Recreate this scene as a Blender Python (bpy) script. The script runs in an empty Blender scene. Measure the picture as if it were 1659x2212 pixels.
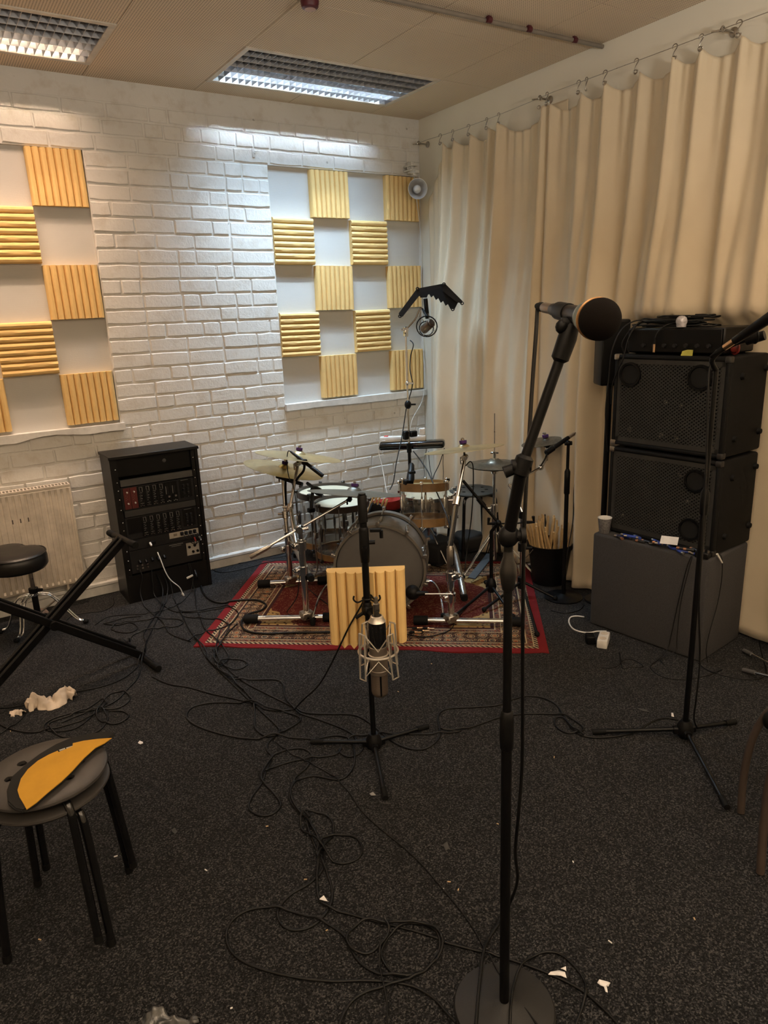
import bpy, bmesh, math, random
from mathutils import Vector as V, Matrix, Quaternion
random.seed(7)
PI = math.pi
SC = bpy.context.scene
COL = SC.collection
# ------------------------------------------------------------------ camera
FPX, YAW, PITCH, ROLL = 1530.868, 0.56616, 0.27343, -0.04009
CAM = V((-3.38046, -4.63535, 1.68784))
H = 3.028
_f = V((math.sin(YAW)*math.cos(PITCH), math.cos(YAW)*math.cos(PITCH), -math.sin(PITCH)))
_r = V((math.cos(YAW), -math.sin(YAW), 0)); _u = _r.cross(_f)
CR = _r*math.cos(ROLL) + _u*math.sin(ROLL)
CU = -_r*math.sin(ROLL) + _u*math.cos(ROLL)
CF = _f
cam = bpy.data.cameras.new('camera'); co = bpy.data.objects.new('camera', cam); COL.objects.link(co)
cam.sensor_fit = 'VERTICAL'; cam.sensor_height = 36; cam.lens = 36*FPX/2212; cam.clip_start = 0.02
co.matrix_world = Matrix(((CR.x, CU.x, -CF.x, CAM.x), (CR.y, CU.y, -CF.y, CAM.y), (CR.z, CU.z, -CF.z, CAM.z), (0, 0, 0, 1)))
SC.camera = co
# measured image points -> points on real surfaces of the room
def ray(x, y): return CF + CR*((x-829.5)/FPX) - CU*((y-1106)/FPX)
def at(x, y, d): return CAM + ray(x, y)*d
def fl(x, y, z=0.0):
    d = ray(x, y); return CAM + d*((z-CAM.z)/d.z)
def aty(x, y, Y):
    d = ray(x, y); return CAM + d*((Y-CAM.y)/d.y)
def atx(x, y, X):
    d = ray(x, y); return CAM + d*((X-CAM.x)/d.x)
def dep(p): return (V(p)-CAM).dot(CF)
def up(b, x, y):
    "point on the vertical line over b that is nearest the sight line"
    d = ray(x, y); t = ((b.x-CAM.x)*d.x+(b.y-CAM.y)*d.y)/(d.x*d.x+d.y*d.y)
    return V((b.x, b.y, CAM.z+t*d.z))
# ------------------------------------------------------------------ mesh builder
def frame(axis):
    a = V(axis).normalized(); t = V((0, 0, 1)) if abs(a.z) < .9 else V((1, 0, 0))
    x = t.cross(a).normalized(); return x, a.cross(x), a
class MB:
    def __init__(s): s.bm = bmesh.new()
    def box(s, lo, hi, bev=0, m=None, seg=1):
        lo, hi = V(lo), V(hi); c = (lo+hi)/2; d = hi-lo
        r = bmesh.ops.create_cube(s.bm, size=1, matrix=Matrix.Translation(c) @ Matrix.Diagonal((abs(d.x), abs(d.y), abs(d.z), 1)))
        vs = r['verts']
        if bev:
            es = list({e for v in vs for e in v.link_edges})
            o = bmesh.ops.bevel(s.bm, geom=es, offset=bev, segments=seg, affect='EDGES', profile=.5)
            vs = list({v for f in o['faces'] for v in f.verts} | {v for v in vs if v.is_valid})
        if m is not None: bmesh.ops.transform(s.bm, matrix=m, verts=vs)
        return s
    def cyl(s, a, b, r, r2=None, n=12, cap=True):
        a, b = V(a), V(b); r2 = r if r2 is None else r2
        x, y, _ = frame(b-a)
        A = [s.bm.verts.new(a+(x*math.cos(2*PI*i/n)+y*math.sin(2*PI*i/n))*r) for i in range(n)]
        B = [s.bm.verts.new(b+(x*math.cos(2*PI*i/n)+y*math.sin(2*PI*i/n))*r2) for i in range(n)]
        for i in range(n): s.bm.faces.new((A[i], A[(i+1) % n], B[(i+1) % n], B[i]))
        if cap: s.bm.faces.new(A[::-1]); s.bm.faces.new(B)
        return s
    def lathe(s, prof, o=(0, 0, 0), axis=(0, 0, 1), n=24, sx=1, closed=False, xdir=None):
        "prof: list of (radius, height)"
        o = V(o); x, y, a = frame(axis)
        if xdir is not None:
            x = (V(xdir)-a*V(xdir).dot(a)).normalized(); y = a.cross(x)
        rings = []
        for r, h in prof:
            if r < 1e-6: rings.append([s.bm.verts.new(o+a*h)])
            else: rings.append([s.bm.verts.new(o+a*h+(x*math.cos(2*PI*i/n)*sx+y*math.sin(2*PI*i/n))*r) for i in range(n)])
        pairs = list(zip(rings, rings[1:]))
        if closed: pairs.append((rings[-1], rings[0]))
        for p, q in pairs:
            for i in range(n):
                j = (i+1) % n
                if len(p) == 1 and len(q) == 1: break
                if len(p) == 1: s.bm.faces.new((p[0], q[j], q[i]))
                elif len(q) == 1: s.bm.faces.new((p[i], p[j], q[0]))
                else: s.bm.faces.new((p[i], p[j], q[j], q[i]))
        return s
    def tube(s, pts, r, n=8, closed=False, cap=True, sy=1):
        pts = [V(p) for p in pts]; k = len(pts); rr = r if isinstance(r, (list, tuple)) else [r]*k
        T = []
        for i in range(k):
            if closed: t = pts[(i+1) % k]-pts[i-1]
            else: t = pts[min(i+1, k-1)]-pts[max(i-1, 0)]
            T.append(t.normalized() if t.length > 1e-9 else V((0, 0, 1)))
        x, y, _ = frame(T[0]); rings = []
        for i in range(k):
            if i:
                q = T[i-1].rotation_difference(T[i]); x = q @ x
                x = (x-T[i]*x.dot(T[i])).normalized()
            y = T[i].cross(x)
            rings.append([s.bm.verts.new(pts[i]+(x*math.cos(2*PI*j/n)+y*math.sin(2*PI*j/n)*sy)*rr[i]) for j in range(n)])
        for i in range(k if closed else k-1):
            p, q = rings[i], rings[(i+1) % k]
            for j in range(n): s.bm.faces.new((p[j], p[(j+1) % n], q[(j+1) % n], q[j]))
        if cap and not closed: s.bm.faces.new(rings[0][::-1]); s.bm.faces.new(rings[-1])
        return s
    def torus(s, c, axis, R, r, n=32, k=8):
        x, y, a = frame(axis); c = V(c)
        return s.tube([c+(x*math.cos(2*PI*i/n)+y*math.sin(2*PI*i/n))*R for i in range(n)], r, k, closed=True)
    def ball(s, c, r, n=16, sc=(1, 1, 1), m=None):
        mm = Matrix.Translation(V(c)) @ (m.to_4x4() if m is not None else Matrix.Identity(4)) @ Matrix.Diagonal((sc[0], sc[1], sc[2], 1))
        bmesh.ops.create_uvsphere(s.bm, u_segments=n, v_segments=max(6, n//2), radius=r, matrix=mm); return s
    def quad(s, *p):
        s.bm.faces.new([s.bm.verts.new(V(q)) for q in p]); return s
    def prism(s, poly, d, o=(0, 0, 0), ex=(1, 0, 0), ey=(0, 1, 0)):
        "closed outline poly (2D) in the plane ex,ey at o, pushed along vector d"
        o, ex, ey, d = V(o), V(ex), V(ey), V(d)
        A = [s.bm.verts.new(o+ex*p[0]+ey*p[1]) for p in poly]; B = [s.bm.verts.new(v.co+d) for v in A]
        n = len(A)
        for i in range(n): s.bm.faces.new((A[i], A[(i+1) % n], B[(i+1) % n], B[i]))
        s.bm.faces.new(A[::-1]); s.bm.faces.new(B); return s
    def xf(s, m):
        bmesh.ops.transform(s.bm, matrix=m, verts=s.bm.verts); return s
def obj(name, mb, m, parent=None, smooth=True, local=False, label=None, ang=40, kind=None):
    bm = mb.bm
    if parent is not None and not local:
        bmesh.ops.translate(bm, vec=-origin(parent), verts=bm.verts)
    bmesh.ops.recalc_face_normals(bm, faces=bm.faces)
    me = bpy.data.meshes.new(name); bm.to_mesh(me); bm.free()
    if smooth:
        me.polygons.foreach_set('use_smooth', [True]*len(me.polygons)); me.set_sharp_from_angle(angle=math.radians(ang))
    me.materials.append(m)
    o = bpy.data.objects.new(name, me); COL.objects.link(o)
    if parent is not None: o.parent = parent
    if label: o['label'] = label
    if kind: o['kind'] = kind
    return o
def origin(o):
    p = V((0, 0, 0))
    while o is not None: p += o.location; o = o.parent
    return p
def tag(o, label, cat, group=None):
    o['label'] = label; o['category'] = cat
    if group: o['group'] = group
    return o
def thing(name, label, cat, loc=(0, 0, 0), group=None):
    o = bpy.data.objects.new(name, None); COL.objects.link(o); o.empty_display_size = .05
    o.location = V(loc); return tag(o, label, cat, group)
def one(name, mb, m, label, cat, group=None, **k): return tag(obj(name, mb, m, **k), label, cat, group)
def struct(name, mb, m, **k):
    o = obj(name, mb, m, **k); o['kind'] = 'structure'; return o
def dup(root, loc, rz=0, label=None, group=None):
    r = root.copy(); COL.objects.link(r); r.location = V(loc); r.rotation_euler = (0, 0, rz)
    if label: r['label'] = label
    if group: r['group'] = group
    for ch in root.children:
        c = ch.copy(); COL.objects.link(c); c.parent = r
        for g in ch.children:
            d = g.copy(); COL.objects.link(d); d.parent = c
    return r
def spline(pts, sub=6, closed=False):
    P = [V(p) for p in pts]; n = len(P); out = []
    for i in range(n if closed else n-1):
        g = (lambda k: P[k % n]) if closed else (lambda k: P[min(max(k, 0), n-1)])
        a, b, c, d = g(i-1), g(i), g(i+1), g(i+2)
        for j in range(sub):
            t = j/sub
            out.append(.5*((2*b)+(c-a)*t+(2*a-5*b+4*c-d)*t*t+(3*b-a-3*c+d)*t**3))
    if not closed: out.append(P[-1])
    return out
def curve(name, pts, r, m, parent=None, sub=6, label=None, n=7):
    b = MB(); b.tube(spline(pts, sub) if sub > 1 else pts, r, n); return obj(name, b, m, parent, label=label, ang=70)
def area(name, loc, sx, sy, power, col, spread=2.3, parent=None):
    "area light facing straight down, for ceiling fixtures and added fill"
    l = bpy.data.lights.new(name, 'AREA'); l.shape = 'RECTANGLE'; l.size = sx; l.size_y = sy; l.energy = power; l.color = col; l.spread = spread
    o = bpy.data.objects.new(name, l); COL.objects.link(o)
    o.location = V(loc)-(origin(parent) if parent else V((0, 0, 0)))
    if parent: o.parent = parent
    return o
# ------------------------------------------------------------------ materials
class N:
    def __init__(s, name):
        s.m = bpy.data.materials.new(name); s.m.use_nodes = True; s.t = s.m.node_tree; s.t.nodes.clear()
        s.out = s.n('ShaderNodeOutputMaterial'); s.b = s.n('ShaderNodeBsdfPrincipled'); s.l(s.b.outputs[0], s.out.inputs[0])
        s.tc = s.n('ShaderNodeTexCoord')
    def n(s, t, **k):
        x = s.t.nodes.new(t)
        for a, b in k.items(): setattr(x, a, b)
        return x
    def l(s, a, b): s.t.links.new(a, b)
    def noise(s, scale, detail=4, rough=.6, vec=None, dist=0):
        x = s.n('ShaderNodeTexNoise'); x.inputs['Scale'].default_value = scale; x.inputs['Detail'].default_value = detail
        x.inputs['Roughness'].default_value = rough; x.inputs['Distortion'].default_value = dist
        s.l(vec or s.tc.outputs['Object'], x.inputs['Vector']); return x
    def ramp(s, fac, stops, interp='LINEAR'):
        x = s.n('ShaderNodeValToRGB'); x.color_ramp.interpolation = interp; e = x.color_ramp.elements
        while len(e) > 1: e.remove(e[-1])
        for i, (p, c) in enumerate(stops):
            q = e[0] if i == 0 else e.new(p)
            q.position = p; q.color = (*c, 1) if len(c) == 3 else c
        s.l(fac, x.inputs[0]); return x
    def math(s, op, a, b=None, clamp=False):
        x = s.n('ShaderNodeMath', operation=op); x.use_clamp = clamp
        for i, v in enumerate((a, b)):
            if v is None: continue
            if isinstance(v, (int, float)): x.inputs[i].default_value = v
            else: s.l(v, x.inputs[i])
        return x.outputs[0]
    def mix(s, fac, a, b, blend='MIX'):
        x = s.n('ShaderNodeMix', data_type='RGBA', blend_type=blend)
        if isinstance(fac, (int, float)): x.inputs[0].default_value = fac
        else: s.l(fac, x.inputs[0])
        for i, v in ((6, a), (7, b)):
            if isinstance(v, tuple): x.inputs[i].default_value = (*v, 1) if len(v) == 3 else v
            else: s.l(v, x.inputs[i])
        return x.outputs[2]
    def bump(s, h, strength=.3, dist=.002):
        x = s.n('ShaderNodeBump'); x.inputs['Strength'].default_value = strength; x.inputs['Distance'].default_value = dist
        s.l(h, x.inputs['Height']); s.l(x.outputs[0], s.b.inputs['Normal']); return x
    def set(s, **k):
        for a, v in k.items():
            i = s.b.inputs[a.replace('_', ' ')]
            if isinstance(v, (int, float)): i.default_value = v
            elif isinstance(v, tuple): i.default_value = (*v, 1) if len(v) == 3 else v
            else: s.l(v, i)
        return s
def M(name, c, rough=.5, metal=0, var=.15, scale=12, bump=0, bscale=150, bdist=.001, coat=0, rvar=0, sheen=0, spec=None):
    s = N(name); n = s.noise(scale)
    lo = tuple(max(0, x*(1-var)) for x in c); hi = tuple(min(1, x*(1+var)) for x in c)
    r = s.ramp(n.outputs['Fac'], [(.3, lo), (.7, hi)])
    s.set(Base_Color=r.outputs[0], Roughness=rough, Metallic=metal)
    if rvar:
        q = s.noise(scale*3); s.set(Roughness=s.ramp(q.outputs['Fac'], [(.3, (rough-rvar,)*3), (.7, (rough+rvar,)*3)]).outputs[0])
    if coat: s.set(Coat_Weight=coat, Coat_Roughness=.1)
    if sheen: s.set(Sheen_Weight=sheen)
    if spec is not None: s.set(Specular_IOR_Level=spec)
    if bump: b = s.noise(bscale, 3); s.bump(b.outputs['Fac'], bump, bdist)
    return s.m
def emit(name, c, st):
    s = N(name); s.set(Base_Color=(.8, .8, .8), Emission_Color=c, Emission_Strength=st); return s.m
COLD, WARM, EXPO = 680.0, 360.0, 0.0
P_COLD, P_WARM, P_REAR = 10.8, 8.6, 4.5
P_UPFILL = 94.0
# ------------------------------------------------------------------ materials used
black = M('black_plastic', (.0042, .0042, .0045), .45, bump=.05, spec=.22)
blackm = M('black_metal', (.0036, .0036, .0038), .38, .0, spec=.25)
blackgloss = M('black_enamel', (.006, .006, .0065), .16, coat=.5)
rubber = M('black_rubber', (.0045, .0045, .0045), .7, spec=.2)
cabm = M('cable_rubber', (.0025, .0024, .0023), .5, spec=.35)
darkgrey = M('dark_grey_plastic', (.014, .014, .015), .5, spec=.3)
chrome = M('chrome', (.76, .775, .79), .12, 1, rvar=.04)
steel = M('brushed_steel', (.42, .39, .35), .32, 1, rvar=.08)
nickel = M('satin_nickel', (.55, .49, .42), .38, 1)
gold = M('gold_plate', (.75, .5, .3), .25, 1)
brass = M('cymbal_bronze', (.70, .60, .36), .36, 1, var=.2, scale=6, rvar=.08)
brassdark = M('dark_bronze', (.16, .15, .12), .42, 1, var=.35, scale=14, rvar=.1)
greycym = M('grey_cymbal', (.23, .23, .20), .45, 1, var=.2)
white = M('white_plastic', (.78, .76, .72), .4)
whitepaint = M('white_paint', (.80, .78, .74), .45, bump=.15, bscale=60)
paper = M('white_paper', (.80, .78, .77), .8)
tissue = M('tissue_paper', (.72, .60, .48), .95, bump=.3, bscale=90)
foam = M('yellow_foam', (.91, .62, .255), .95, var=.05, scale=8, bump=.35, bscale=700, bdist=.0015)
cream = M('cream_enamel', (.68, .60, .50), .4)
leather = M('black_leatherette', (.012, .011, .010), .38, bump=.12, bscale=400)
tolex = M('black_vinyl_covering', (.0065, .0065, .0068), .65, spec=.2, bump=.6, bscale=700, bdist=.001)
grill = M('grille_metal', (.040, .040, .038), .5, 0, spec=.2)
felt = M('grey_carpet_covering', (.052, .051, .053), .98, var=.25, scale=260, bump=.6, bscale=600, bdist=.002)
hoopwood = M('amber_wood_hoop', (.27, .155, .06), .35, var=.3, scale=9, coat=.4)
hoopdark = M('dark_wood_hoop', (.045, .027, .017), .4, var=.3, scale=9, coat=.3)
skin = M('white_drumhead', (.72, .665, .50), .6, var=.06, scale=8)
bassskin = M('smoke_grey_drumhead', (.12, .115, .11), .42, var=.14, scale=5)
bassshell = M('grey_drum_shell', (.17, .155, .135), .35, var=.15, coat=.3)
stick = M('hickory', (.62, .42, .20), .55, var=.2, scale=25)
purple = M('purple_felt', (.075, .03, .16), .9)
red = M('red_plastic', (.40, .035, .03), .5)
redmod = M('red_panel', (.10, .012, .010), .5)
yellowfelt = M('yellow_felt', (.62, .32, .03), .95, var=.08, bump=.3, bscale=500)
tagyellow = M('yellow_tape', (.62, .60, .12), .6)
brownmetal = M('brown_enamel', (.060, .044, .036), .45)
rackwood = M('black_laminate', (.0065, .006, .0058), .42, var=.2, bump=.08, bscale=300, spec=.3)
printm = M('pale_print', (.26, .26, .25), .6)
seatm = M('stool_plastic', (.045, .041, .038), .42, bump=.25, bscale=900, bdist=.0005)
blue = M('blue_wrap', (.03, .06, .32), .35)
copper = M('copper_wrap', (.42, .20, .11), .35, .6)
pipegrey = M('grey_pipe', (.22, .185, .15), .5)
maroon = M('maroon_plastic', (.085, .012, .02), .4)
greymic = M('champagne_metal', (.40, .34, .28), .38, .85)
cupm = M('speckled_cup', (.12, .115, .115), .55, var=.5, scale=120)

def acrylic():
    s = N('clear_acrylic'); s.t.nodes.remove(s.b)
    tr = s.n('ShaderNodeBsdfTransparent'); tr.inputs[0].default_value = (.975, .97, .955, 1)
    gl = s.n('ShaderNodeBsdfGlossy'); gl.inputs['Roughness'].default_value = .08
    lw = s.n('ShaderNodeLayerWeight'); lw.inputs[0].default_value = .28
    fac = s.math('ADD', s.math('MULTIPLY', lw.outputs['Facing'], .35), .03, True)
    mx = s.n('ShaderNodeMixShader'); s.l(fac, mx.inputs[0]); s.l(tr.outputs[0], mx.inputs[1]); s.l(gl.outputs[0], mx.inputs[2])
    s.l(mx.outputs[0], s.out.inputs[0]); return s.m
acryl = acrylic()

def brickpaint():
    s = N('painted_brick')
    big = s.noise(1.7, 3); fine = s.noise(42, 5, .65); g = s.noise(9, 5)
    c = s.ramp(big.outputs['Fac'], [(.3, (.76, .735, .69)), (.7, (.85, .825, .775))])
    dirt = s.ramp(g.outputs['Fac'], [(.52, (1, 1, 1)), (.8, (.80, .75, .68))])
    col = s.mix(1.0, c.outputs[0], dirt.outputs[0], 'MULTIPLY')
    spots = s.n('ShaderNodeTexVoronoi'); spots.inputs['Scale'].default_value = 5.5; s.l(s.tc.outputs['Object'], spots.inputs['Vector'])
    sp = s.ramp(spots.outputs['Distance'], [(.03, (.25, .22, .19)), (.05, (1, 1, 1))])
    col = s.mix(.55, col, s.mix(1.0, col, sp.outputs[0], 'MULTIPLY'))
    s.set(Base_Color=col, Roughness=.55); s.bump(fine.outputs['Fac'], .55, .006); return s.m
brickm = brickpaint()

def plaster(name, c, sc=70):
    s = N(name); a = s.noise(sc, 4); b = s.noise(1.3, 3)
    s.set(Base_Color=s.ramp(b.outputs['Fac'], [(.3, tuple(x*.93 for x in c)), (.7, c)]).outputs[0], Roughness=.75)
    s.bump(a.outputs['Fac'], .18, .003); return s.m
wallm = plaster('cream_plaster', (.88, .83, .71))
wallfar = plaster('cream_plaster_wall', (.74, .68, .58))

def boardm_():
    s = N('white_board'); w = s.n('ShaderNodeTexWave', bands_direction='Z'); w.inputs['Scale'].default_value = 60; w.inputs['Distortion'].default_value = 1.5
    s.l(s.tc.outputs['Object'], w.inputs['Vector']); n = s.noise(220, 3)
    h = s.math('ADD', s.math('MULTIPLY', w.outputs['Fac'], .5), n.outputs['Fac'])
    s.set(Base_Color=(.66, .645, .615), Roughness=.75); s.bump(h, .25, .002); return s.m
boardm = boardm_()

def ceilm_():
    s = N('perforated_ceiling_panel'); sep = s.n('ShaderNodeSeparateXYZ'); s.l(s.tc.outputs['Object'], sep.inputs[0])
    P = .0125
    def cell(o): return s.math('SUBTRACT', s.math('FRACT', s.math('DIVIDE', o, P)), .5)
    x, y = cell(sep.outputs[0]), cell(sep.outputs[1])
    d = s.math('SQRT', s.math('ADD', s.math('MULTIPLY', x, x), s.math('MULTIPLY', y, y)))
    r = s.ramp(d, [(.20, (.28, .21, .15)), (.30, (.86, .70, .52))])
    n = s.noise(1.2, 3); v = s.ramp(n.outputs['Fac'], [(.3, (.92, .9, .88)), (.7, (1, 1, 1))])
    s.set(Base_Color=s.mix(1.0, r.outputs[0], v.outputs[0], 'MULTIPLY'), Roughness=.85); return s.m
ceilm = ceilm_()
seam = M('dark_seam', (.10, .08, .06), .9)

def carpet_():
    s = N('dark_needlefelt_carpet')
    a = s.noise(170, 3, .85); b = s.n('ShaderNodeTexVoronoi'); b.inputs['Scale'].default_value = 230; s.l(s.tc.outputs['Object'], b.inputs['Vector']); bc_ = s.n('ShaderNodeSeparateColor'); s.l(b.outputs['Color'], bc_.inputs[0]); c = s.noise(7, 4); e = s.noise(1.1, 3)
    f = s.math('ADD', s.math('MULTIPLY', a.outputs['Fac'], .72), s.math('MULTIPLY', bc_.outputs[0], .28))
    r = s.ramp(f, [(.36, (.0027, .0027, .0030)), (.48, (.0086, .0087, .0096)), (.57, (.0255, .0258, .028)), (.70, (.100, .098, .096))])
    t = s.ramp(c.outputs['Fac'], [(.3, (.78, .77, .76)), (.7, (1.1, 1.1, 1.1))])
    w = s.ramp(e.outputs['Fac'], [(.3, (1.0, .97, .94)), (.7, (.96, .98, 1.02))])
    col = s.mix(1.0, s.mix(1.0, r.outputs[0], t.outputs[0], 'MULTIPLY'), w.outputs[0], 'MULTIPLY')
    v = s.n('ShaderNodeTexVoronoi'); v.inputs['Scale'].default_value = 55; s.l(s.tc.outputs['Object'], v.inputs['Vector'])
    fl_ = s.ramp(v.outputs['Distance'], [(.018, (1, 1, 1)), (.03, (0, 0, 0))])
    pick = s.n('ShaderNodeSeparateColor'); s.l(v.outputs['Color'], pick.inputs[0])
    on = s.math('MULTIPLY', fl_.outputs[0], s.math('GREATER_THAN', pick.outputs[0], .80))
    col = s.mix(on, col, (.26, .22, .17))
    s.set(Base_Color=col, Roughness=1.0, Sheen_Weight=.05, Specular_IOR_Level=.15); s.bump(f, .7, .006); return s.m
carpetm = carpet_()

def curtain_():
    s = N('ecru_curtain_cloth'); a = s.noise(3, 3); n = s.noise(320, 2)
    s.set(Base_Color=s.ramp(a.outputs['Fac'], [(.3, (.75, .63, .455)), (.7, (.81, .695, .51))]).outputs[0], Roughness=.62, Sheen_Weight=.25)
    s.bump(n.outputs['Fac'], .15, .001); return s.m
curtm = curtain_()

RUGW, RUGD = 1.87, 1.36
def rug_():
    s = N('patterned_rug'); sep = s.n('ShaderNodeSeparateXYZ'); s.l(s.tc.outputs['Object'], sep.inputs[0])
    X, Y = sep.outputs[0], sep.outputs[1]
    mn = lambda a, b: s.math('MINIMUM', a, b)
    d = mn(mn(X, s.math('SUBTRACT', RUGW, X)), mn(Y, s.math('SUBTRACT', RUGD, Y)))
    # floral motif: repeated medallions plus scrolls
    v = s.n('ShaderNodeTexVoronoi'); v.inputs['Scale'].default_value = 17; v.inputs['Randomness'].default_value = .35; s.l(s.tc.outputs['Object'], v.inputs['Vector'])
    med = s.ramp(v.outputs['Distance'], [(0, (.30, .08, .035)), (.16, (.42, .25, .12)), (.24, (.03, .03, .04)), (.33, (.36, .26, .15)), (.40, (.055, .018, .016)), (.55, (.022, .014, .014))], 'CONSTANT')
    w = s.noise(34, 3, .6, dist=2.2)
    scr = s.ramp(w.outputs['Fac'], [(.42, (0, 0, 0)), (.50, (1, 1, 1)), (.53, (0, 0, 0))], 'CONSTANT')
    scr2 = s.ramp(w.outputs['Fac'], [(.0, (.05, .012, .012)), (.40, (.27, .06, .03)), (.46, (.03, .02, .022)), (.50, (.42, .31, .18)), (.535, (.035, .03, .035)), (.62, (.20, .04, .025))], 'CONSTANT')
    motif = s.mix(scr.outputs[0], med.outputs[0], (.40, .29, .16))
    # thin zigzag guard stripes
    wv = s.math('ABSOLUTE', s.math('SUBTRACT', s.math('FRACT', s.math('MULTIPLY', s.math('ADD', X, Y), 38)), .5))
    zig = s.ramp(wv, [(0, (.035, .022, .02)), (.27, (.46, .36, .22))], 'CONSTANT')
    # inner field: red with speckled gold spandrels at the corners
    cxx = s.math('SUBTRACT', s.math('ABSOLUTE', s.math('SUBTRACT', X, RUGW/2)), RUGW/2-.36)
    cyy = s.math('SUBTRACT', s.math('ABSOLUTE', s.math('SUBTRACT', Y, RUGD/2)), RUGD/2-.36)
    w2 = s.noise(12, 2); corner = s.math('GREATER_THAN', s.math('ADD', s.math('ADD', cxx, cyy), s.math('MULTIPLY', w2.outputs['Fac'], .12)), -.02)
    v2 = s.n('ShaderNodeTexVoronoi'); v2.inputs['Scale'].default_value = 38; s.l(s.tc.outputs['Object'], v2.inputs['Vector'])
    leo = s.ramp(v2.outputs['Distance'], [(0, (.045, .02, .015)), (.28, (.42, .28, .12))], 'CONSTANT')
    vine = s.ramp(w.outputs['Fac'], [(.0, (.095, .012, .011)), (.565, (.30, .17, .08)), (.60, (.10, .014, .012))], 'CONSTANT')
    field = s.mix(corner, vine.outputs[0], leo.outputs[0])
    def band(col, lo, hi, c):
        m = s.math('MULTIPLY', s.math('GREATER_THAN', d, lo), s.math('LESS_THAN', d, hi)); return s.mix(m, col, c)
    col = field
    col = band(col, -1, .046, (.19, .015, .018))
    col = band(col, .046, .066, zig.outputs[0]); col = band(col, .066, .072, (.46, .36, .22)); col = band(col, .072, .10, scr2.outputs[0])
    col = band(col, .10, .107, (.46, .36, .22)); col = band(col, .107, .118, (.035, .02, .02)); col = band(col, .118, .225, motif)
    col = band(col, .225, .231, (.46, .36, .22)); col = band(col, .231, .258, scr2.outputs[0]); col = band(col, .258, .265, (.46, .36, .22)); col = band(col, .265, .285, (.05, .02, .02))
    pile = s.noise(500, 2)
    col = s.mix(1.0, col, s.ramp(pile.outputs['Fac'], [(.3, (.75, .75, .75)), (.7, (1.15, 1.15, 1.15))]).outputs[0], 'MULTIPLY')
    s.set(Base_Color=col, Roughness=.95, Specular_IOR_Level=.2); s.bump(pile.outputs['Fac'], .5, .003); return s.m
rugm = rug_()
# ------------------------------------------------------------------ room shell
XL, YF = -5.6, -7.2
b = MB(); b.box((XL-.1, YF-.1, -.1), (.1, .2, 0)); struct('floor', b, carpetm, smooth=False)
# ceiling: panels on a 0.625 x 0.61 grid, with the openings of the sunk lights left free
LX = [(-1.675, -.42), (-3.555, -2.315)]           # lights beside the brick wall
LY = (-.815, -.205)
holes = [(x0, x1, LY[0], LY[1]) for x0, x1 in LX]
xs = sorted({round(-.42-.6275*i, 4) for i in range(-1, 9)} | {XL, 0.0, -1.675, -2.315, -3.555}); xs = [x for x in xs if XL <= x <= 0]
xs = [x for i, x in enumerate(xs) if not (0 < i < len(xs)-1 and xs[i]-xs[i-1] < .03 and x not in (-1.675, -.42, -2.315, -3.555))]
xs = [XL, -4.81, -4.1825, -3.555, -2.935, -2.315, -1.675, -1.0475, -.42, 0]
ys = [YF, -6.915, -6.30, -5.69, -5.08, -4.47, -3.86, -3.25, -2.645, -2.035, -1.425, -.815, -.205, .01]
b = MB(); g = .0018
for i in range(len(xs)-1):
    for j in range(len(ys)-1):
        cx, cy = (xs[i]+xs[i+1])/2, (ys[j]+ys[j+1])/2
        if any(h[0] < cx < h[1] and h[2] < cy < h[3] for h in holes): continue
        b.box((xs[i]+g, ys[j]+g, H), (xs[i+1]-g, ys[j+1]-g, H+.012))
struct('ceiling', b, ceilm, smooth=False)
b = MB()
for i in range(len(xs)-1):
    for j in range(len(ys)-1):
        cx, cy = (xs[i]+xs[i+1])/2, (ys[j]+ys[j+1])/2
        if any(h[0] < cx < h[1] and h[2] < cy < h[3] for h in holes): continue
        b.box((xs[i], ys[j], H+.0125), (xs[i+1], ys[j+1], H+.03))
struct('ceiling_backing', b, seam, smooth=False)
b = MB(); b.box((XL-.1, YF-.1, H+.16), (.1, .2, H+.26)); struct('ceiling_slab', b, seam, smooth=False)
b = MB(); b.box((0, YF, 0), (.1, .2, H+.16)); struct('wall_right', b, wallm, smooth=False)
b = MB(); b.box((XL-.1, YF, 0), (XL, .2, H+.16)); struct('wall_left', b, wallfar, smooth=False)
b = MB(); b.box((XL-.1, YF-.1, 0), (.1, YF, H+.16)); struct('wall_front', b, wallfar, smooth=False)
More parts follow.
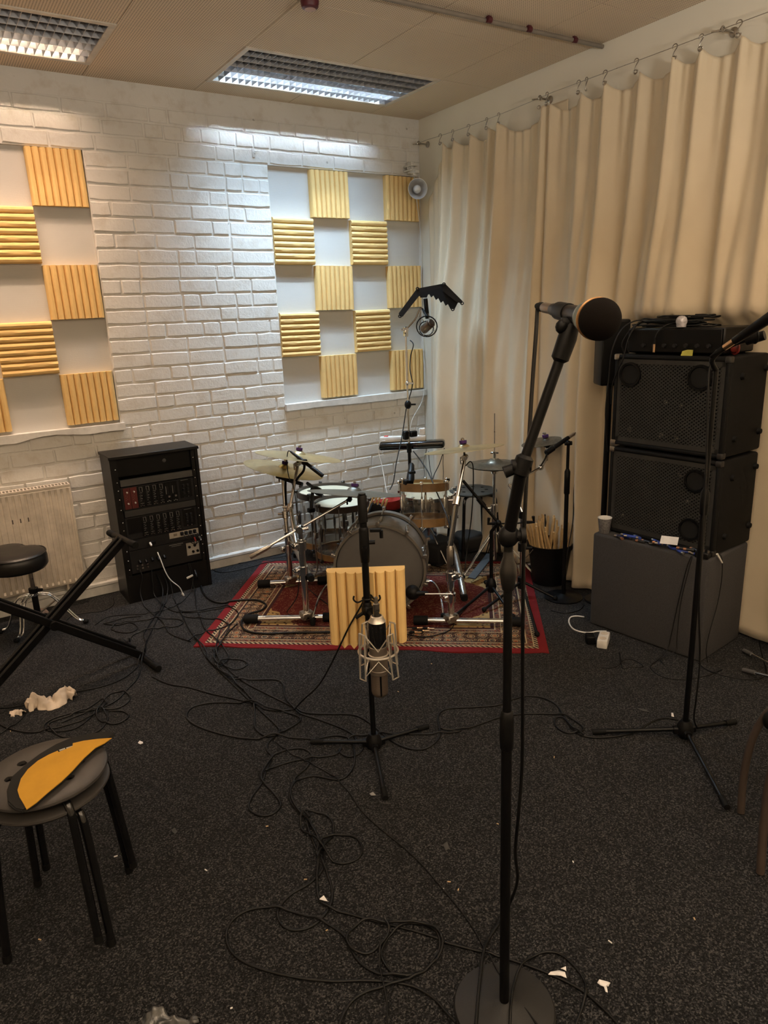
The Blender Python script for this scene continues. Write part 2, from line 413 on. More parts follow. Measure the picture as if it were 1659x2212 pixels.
# brick wall with two shallow recesses
ZT, ZS = 2.648, 1.09
REC = [(-1.225, -.006), (-3.585, -2.368)]
b = MB(); b.box((XL, .034, 0), (0, .2, H+.16))      # backing behind the bricks
b.box((XL, 0.002, H-.115), (0, .05, H+.1))           # smooth plastered band under the ceiling
def brick(b, x0, x1, z0, z1):
    jx = lambda: random.uniform(-.003, .003)
    y = random.uniform(-.0035, .0015); e = .0055
    nx = 5 if x1-x0 > .15 else 3
    X = [x0+(x1-x0)*i/(nx-1) for i in range(nx)]
    top = [(x, z1+random.uniform(-.0028, .0022)) for x in X]; bot = [(x, z0+random.uniform(-.0022, .0028)) for x in X]
    top[0] = (x0+jx(), top[0][1]-.002); bot[0] = (x0+jx(), bot[0][1]+.002); top[-1] = (x1+jx(), top[-1][1]-.002); bot[-1] = (x1+jx(), bot[-1][1]+.002)
    loop = bot + top[::-1]; cx, cz = (x0+x1)/2, (z0+z1)/2
    def ring(in_, yy):
        o = []
        for x, z in loop:
            sx = x - math.copysign(min(in_, abs(x-cx)), x-cx) if abs(abs(x-cx)-(x1-x0)/2) < .008 else x
            o.append(b.bm.verts.new((sx, yy, z - math.copysign(in_, z-cz))))
        return o
    R0, R1, R2 = ring(0, .016), ring(.0008, y+.0045), ring(e, y)
    n = len(loop)
    for p, q in ((R0, R1), (R1, R2)):
        for i in range(n): b.bm.faces.new((p[i], p[(i+1) % n], q[(i+1) % n], q[i]))
    m = len(X)
    for i in range(m-1): b.bm.faces.new((R2[i], R2[i+1], R2[n-2-i], R2[n-1-i]))
course = .0880; joint = .0085; row = 0; z = .012
while z < H-.125:
    z1 = min(z+course-joint, H-.117)
    segs = [(XL, 0.0)]
    zc = (z+z1)/2
    if ZS-.03 < zc < ZT:
        segs = [(XL, REC[1][0]), (REC[1][1], REC[0][0])]
    for s0, s1 in segs:
        x = s0 + (random.choice((.0, .06, .115, .18)) if s0 == XL else 0)
        while x < s1-.02:
            L = .242 if random.random() < .70 else .115
            if s1-(x+L) < .07: L = s1-x
            brick(b, x+joint/2, x+L-joint/2, z, z1); x += L
    z += course; row += 1
# mortar plane just behind the brick faces, kept clear of the recesses
for x0, x1, z0, z1 in ((XL, REC[1][0], 0, H-.11), (REC[1][1], REC[0][0], 0, H-.11), (REC[0][1], 0, 0, H-.11), (REC[1][0], REC[1][1], 0, ZS-.02), (REC[0][0], REC[0][1], 0, ZS-.02), (REC[1][0], REC[1][1], ZT, H-.11), (REC[0][0], REC[0][1], ZT, H-.11)):
    b.box((x0, .0056, z0), (x1, .05, z1))
struct('wall_back', b, brickm, ang=30)
for i, (x0, x1) in enumerate(REC):
    b = MB(); b.box((x0-.004, .030, ZS), (x1+.004, .0335, ZT)); struct('trim_%d' % (i+3), b, boardm, smooth=False)
    # window board with an uneven lower edge
    b = MB(); n = 40; P = []
    for k in range(n+1):
        t = k/n; dz = .004*math.sin(7*t+i)+random.uniform(-.002, .002)
        if i == 1 and .50 < t < .80: dz += .022*math.sin((t-.50)/.30*PI)
        P.append((x0-.005+(x1-x0+(.030 if i else .011))*t-.004, ZS-.046+dz))
    poly = P + [(P[-1][0], ZS), (P[0][0], ZS)]
    b.prism(poly, (0, .062, 0), o=(0, -.032, 0), ex=(1, 0, 0), ey=(0, 0, 1)); struct('trim_%d' % (i+1), b, whitepaint, smooth=False)
# white skirting pipe cover along the brick wall
b = MB(); b.box((XL, -.018, 0), (-.10, -.0045, .062), .004); b.box((XL, -.030, .062), (-.10, -.0045, .088), .006); struct('baseboard_back', b, whitepaint)
# ------------------------------------------------------------------ ceiling lights
def light(x0, x1, y0, y1, label, tubem, group='sunk louvre lights in the ceiling'):
    t = thing('ceiling_light', label, 'ceiling light', ((x0+x1)/2, (y0+y1)/2, H), group)
    b = MB(); w = .030; zz = H-.006
    for lo, hi in (((x0, y0), (x1, y0+w)), ((x0, y1-w), (x1, y1)), ((x0, y0+w), (x0+w, y1-w)), ((x1-w, y0+w), (x1, y1-w))):
        b.box((lo[0], lo[1], zz), (hi[0], hi[1], H+.012), .002)
    obj('frame', b, cream, t)
    b = MB(); X0, X1, Y0, Y1 = x0+w, x1-w, y0+w, y1-w
    b.box((X0-.005, Y0-.005, H+.135), (X1+.005, Y1+.005, H+.14))
    for lo, hi in (((X0-.006, Y0, ), (X0, Y1)), ((X1, Y0), (X1+.006, Y1)), ((X0, Y0-.006), (X1, Y0)), ((X0, Y1), (X1, Y1+.006))): b.box((lo[0], lo[1], H), (hi[0], hi[1], H+.135))
    ym = Y0+(Y1-Y0)*.50
    b.box((X0, ym-.004, H+.05), (X1, ym+.004, H+.135))
    obj('housing', b, lampwhite, t, smooth=False)
    b = MB(); nc, nr = 29, 6; h = .058
    for k in range(nc+1):
        x = X0+(X1-X0)*k/nc; b.prism([(-.0045, h), (.0045, h), (.0009, 0), (-.0009, 0)], (0, Y1-Y0, 0), o=(x, Y0, H-.001), ex=(1, 0, 0), ey=(0, 0, 1))
    for k in range(nr+1):
        y = Y0+(Y1-Y0)*k/nr; b.prism([(-.007, h), (.007, h), (.001, 0), (-.001, 0)], (X1-X0, 0, 0), o=(X0, y, H-.002), ex=(0, 1, 0), ey=(0, 0, 1))
    obj('louvre', b, louvrem, t, smooth=False)
    for k, yy in enumerate((Y0+(Y1-Y0)*.25, Y0+(Y1-Y0)*.75)):
        b = MB(); b.cyl((X0+.03, yy, H+.098), (X1-.03, yy, H+.098), .016, n=10)
        obj('lamp_tube', b, tubem if k else tubeoff, t, label='lit fluorescent tube' if k else 'unlit fluorescent tube')
        b = MB()
        for e in (X0+.002, X1-.032): b.box((e, yy-.016, H+.06), (e+.03, yy+.016, H+.125))
        obj('lamp_holder', b, lampwhite, t)
    return t
lampwhite = M('lamp_white', (.22, .22, .22), .5)
louvrem = M('aluminium_louvre', (.48, .48, .49), .36, .9)
tubeoff = M('unlit_tube', (.6, .6, .6), .4)
TUBE_COLD = emit('cold_tube_glow', (.66, .84, 1.0), COLD)
TUBE_WARM = emit('warm_tube_glow', (1.0, .73, .50), WARM)
LC = light(LX[0][0], LX[0][1], *LY, 'sunk ceiling light with cold white glow above the brick wall', TUBE_COLD)
LW = light(LX[1][0], LX[1][1], *LY, 'sunk ceiling light with warm glow cut off by the photo edge', TUBE_WARM)
area('lamp_glow', (-1.05, -.355, H-.012), 1.15, .27, P_COLD, (.49, .74, 1.0), 1.8, LC)
area('lamp_glow', (-2.935, -.355, H-.012), 1.15, .27, P_WARM, (1.0, .68, .48), 1.95, LW)
for x, p in ((-1.05, P_REAR), (-2.935, P_REAR), (-4.8, P_REAR*.6)):      # assumed unseen row of ceiling lamps, added as warm fill above the viewpoint
    area('unseen_lamp', (x, -3.55, H-.012), 1.15, .5, p, (1.0, .84, .68), 2.7)
for x in (-1.6, -4.2):      # upward fill added behind the viewpoint for soft ambient, no known lamp there
    u_ = area('fill_uplight', (x, -5.1, 1.95), .5, .5, P_UPFILL, (1.0, .925, .82), 3.14); u_.rotation_euler = (PI, 0, 0)
for x in (-1.05, -2.935):  # further assumed ceiling lamps behind the viewpoint, unseen, added as warm fill
    area('unseen_lamp', (x, -6.0, H-.012), 1.15, .5, P_REAR, (1.0, .84, .68), 2.7)
# pipe and round detector on the ceiling
p0, p1 = fl(760, -20, H-.016), fl(1312, 103, H-.016)
t = thing('ceiling_pipe', 'thin brown pipe running under the perforated ceiling to the curtain wall', 'pipe', (p1+p0)/2)
e0 = p1+(p0-p1)*1.3; e1 = V((-.004, p1.y, p1.z))
b = MB(); b.cyl(e0, e1, .0105); obj('pipe', b, pipegrey, t)
for u in (1050, 1140, 1243):
    c = fl(u, 46+(u-1050)*.205, H-.016)
    b = MB(); c.y = p1.y; c.z = p1.z; c2 = c+V((.012, 0, 0)); b.cyl(c-V((.012, 0, 0)), c2, .014); b.box((c.x-.01, c.y-.006, c.z), (c.x+.01, c.y+.006, H-.0005)); obj('pipe_clip', b, maroon, t)
c = fl(668, -14, H); c.z = H
t = thing('smoke_detector', 'small maroon round detector hanging from the ceiling', 'detector', c)
b = MB(); b.lathe([(0, -.060), (.026, -.060), (.036, -.053), (.040, -.035), (.041, 0), (0, 0)], c-V((0, 0, .0005))); obj('body', b, maroon, t)
b = MB(); b.lathe([(0, -.063), (.020, -.062), (.025, -.0605), (0, -.0605)], c); obj('lens', b, M('pale_red_lens', (.5, .3, .26), .4), t)
# ------------------------------------------------------------------ foam tiles in the recesses
def foam_tile(name, S=.30, base=.018, ridge=.026, n=8):
    "wedge foam square, ridges along local z, face towards -y, back at y=0, centred"
    b = MB(); p = S/n; prof = []
    for i in range(n):
        x = -S/2+p*i
        prof += [(x, -base-ridge*.18), (x+p*.06, -base-ridge*.58), (x+p*.20, -base-ridge*.88), (x+p*.5, -base-ridge), (x+p*.80, -base-ridge*.88), (x+p*.94, -base-ridge*.58)]
    prof += [(S/2, -base)]
    prof[0] = (-S/2, -base*1.2)
    k = 10; rows = []
    for j in range(k+1):
        z = -S/2+S*j/k
        row = [b.bm.verts.new((x+random.uniform(-.0008, .0008), y+random.uniform(-.0008, .0008), z+(random.uniform(-.001, .001)))) for x, y in prof]
        row = [b.bm.verts.new((-S/2, 0, z))]+row+[b.bm.verts.new((S/2, 0, z))]; rows.append(row)
    for a, c in zip(rows, rows[1:]):
        for i in range(len(a)-1): b.bm.faces.new((a[i], a[i+1], c[i+1], c[i]))
        b.bm.faces.new((a[-1], a[0], c[0], c[-1]))
    b.bm.faces.new(rows[0][::-1]); b.bm.faces.new(rows[-1]); return b
ft = obj('foam_tile', foam_tile('t'), foam, ang=25); tm = ft.data; bpy.data.objects.remove(ft)
FOAMG = 'yellow acoustic foam tiles on the brick wall'
ords = ['top', 'second', 'third', 'fourth', 'bottom']
def put_tile(x, z, horiz, label):
    o = bpy.data.objects.new('foam_tile', tm); COL.objects.link(o); tag(o, label, 'foam tile', FOAMG)
    o.location = (x, .0295, z); o.rotation_euler = (0, PI/2 if horiz else 0, 0)
    o.rotation_euler.y += random.uniform(-.012, .012)
cz = [2.645-.155-.3085*r for r in range(5)]
cx2 = [-1.072, -.772, -.467, -.163]
names2 = {0: 'beside bare brick', 1: 'one from bare brick', 2: 'one from the corner', 3: 'in the corner'}
for r in range(5):
    for c in range(4):
        if (r % 2 == 0) == (c % 2 == 1):
            put_tile(cx2[c], cz[r], r % 2 == 1, 'yellow %s foam tile, %s row of the curtain-side recess, %s' % ('upright' if r % 2 == 0 else 'crosswise', ords[r], names2[c]))
cx1 = [-3.43, -3.125, -2.825, -2.523]
names1 = {0: 'outermost', 1: 'cut by photo edge', 2: 'one from bare brick', 3: 'beside bare brick'}
for r in range(5):
    for c in range(4):
        if (r % 2 == 0) == (c % 2 == 1):
            if c == 1 and r < 4: continue
            put_tile(cx1[c], cz[r]+.003, r % 2 == 1, 'yellow %s foam tile, %s row of the recess above the radiator, %s' % ('upright' if r % 2 == 0 else 'crosswise', ords[r], names1[c]))
# ------------------------------------------------------------------ wall hook
c = aty(547, 330, -.004)
b = MB(); b.box((c.x-.010, -.010, c.z-.028), (c.x+.010, -.0045, c.z+.028), .002); b.tube(spline([(c.x, -.010, c.z+.005), (c.x, -.030, c.z-.012), (c.x, -.034, c.z+.004)]), .003); b.tube([(c.x, -.008, c.z+.008), (c.x+.03, -.014, c.z+.012)], .0025)
one('wall_hook', b, whitepaint, 'small white painted hook on bare brick below the cold ceiling light', 'hook')
# ------------------------------------------------------------------ clip lamp in the corner
c = aty(902, 408, -.135)
t = thing('clip_lamp', 'silver reflector clip lamp in the corner beside the curtain', 'lamp', c)
ax = (V((-.45, -.86, -.06))).normalized()
b = MB(); pr = [(.018, -.075), (.026, -.07), (.034, -.05), (.052, -.025), (.066, .005), (.070, .012), (.0685, .012), (.064, .004), (.050, -.022), (.032, -.046), (.016, -.06)]
b.lathe(pr, c, ax, 40); obj('reflector', b, M('spun_aluminium', (.66, .65, .64), .38, .35), t)
b = MB(); b.lathe([(0, .006), (.016, .002), (.027, -.012), (.030, -.026), (.025, -.042), (.015, -.058), (.014, -.066), (0, -.066)], c, ax, 24); obj('bulb', b, M('frosted_bulb', (.80, .79, .77), .25), t)
b = MB(); b.cyl(c-ax*.072, c-ax*.125, .020, .017, 16); obj('socket', b, white, t)
j = c+V((0, .03, .10)); 
b = MB(); b.tube(spline([c-ax*.10, c-ax*.10+V((0, .02, .05)), j]), .006); b.ball(j, .012)
b.box((j.x-.018, j.y-.03, j.z+.005), (j.x+.018, j.y+.03, j.z+.03), .004); obj('arm', b, white, t)
b = MB(); q = V((j.x, 0, j.z+.045))
b.box((q.x-.028, -.11, q.z-.018), (q.x+.028, -.0045, q.z-.006), .003); b.box((q.x-.028, -.11, q.z+.012), (q.x+.028, -.0045, q.z+.022), .003)
b.box((q.x-.012, -.085, q.z-.03), (q.x+.012, -.03, q.z+.045), .003); b.cyl((q.x-.03, -.06, q.z+.003), (q.x+.03, -.06, q.z+.003), .008); b.torus((q.x, -.06, q.z+.003), (1, 0, 0), .014, .003, 16, 6)
obj('clamp', b, white, t)
# white cable from the lamp down the corner
pts = [c-ax*.12, V((-.022, -.02, 2.25)), V((-.020, -.012, 1.9)), V((-.018, -.012, 1.5)), V((-.030, -.040, 1.2)), V((-.06, -.05, 1.02)), V((-.16, -.05, .88)), V((-.19, -.05, .80))]
tag(curve('lamp_cord', pts, .003, white), 'thin white lamp cable running down the corner of brick and curtain', 'cable')
# ------------------------------------------------------------------ radiator
X1, ZB, ZTp, XW = -2.735, .150, .772, 1.25
X0 = X1-XW
t = thing('radiator', 'cream panel radiator on the brick wall behind the drum throne', 'radiator', ((X0+X1)/2, -.06, .0))
b = MB(); n = 38; p = XW/n; prof = []
yf, yb = -.108, -.095
zs = [ZB, ZB+.012, ZB+.03, ZB+.045, ZTp-.06, ZTp-.045, ZTp-.02, ZTp-.012]
def depth(u, k):
    if k in (0, 1, 6, 7): return 0
    g = (u % 1.0); w = 1 if .30 < g < .70 else 0
    return w*(.0055 if k in (2, 5) else .0038)
us = []
for i in range(n): us += [i+.0, i+.27, i+.33, i+.67, i+.73]
us.append(n)
rows = []
for k, z in enumerate(zs): rows.append([b.bm.verts.new((X0+u*p, yf+depth(u, k)+(.004 if k in (0, 7) else 0), z)) for u in us])
for a, c_ in zip(rows, rows[1:]):
    for i in range(len(us)-1): b.bm.faces.new((a[i], a[i+1], c_[i+1], c_[i]))
bk = [[b.bm.verts.new((X0+u*p, yb, z)) for u in (0, n)] for z in (zs[0], zs[-1])]
b.box((X0, yb-.004, ZB), (X1, yb, ZTp-.012))
obj('front_panel', b, cream, t, ang=20)
b = MB(); b.box((X0+.01, -.035, ZB+.01), (X1-.01, -.025, ZTp-.02)); obj('back_panel', b, cream, t)
b = MB(); b.box((X0-.003, -.108, ZB+.005), (X0, -.022, ZTp)); b.box((X1, -.108, ZB+.005), (X1+.004, -.022, ZTp), .001); obj('side_cover', b, cream, t)
b = MB(); m = 66
b.box((X0, -.108, ZTp-.010), (X1, -.093, ZTp)); b.box((X0, -.037, ZTp-.010), (X1, -.022, ZTp))
for i in range(m+1):
    x = X0+(XW)*i/m; b.box((x-.0035, -.094, ZTp-.009), (x+.0035, -.036, ZTp-.001))
obj('top_grille', b, cream, t, smooth=False)
b = MB()
for i in range(3):
    x = X1-.335+i*.042; b.box((x-.003, -.1092, .585), (x+.003, -.1072, .61))
obj('scratch_mark', b, M('bare_scratch', (.08, .06, .05), .7), t)
b = MB()
for x in (X1-.2, X0+.2): b.box((x-.02, -.025, .2), (x+.02, -.0045, .7))
obj('bracket', b, cream, t)
b = MB()
for x in (X1-.045, X1-.095): b.cyl((x, -.065, ZB+.008), (x, -.065, .085), .008); b.cyl((x, -.065, .09), (x, -.0045, .09), .008)
obj('pipe', b, cream, t)
# ------------------------------------------------------------------ rack cabinet with its units
RX0, RX1, RY0, RY1, RH = -2.527, -1.992, -.293, -.036, .932
t = thing('rack_cabinet', 'black laminate rack cabinet of audio gear against the brick wall', 'rack cabinet', ((RX0+RX1)/2, (RY0+RY1)/2, 0))
b = MB(); w = .018
b.box((RX0, RY0, 0), (RX0+w, RY1, RH-.018)); obj('side_panel', b, rackwood, t)
b = MB(); b.box((RX1-w, RY0, 0), (RX1, RY1, RH-.018)); obj('side_panel', b, rackwood, t)
b = MB(); b.box((RX0-.006, RY0-.012, RH-.018), (RX1+.006, RY1+.004, RH), .002); obj('top_panel', b, rackwood, t)
b = MB(); b.box((RX0+w, RY1-.012, 0.0), (RX1-w, RY1, RH-.018)); obj('back_panel', b, rackwood, t)
b = MB(); b.box((RX0+w, RY0+.004, 0), (RX1-w, RY0+.018, .175)); obj('plinth', b, rackwood, t)
b = MB(); b.box((RX0+w, RY0+.018, .158), (RX1-w, RY1-.012, .175)); obj('floor_panel', b, rackwood, t)
for s in (0, 1):
    b = MB(); x = RX0+w if s == 0 else RX1-w-.024; b.box((x, RY0+.012, .175), (x+.024, RY0+.026, RH-.018)); obj('mounting_rail', b, rackwood, t)
    b = MB(); n = 0
    for z in [.215, .275, .335, .40, .47, .52, .60, .665, .72, .77, .85]:
        b.ball((x+.012, RY0+.0115, z+(.01 if s else 0)), .0052, 8)
    obj('rail_screw', b, chrome, t, kind=None)
b = MB(); b.cyl((-2.20, RY0+.030, .865), (-2.20, RY0+.022, .865), .012); obj('lock', b, chrome, t)
b = MB(); b.box((RX0+w+.024, RY0+.030, .80), (RX1-w-.024, RY0+.036, RH-.02)); obj('blanking_plate', b, black, t)
FX0, FX1, FY = RX0+w+.026, RX1-w-.026, RY0+.016
FW = FX1-FX0
def knob(b, x, z, r=.005, l=.008, y=None): b.cyl((x, y, z), (x, y-l, z), r, r*.85, 8)
def rack_unit(name, label, z0, z1, dp=.17):
    t = thing(name, label, 'rack unit', ((FX0+FX1)/2, FY, z0))
    b = MB(); b.box((FX0+.006, FY+.004, z0+.002), (FX1-.006, FY+dp, z1-.002)); obj('chassis', b, black, t)
    b = MB(); b.box((FX0, FY-.002, z0), (FX1, FY+.004, z1), .001); obj('faceplate', b, darkgrey, t)
    return t
def module(t, x0, x1, z0, z1, kind):
    y = FY-.002
    b = MB(); b.box((x0+.001, y-.003, z0), (x1-.001, y, z1), .0008); p = obj('module', b, redmod if kind == 'red' else black, t, label='red module panel' if kind == 'red' else None)
    y -= .003; w = x1-x0; xc = (x0+x1)/2; h = z1-z0
    if kind == 'red':
        b = MB()
        for zz in (.80, .27): b.lathe([(0, .011), (.004, .011), (.0055, .0), (.0055, -.001)], (xc+.002, y, z0+h*zz), (0, -1, 0), 10)
        obj('knob', b, white, p)
        b = MB()
        for k in range(6): b.box((xc-.008+.008*(k % 2), y-.0012, z0+h*(.42+.055*k)), (xc-.006+.008*(k % 2), y, z0+h*(.44+.055*k)))
        obj('print', b, printm, p, smooth=False)
    elif kind in ('strip', 'fader'):
        b = MB(); L = lambda u0, v0, u1, v1: b.box((x0+w*u0, y-.0006, z0+h*v0), (x0+w*u1, y, z0+h*v1))
        if kind == 'strip':
            L(.28, .94, .78, .955); L(.72, .72, .78, .955); L(.34, .80, .39, .92); L(.34, .76, .50, .775)
            for k in range(9): L(.30+.16*(k % 2), .30+.047*k, .52+.18*(k % 3)/2, .315+.047*k)
            L(.30, .17, .80, .185)
        else:
            L(.20, .42, .27, .80)
            for k in range(6): L(.5, .45+.06*k, .54, .46+.06*k)
        obj('print', b, printm, p, smooth=False)
        b = MB()
        if kind == 'strip':
            for k in range(4): knob(b, xc+.002, z0+h*(.24+.13*k), .0042, .007, y)
            obj('knob', b, darkgrey, p)
        else:
            b.lathe([(0, .010), (.006, .010), (.0075, 0), (.0075, -.001)], (xc+.003, y, z0+h*.30), (0, -1, 0), 12); obj('knob', b, steel, p)
        b = MB()
        for k in range(3): b.cyl((x0+w*(.28+.22*k), y, z0+h*(.07+.03*(k % 2))), (x0+w*(.28+.22*k), y-.006, z0+h*(.07+.03*(k % 2))), .0028, n=8)
        obj('button', b, printm if kind == 'fader' else steel, p)
    else:
        b = MB()
        for k in range(6): knob(b, x0+w*(.32+.34*(k % 2)), z0+h*(.25+.2*(k//2)), .008, .012, y)
        obj('knob', b, darkgrey, p)
        b = MB(); b.box((x0+w*.15, y-.0006, z0+h*.955), (x0+w*.75, y, z0+h*.975))
        for k in range(6): b.box((x0+w*(.25+.34*(k % 2)), y-.0006, z0+h*(.325+.2*(k//2))), (x0+w*(.42+.34*(k % 2)), y, z0+h*(.33+.2*(k//2))))
        obj('print', b, printm, p, smooth=False)
        b = MB()
        for k in range(2): knob(b, x0+w*(.3+.34*k), z0+h*.06, .0045, .006, y)
        obj('jack', b, chrome, p)
def populate(t, z0, z1, kinds, u0, u1):
    n = len(kinds); x = u0
    for k, kd in enumerate(kinds):
        xa, xb = u0+(u1-u0)*k/n, u0+(u1-u0)*(k+1)/n
        if kd: module(t, xa, xb, z0, z1, kd)
ua, ub = FX0+.012, FX0+FW*.765
b = MB(); b.box((FX0+.004, FY-.004, .740), (FX1, FY+.012, .782), .002); one('blanking_panel', b, M('worn_grey_panel', (.075, .074, .072), .45), 'worn grey blanking panel in the rack above the red modules', 'panel')
b = MB(); b.box((FX0, FY+.013, .176), (FX1, FY+.016, .80)); one('rack_backplate', b, black, 'black back plate behind the units inside the rack cabinet', 'panel') if False else None
u1_ = rack_unit('preamp_rack', 'rack unit with two red modules above the other module rack', .592, .735)
populate(u1_, .598, .730, ['red', 'red', 'strip', 'strip', 'strip', 'strip', 'fader', 'fader'], ua, ub)
module(u1_, FX0+FW*.79, FX1-.014, .612, .730, 'block')
b = MB(); b.box((FX0+.004, FY-.003, .548), (FX1, FY+.010, .589), .002); one('blanking_panel', b, M('dark_worn_panel', (.035, .035, .034), .45), 'dark blanking panel between the two module rack units', 'panel')
u2_ = rack_unit('preamp_rack', 'all black module rack unit below the one with red modules', .405, .545)
populate(u2_, .411, .540, [None, None, 'strip', 'strip', 'strip', 'strip', 'strip', 'strip'], ua, ub)
module(u2_, FX0+FW*.79, FX1-.014, .425, .540, 'block')
b = MB(); b.box((ua, FY-.004, .440), (ua+.10, FY-.002, .538)); obj('blank_cover', b, black, u2_)
u3 = rack_unit('patch_unit', 'rack unit with pale socket plate and white plugs', .335, .402)
b = MB(); b.box((FX0+FW*.57, FY-.0035, .362), (FX1-.004, FY-.0018, .400)); pl = obj('socket_plate', b, M('pale_plate', (.42, .38, .32), .5), u3)
b = MB()
for k in range(4): x = FX0+FW*(.745+.062*k); b.box((x-.010, FY-.018, .372), (x+.010, FY-.0035, .396), .003)
obj('socket', b, black, pl)
b = MB(); b.box((FX0+FW*.63, FY-.0042, .374), (FX0+FW*.68, FY-.0034, .390)); obj('mark', b, M('faded_mark', (.20, .17, .13), .6), pl)
b = MB(); x = FX0+FW*.30; b.box((x-.012, FY-.016, .352), (x+.030, FY-.002, .374), .002); obj('socket', b, black, u3)
b = MB(); b.lathe([(0, .030), (.005, .028), (.007, .016), (.007, 0)], (x-.006, FY-.016, .367), (0, -1, -.5), 10); obj('plug', b, white, u3)
b = MB(); b.lathe([(0, .016), (.004, .016), (.005, 0)], (x-.004, FY-.016, .356), (0, -1, -.4), 10); obj('plug', b, red, u3)
u4 = rack_unit('patch_unit', 'lowest rack unit where the black cables plug in', .185, .332)
b = MB(); b.box((FX0+FW*.79, FY-.0045, .228), (FX0+FW*.975, FY-.0018, .312)); pl = obj('socket_plate', b, M('pale_plate_worn', (.38, .36, .32), .5), u4)
b = MB()
for dx, dz in ((.83, .285), (.91, .29), (.88, .25), (.945, .25)):
    b.cyl((FX0+FW*dx, FY-.0045, dz), (FX0+FW*dx, FY-.013, dz), .0085, n=10)
obj('socket', b, black, pl)
b = MB()
for k in range(5): x = FX0+FW*(.12+.085*k); b.cyl((x, FY-.002, .262-.004*(k % 2)), (x, FY-.024, .250-.004*(k % 2)), .010, .008, 10)
obj('plug', b, black, u4)
b = MB()
for k in range(6): x = FX0+FW*(.08+.07*(k % 3)); z = .212+.02*(k//3); b.cyl((x, FY-.002, z), (x, FY-.006, z), .006, n=10)
obj('jack', b, steel, u4)
b = MB(); b.box((FX0+FW*.55, FY-.004, .318), (FX0+FW*.75, FY-.0018, .321)); b.box((FX0+FW*.58, FY-.004, .308), (FX0+FW*.72, FY-.0018, .310)); obj('print', b, printm, u4)
# ------------------------------------------------------------------ curtain on a wire, right wall
WIRE_Z, WX = 2.848, -.078
def wire_z(y): return WIRE_Z-.012*abs(math.sin(PI*(y+.16)/1.15)) if y > -1.33 else WIRE_Z+.004
HOOKPX = [948, 978, 1010, 1050, 1076]
hy = [atx(p, q, WX).y for p, q in ((951, 306), (978, 297), (1012, 288), (1051, 276), (1077, 265))]
hy2 = [atx(p, q, WX).y for p, q in ((1181, 225), (1249, 205), (1306, 190), (1373, 165), (1456, 135), (1513, 108), (1595, 72))] + [-2.72, -2.98, -3.25]
holes1 = hy+[atx(1170, 262, WX).y+.02]
def curtain(name, label, hk, y_start, y_end, seed, drop=None):
    rnd = random.Random(seed)
    t = thing(name, label, 'curtain', (WX, (y_start+y_end)/2, 0), 'cream curtains on the wire')
    b = MB(); L = y_start-y_end; nu = int(L/.008); nv = 72
    hks = sorted(hk, reverse=True)
    ph = [rnd.uniform(0, 6.28) for _ in range(8)]
    def topz(y):
        if y >= hks[0]: d = y-hks[0]; return wire_z(y)-.03-d*1.6
        for a, c in zip(hks, hks[1:]):
            if c <= y <= a:
                f = (a-y)/(a-c); sag = min(.34*(a-c), .060)
                if drop and abs((a+c)/2-drop) < .14: sag = .085
                return wire_z(y)-.034-sag*(4*f*(1-f))**.8
        return wire_z(y)-.034
    ridges = [(h, rnd.uniform(-.05, .05), rnd.uniform(.75, 1.1), 0.0) for h in hks]
    ext = [y_start-.01]+hks+[y_end]
    for a_, c_ in zip(ext, ext[1:]):
        if a_-c_ > .13: ridges.append(((a_+c_)/2+rnd.uniform(-.02, .02), rnd.uniform(-.07, .07), rnd.uniform(.5, .85), rnd.uniform(.10, .22)))
        if a_-c_ > .30: ridges.append((a_*.7+c_*.3, rnd.uniform(-.05, .05), rnd.uniform(.4, .6), .3)); ridges.append((a_*.3+c_*.7, rnd.uniform(-.05, .05), rnd.uniform(.4, .6), .26))
    def off(y, v):
        # v=0 top, 1 floor: narrow pleats at the hooks open into broad hanging folds
        s = (y_start-y); x = .052
        near = .62+.38*min(1, max(0, s/.5))
        for h, dr, am, v0 in ridges:
            if abs(y-h) > .5: continue
            k = min(1, max(0, (v-v0)/.25)) if v0 else 1.0
            w = .014+.050*min(1, v*1.6)**.8
            d = (y-h-dr*v**1.2)/w
            x -= am*k*(.052+.042*min(1, v*3))*near/(1+abs(d)**2.2)
        x -= .007*math.sin(2*PI*s/.062+ph[6]+2*v)*math.exp(-v*7)+.012*math.sin(2*PI*s/.55+ph[4]+1.5*v)+.006*math.sin(2*PI*s/.14+ph[1]+v)*min(1, v*4)
        return x
    rows = []
    for j in range(nv+1):
        v = (j/nv)**1.25; row = []
        for i in range(nu+1):
            y = y_start-L*i/nu; zt = topz(y); z = zt*(1-v)+.014*v
            x = WX+off(y, v)
            if seed == 3 and y < hy2[0]+.06: x += (-.010+.1*(x+.05)-x)*min(1, (hy2[0]+.06-y)/.05)
            if v > .96: x -= (v-.96)*.5*(1+math.sin(y*19))
            
            q_ = max(0, min(1, (-1.97-y)/.06))*max(0, min(1, (y+2.99)/.06))*max(0, min(1, (1.62-z)/.05))
            x = x*(1-q_)+(-.012+.22*(x+.05))*q_
            row.append(b.bm.verts.new((min(x, -.004), y+.012*math.sin(v*5+y*7)*v, z)))
        rows.append(row)
    for p, q in zip(rows, rows[1:]):
        for i in range(nu): b.bm.faces.new((p[i], p[i+1], q[i+1], q[i]))
    o = obj('cloth', b, curtm, t, ang=180)
    sd = o.modifiers.new('thickness', 'SOLIDIFY'); sd.thickness = .0016
    for h in hks:
        b = MB(); z = wire_z(h)-.045; b.torus((WX-.004, h, z), (1, .2, 0), .009, .0028, 14, 6); obj('eyelet', b, steel, t)
    return t
curtain('curtain', 'cream curtain hanging beside the brick wall corner', holes1, -.125, hy2[0]-.10, 3, drop=(hy[-1]+holes1[-1])/2)
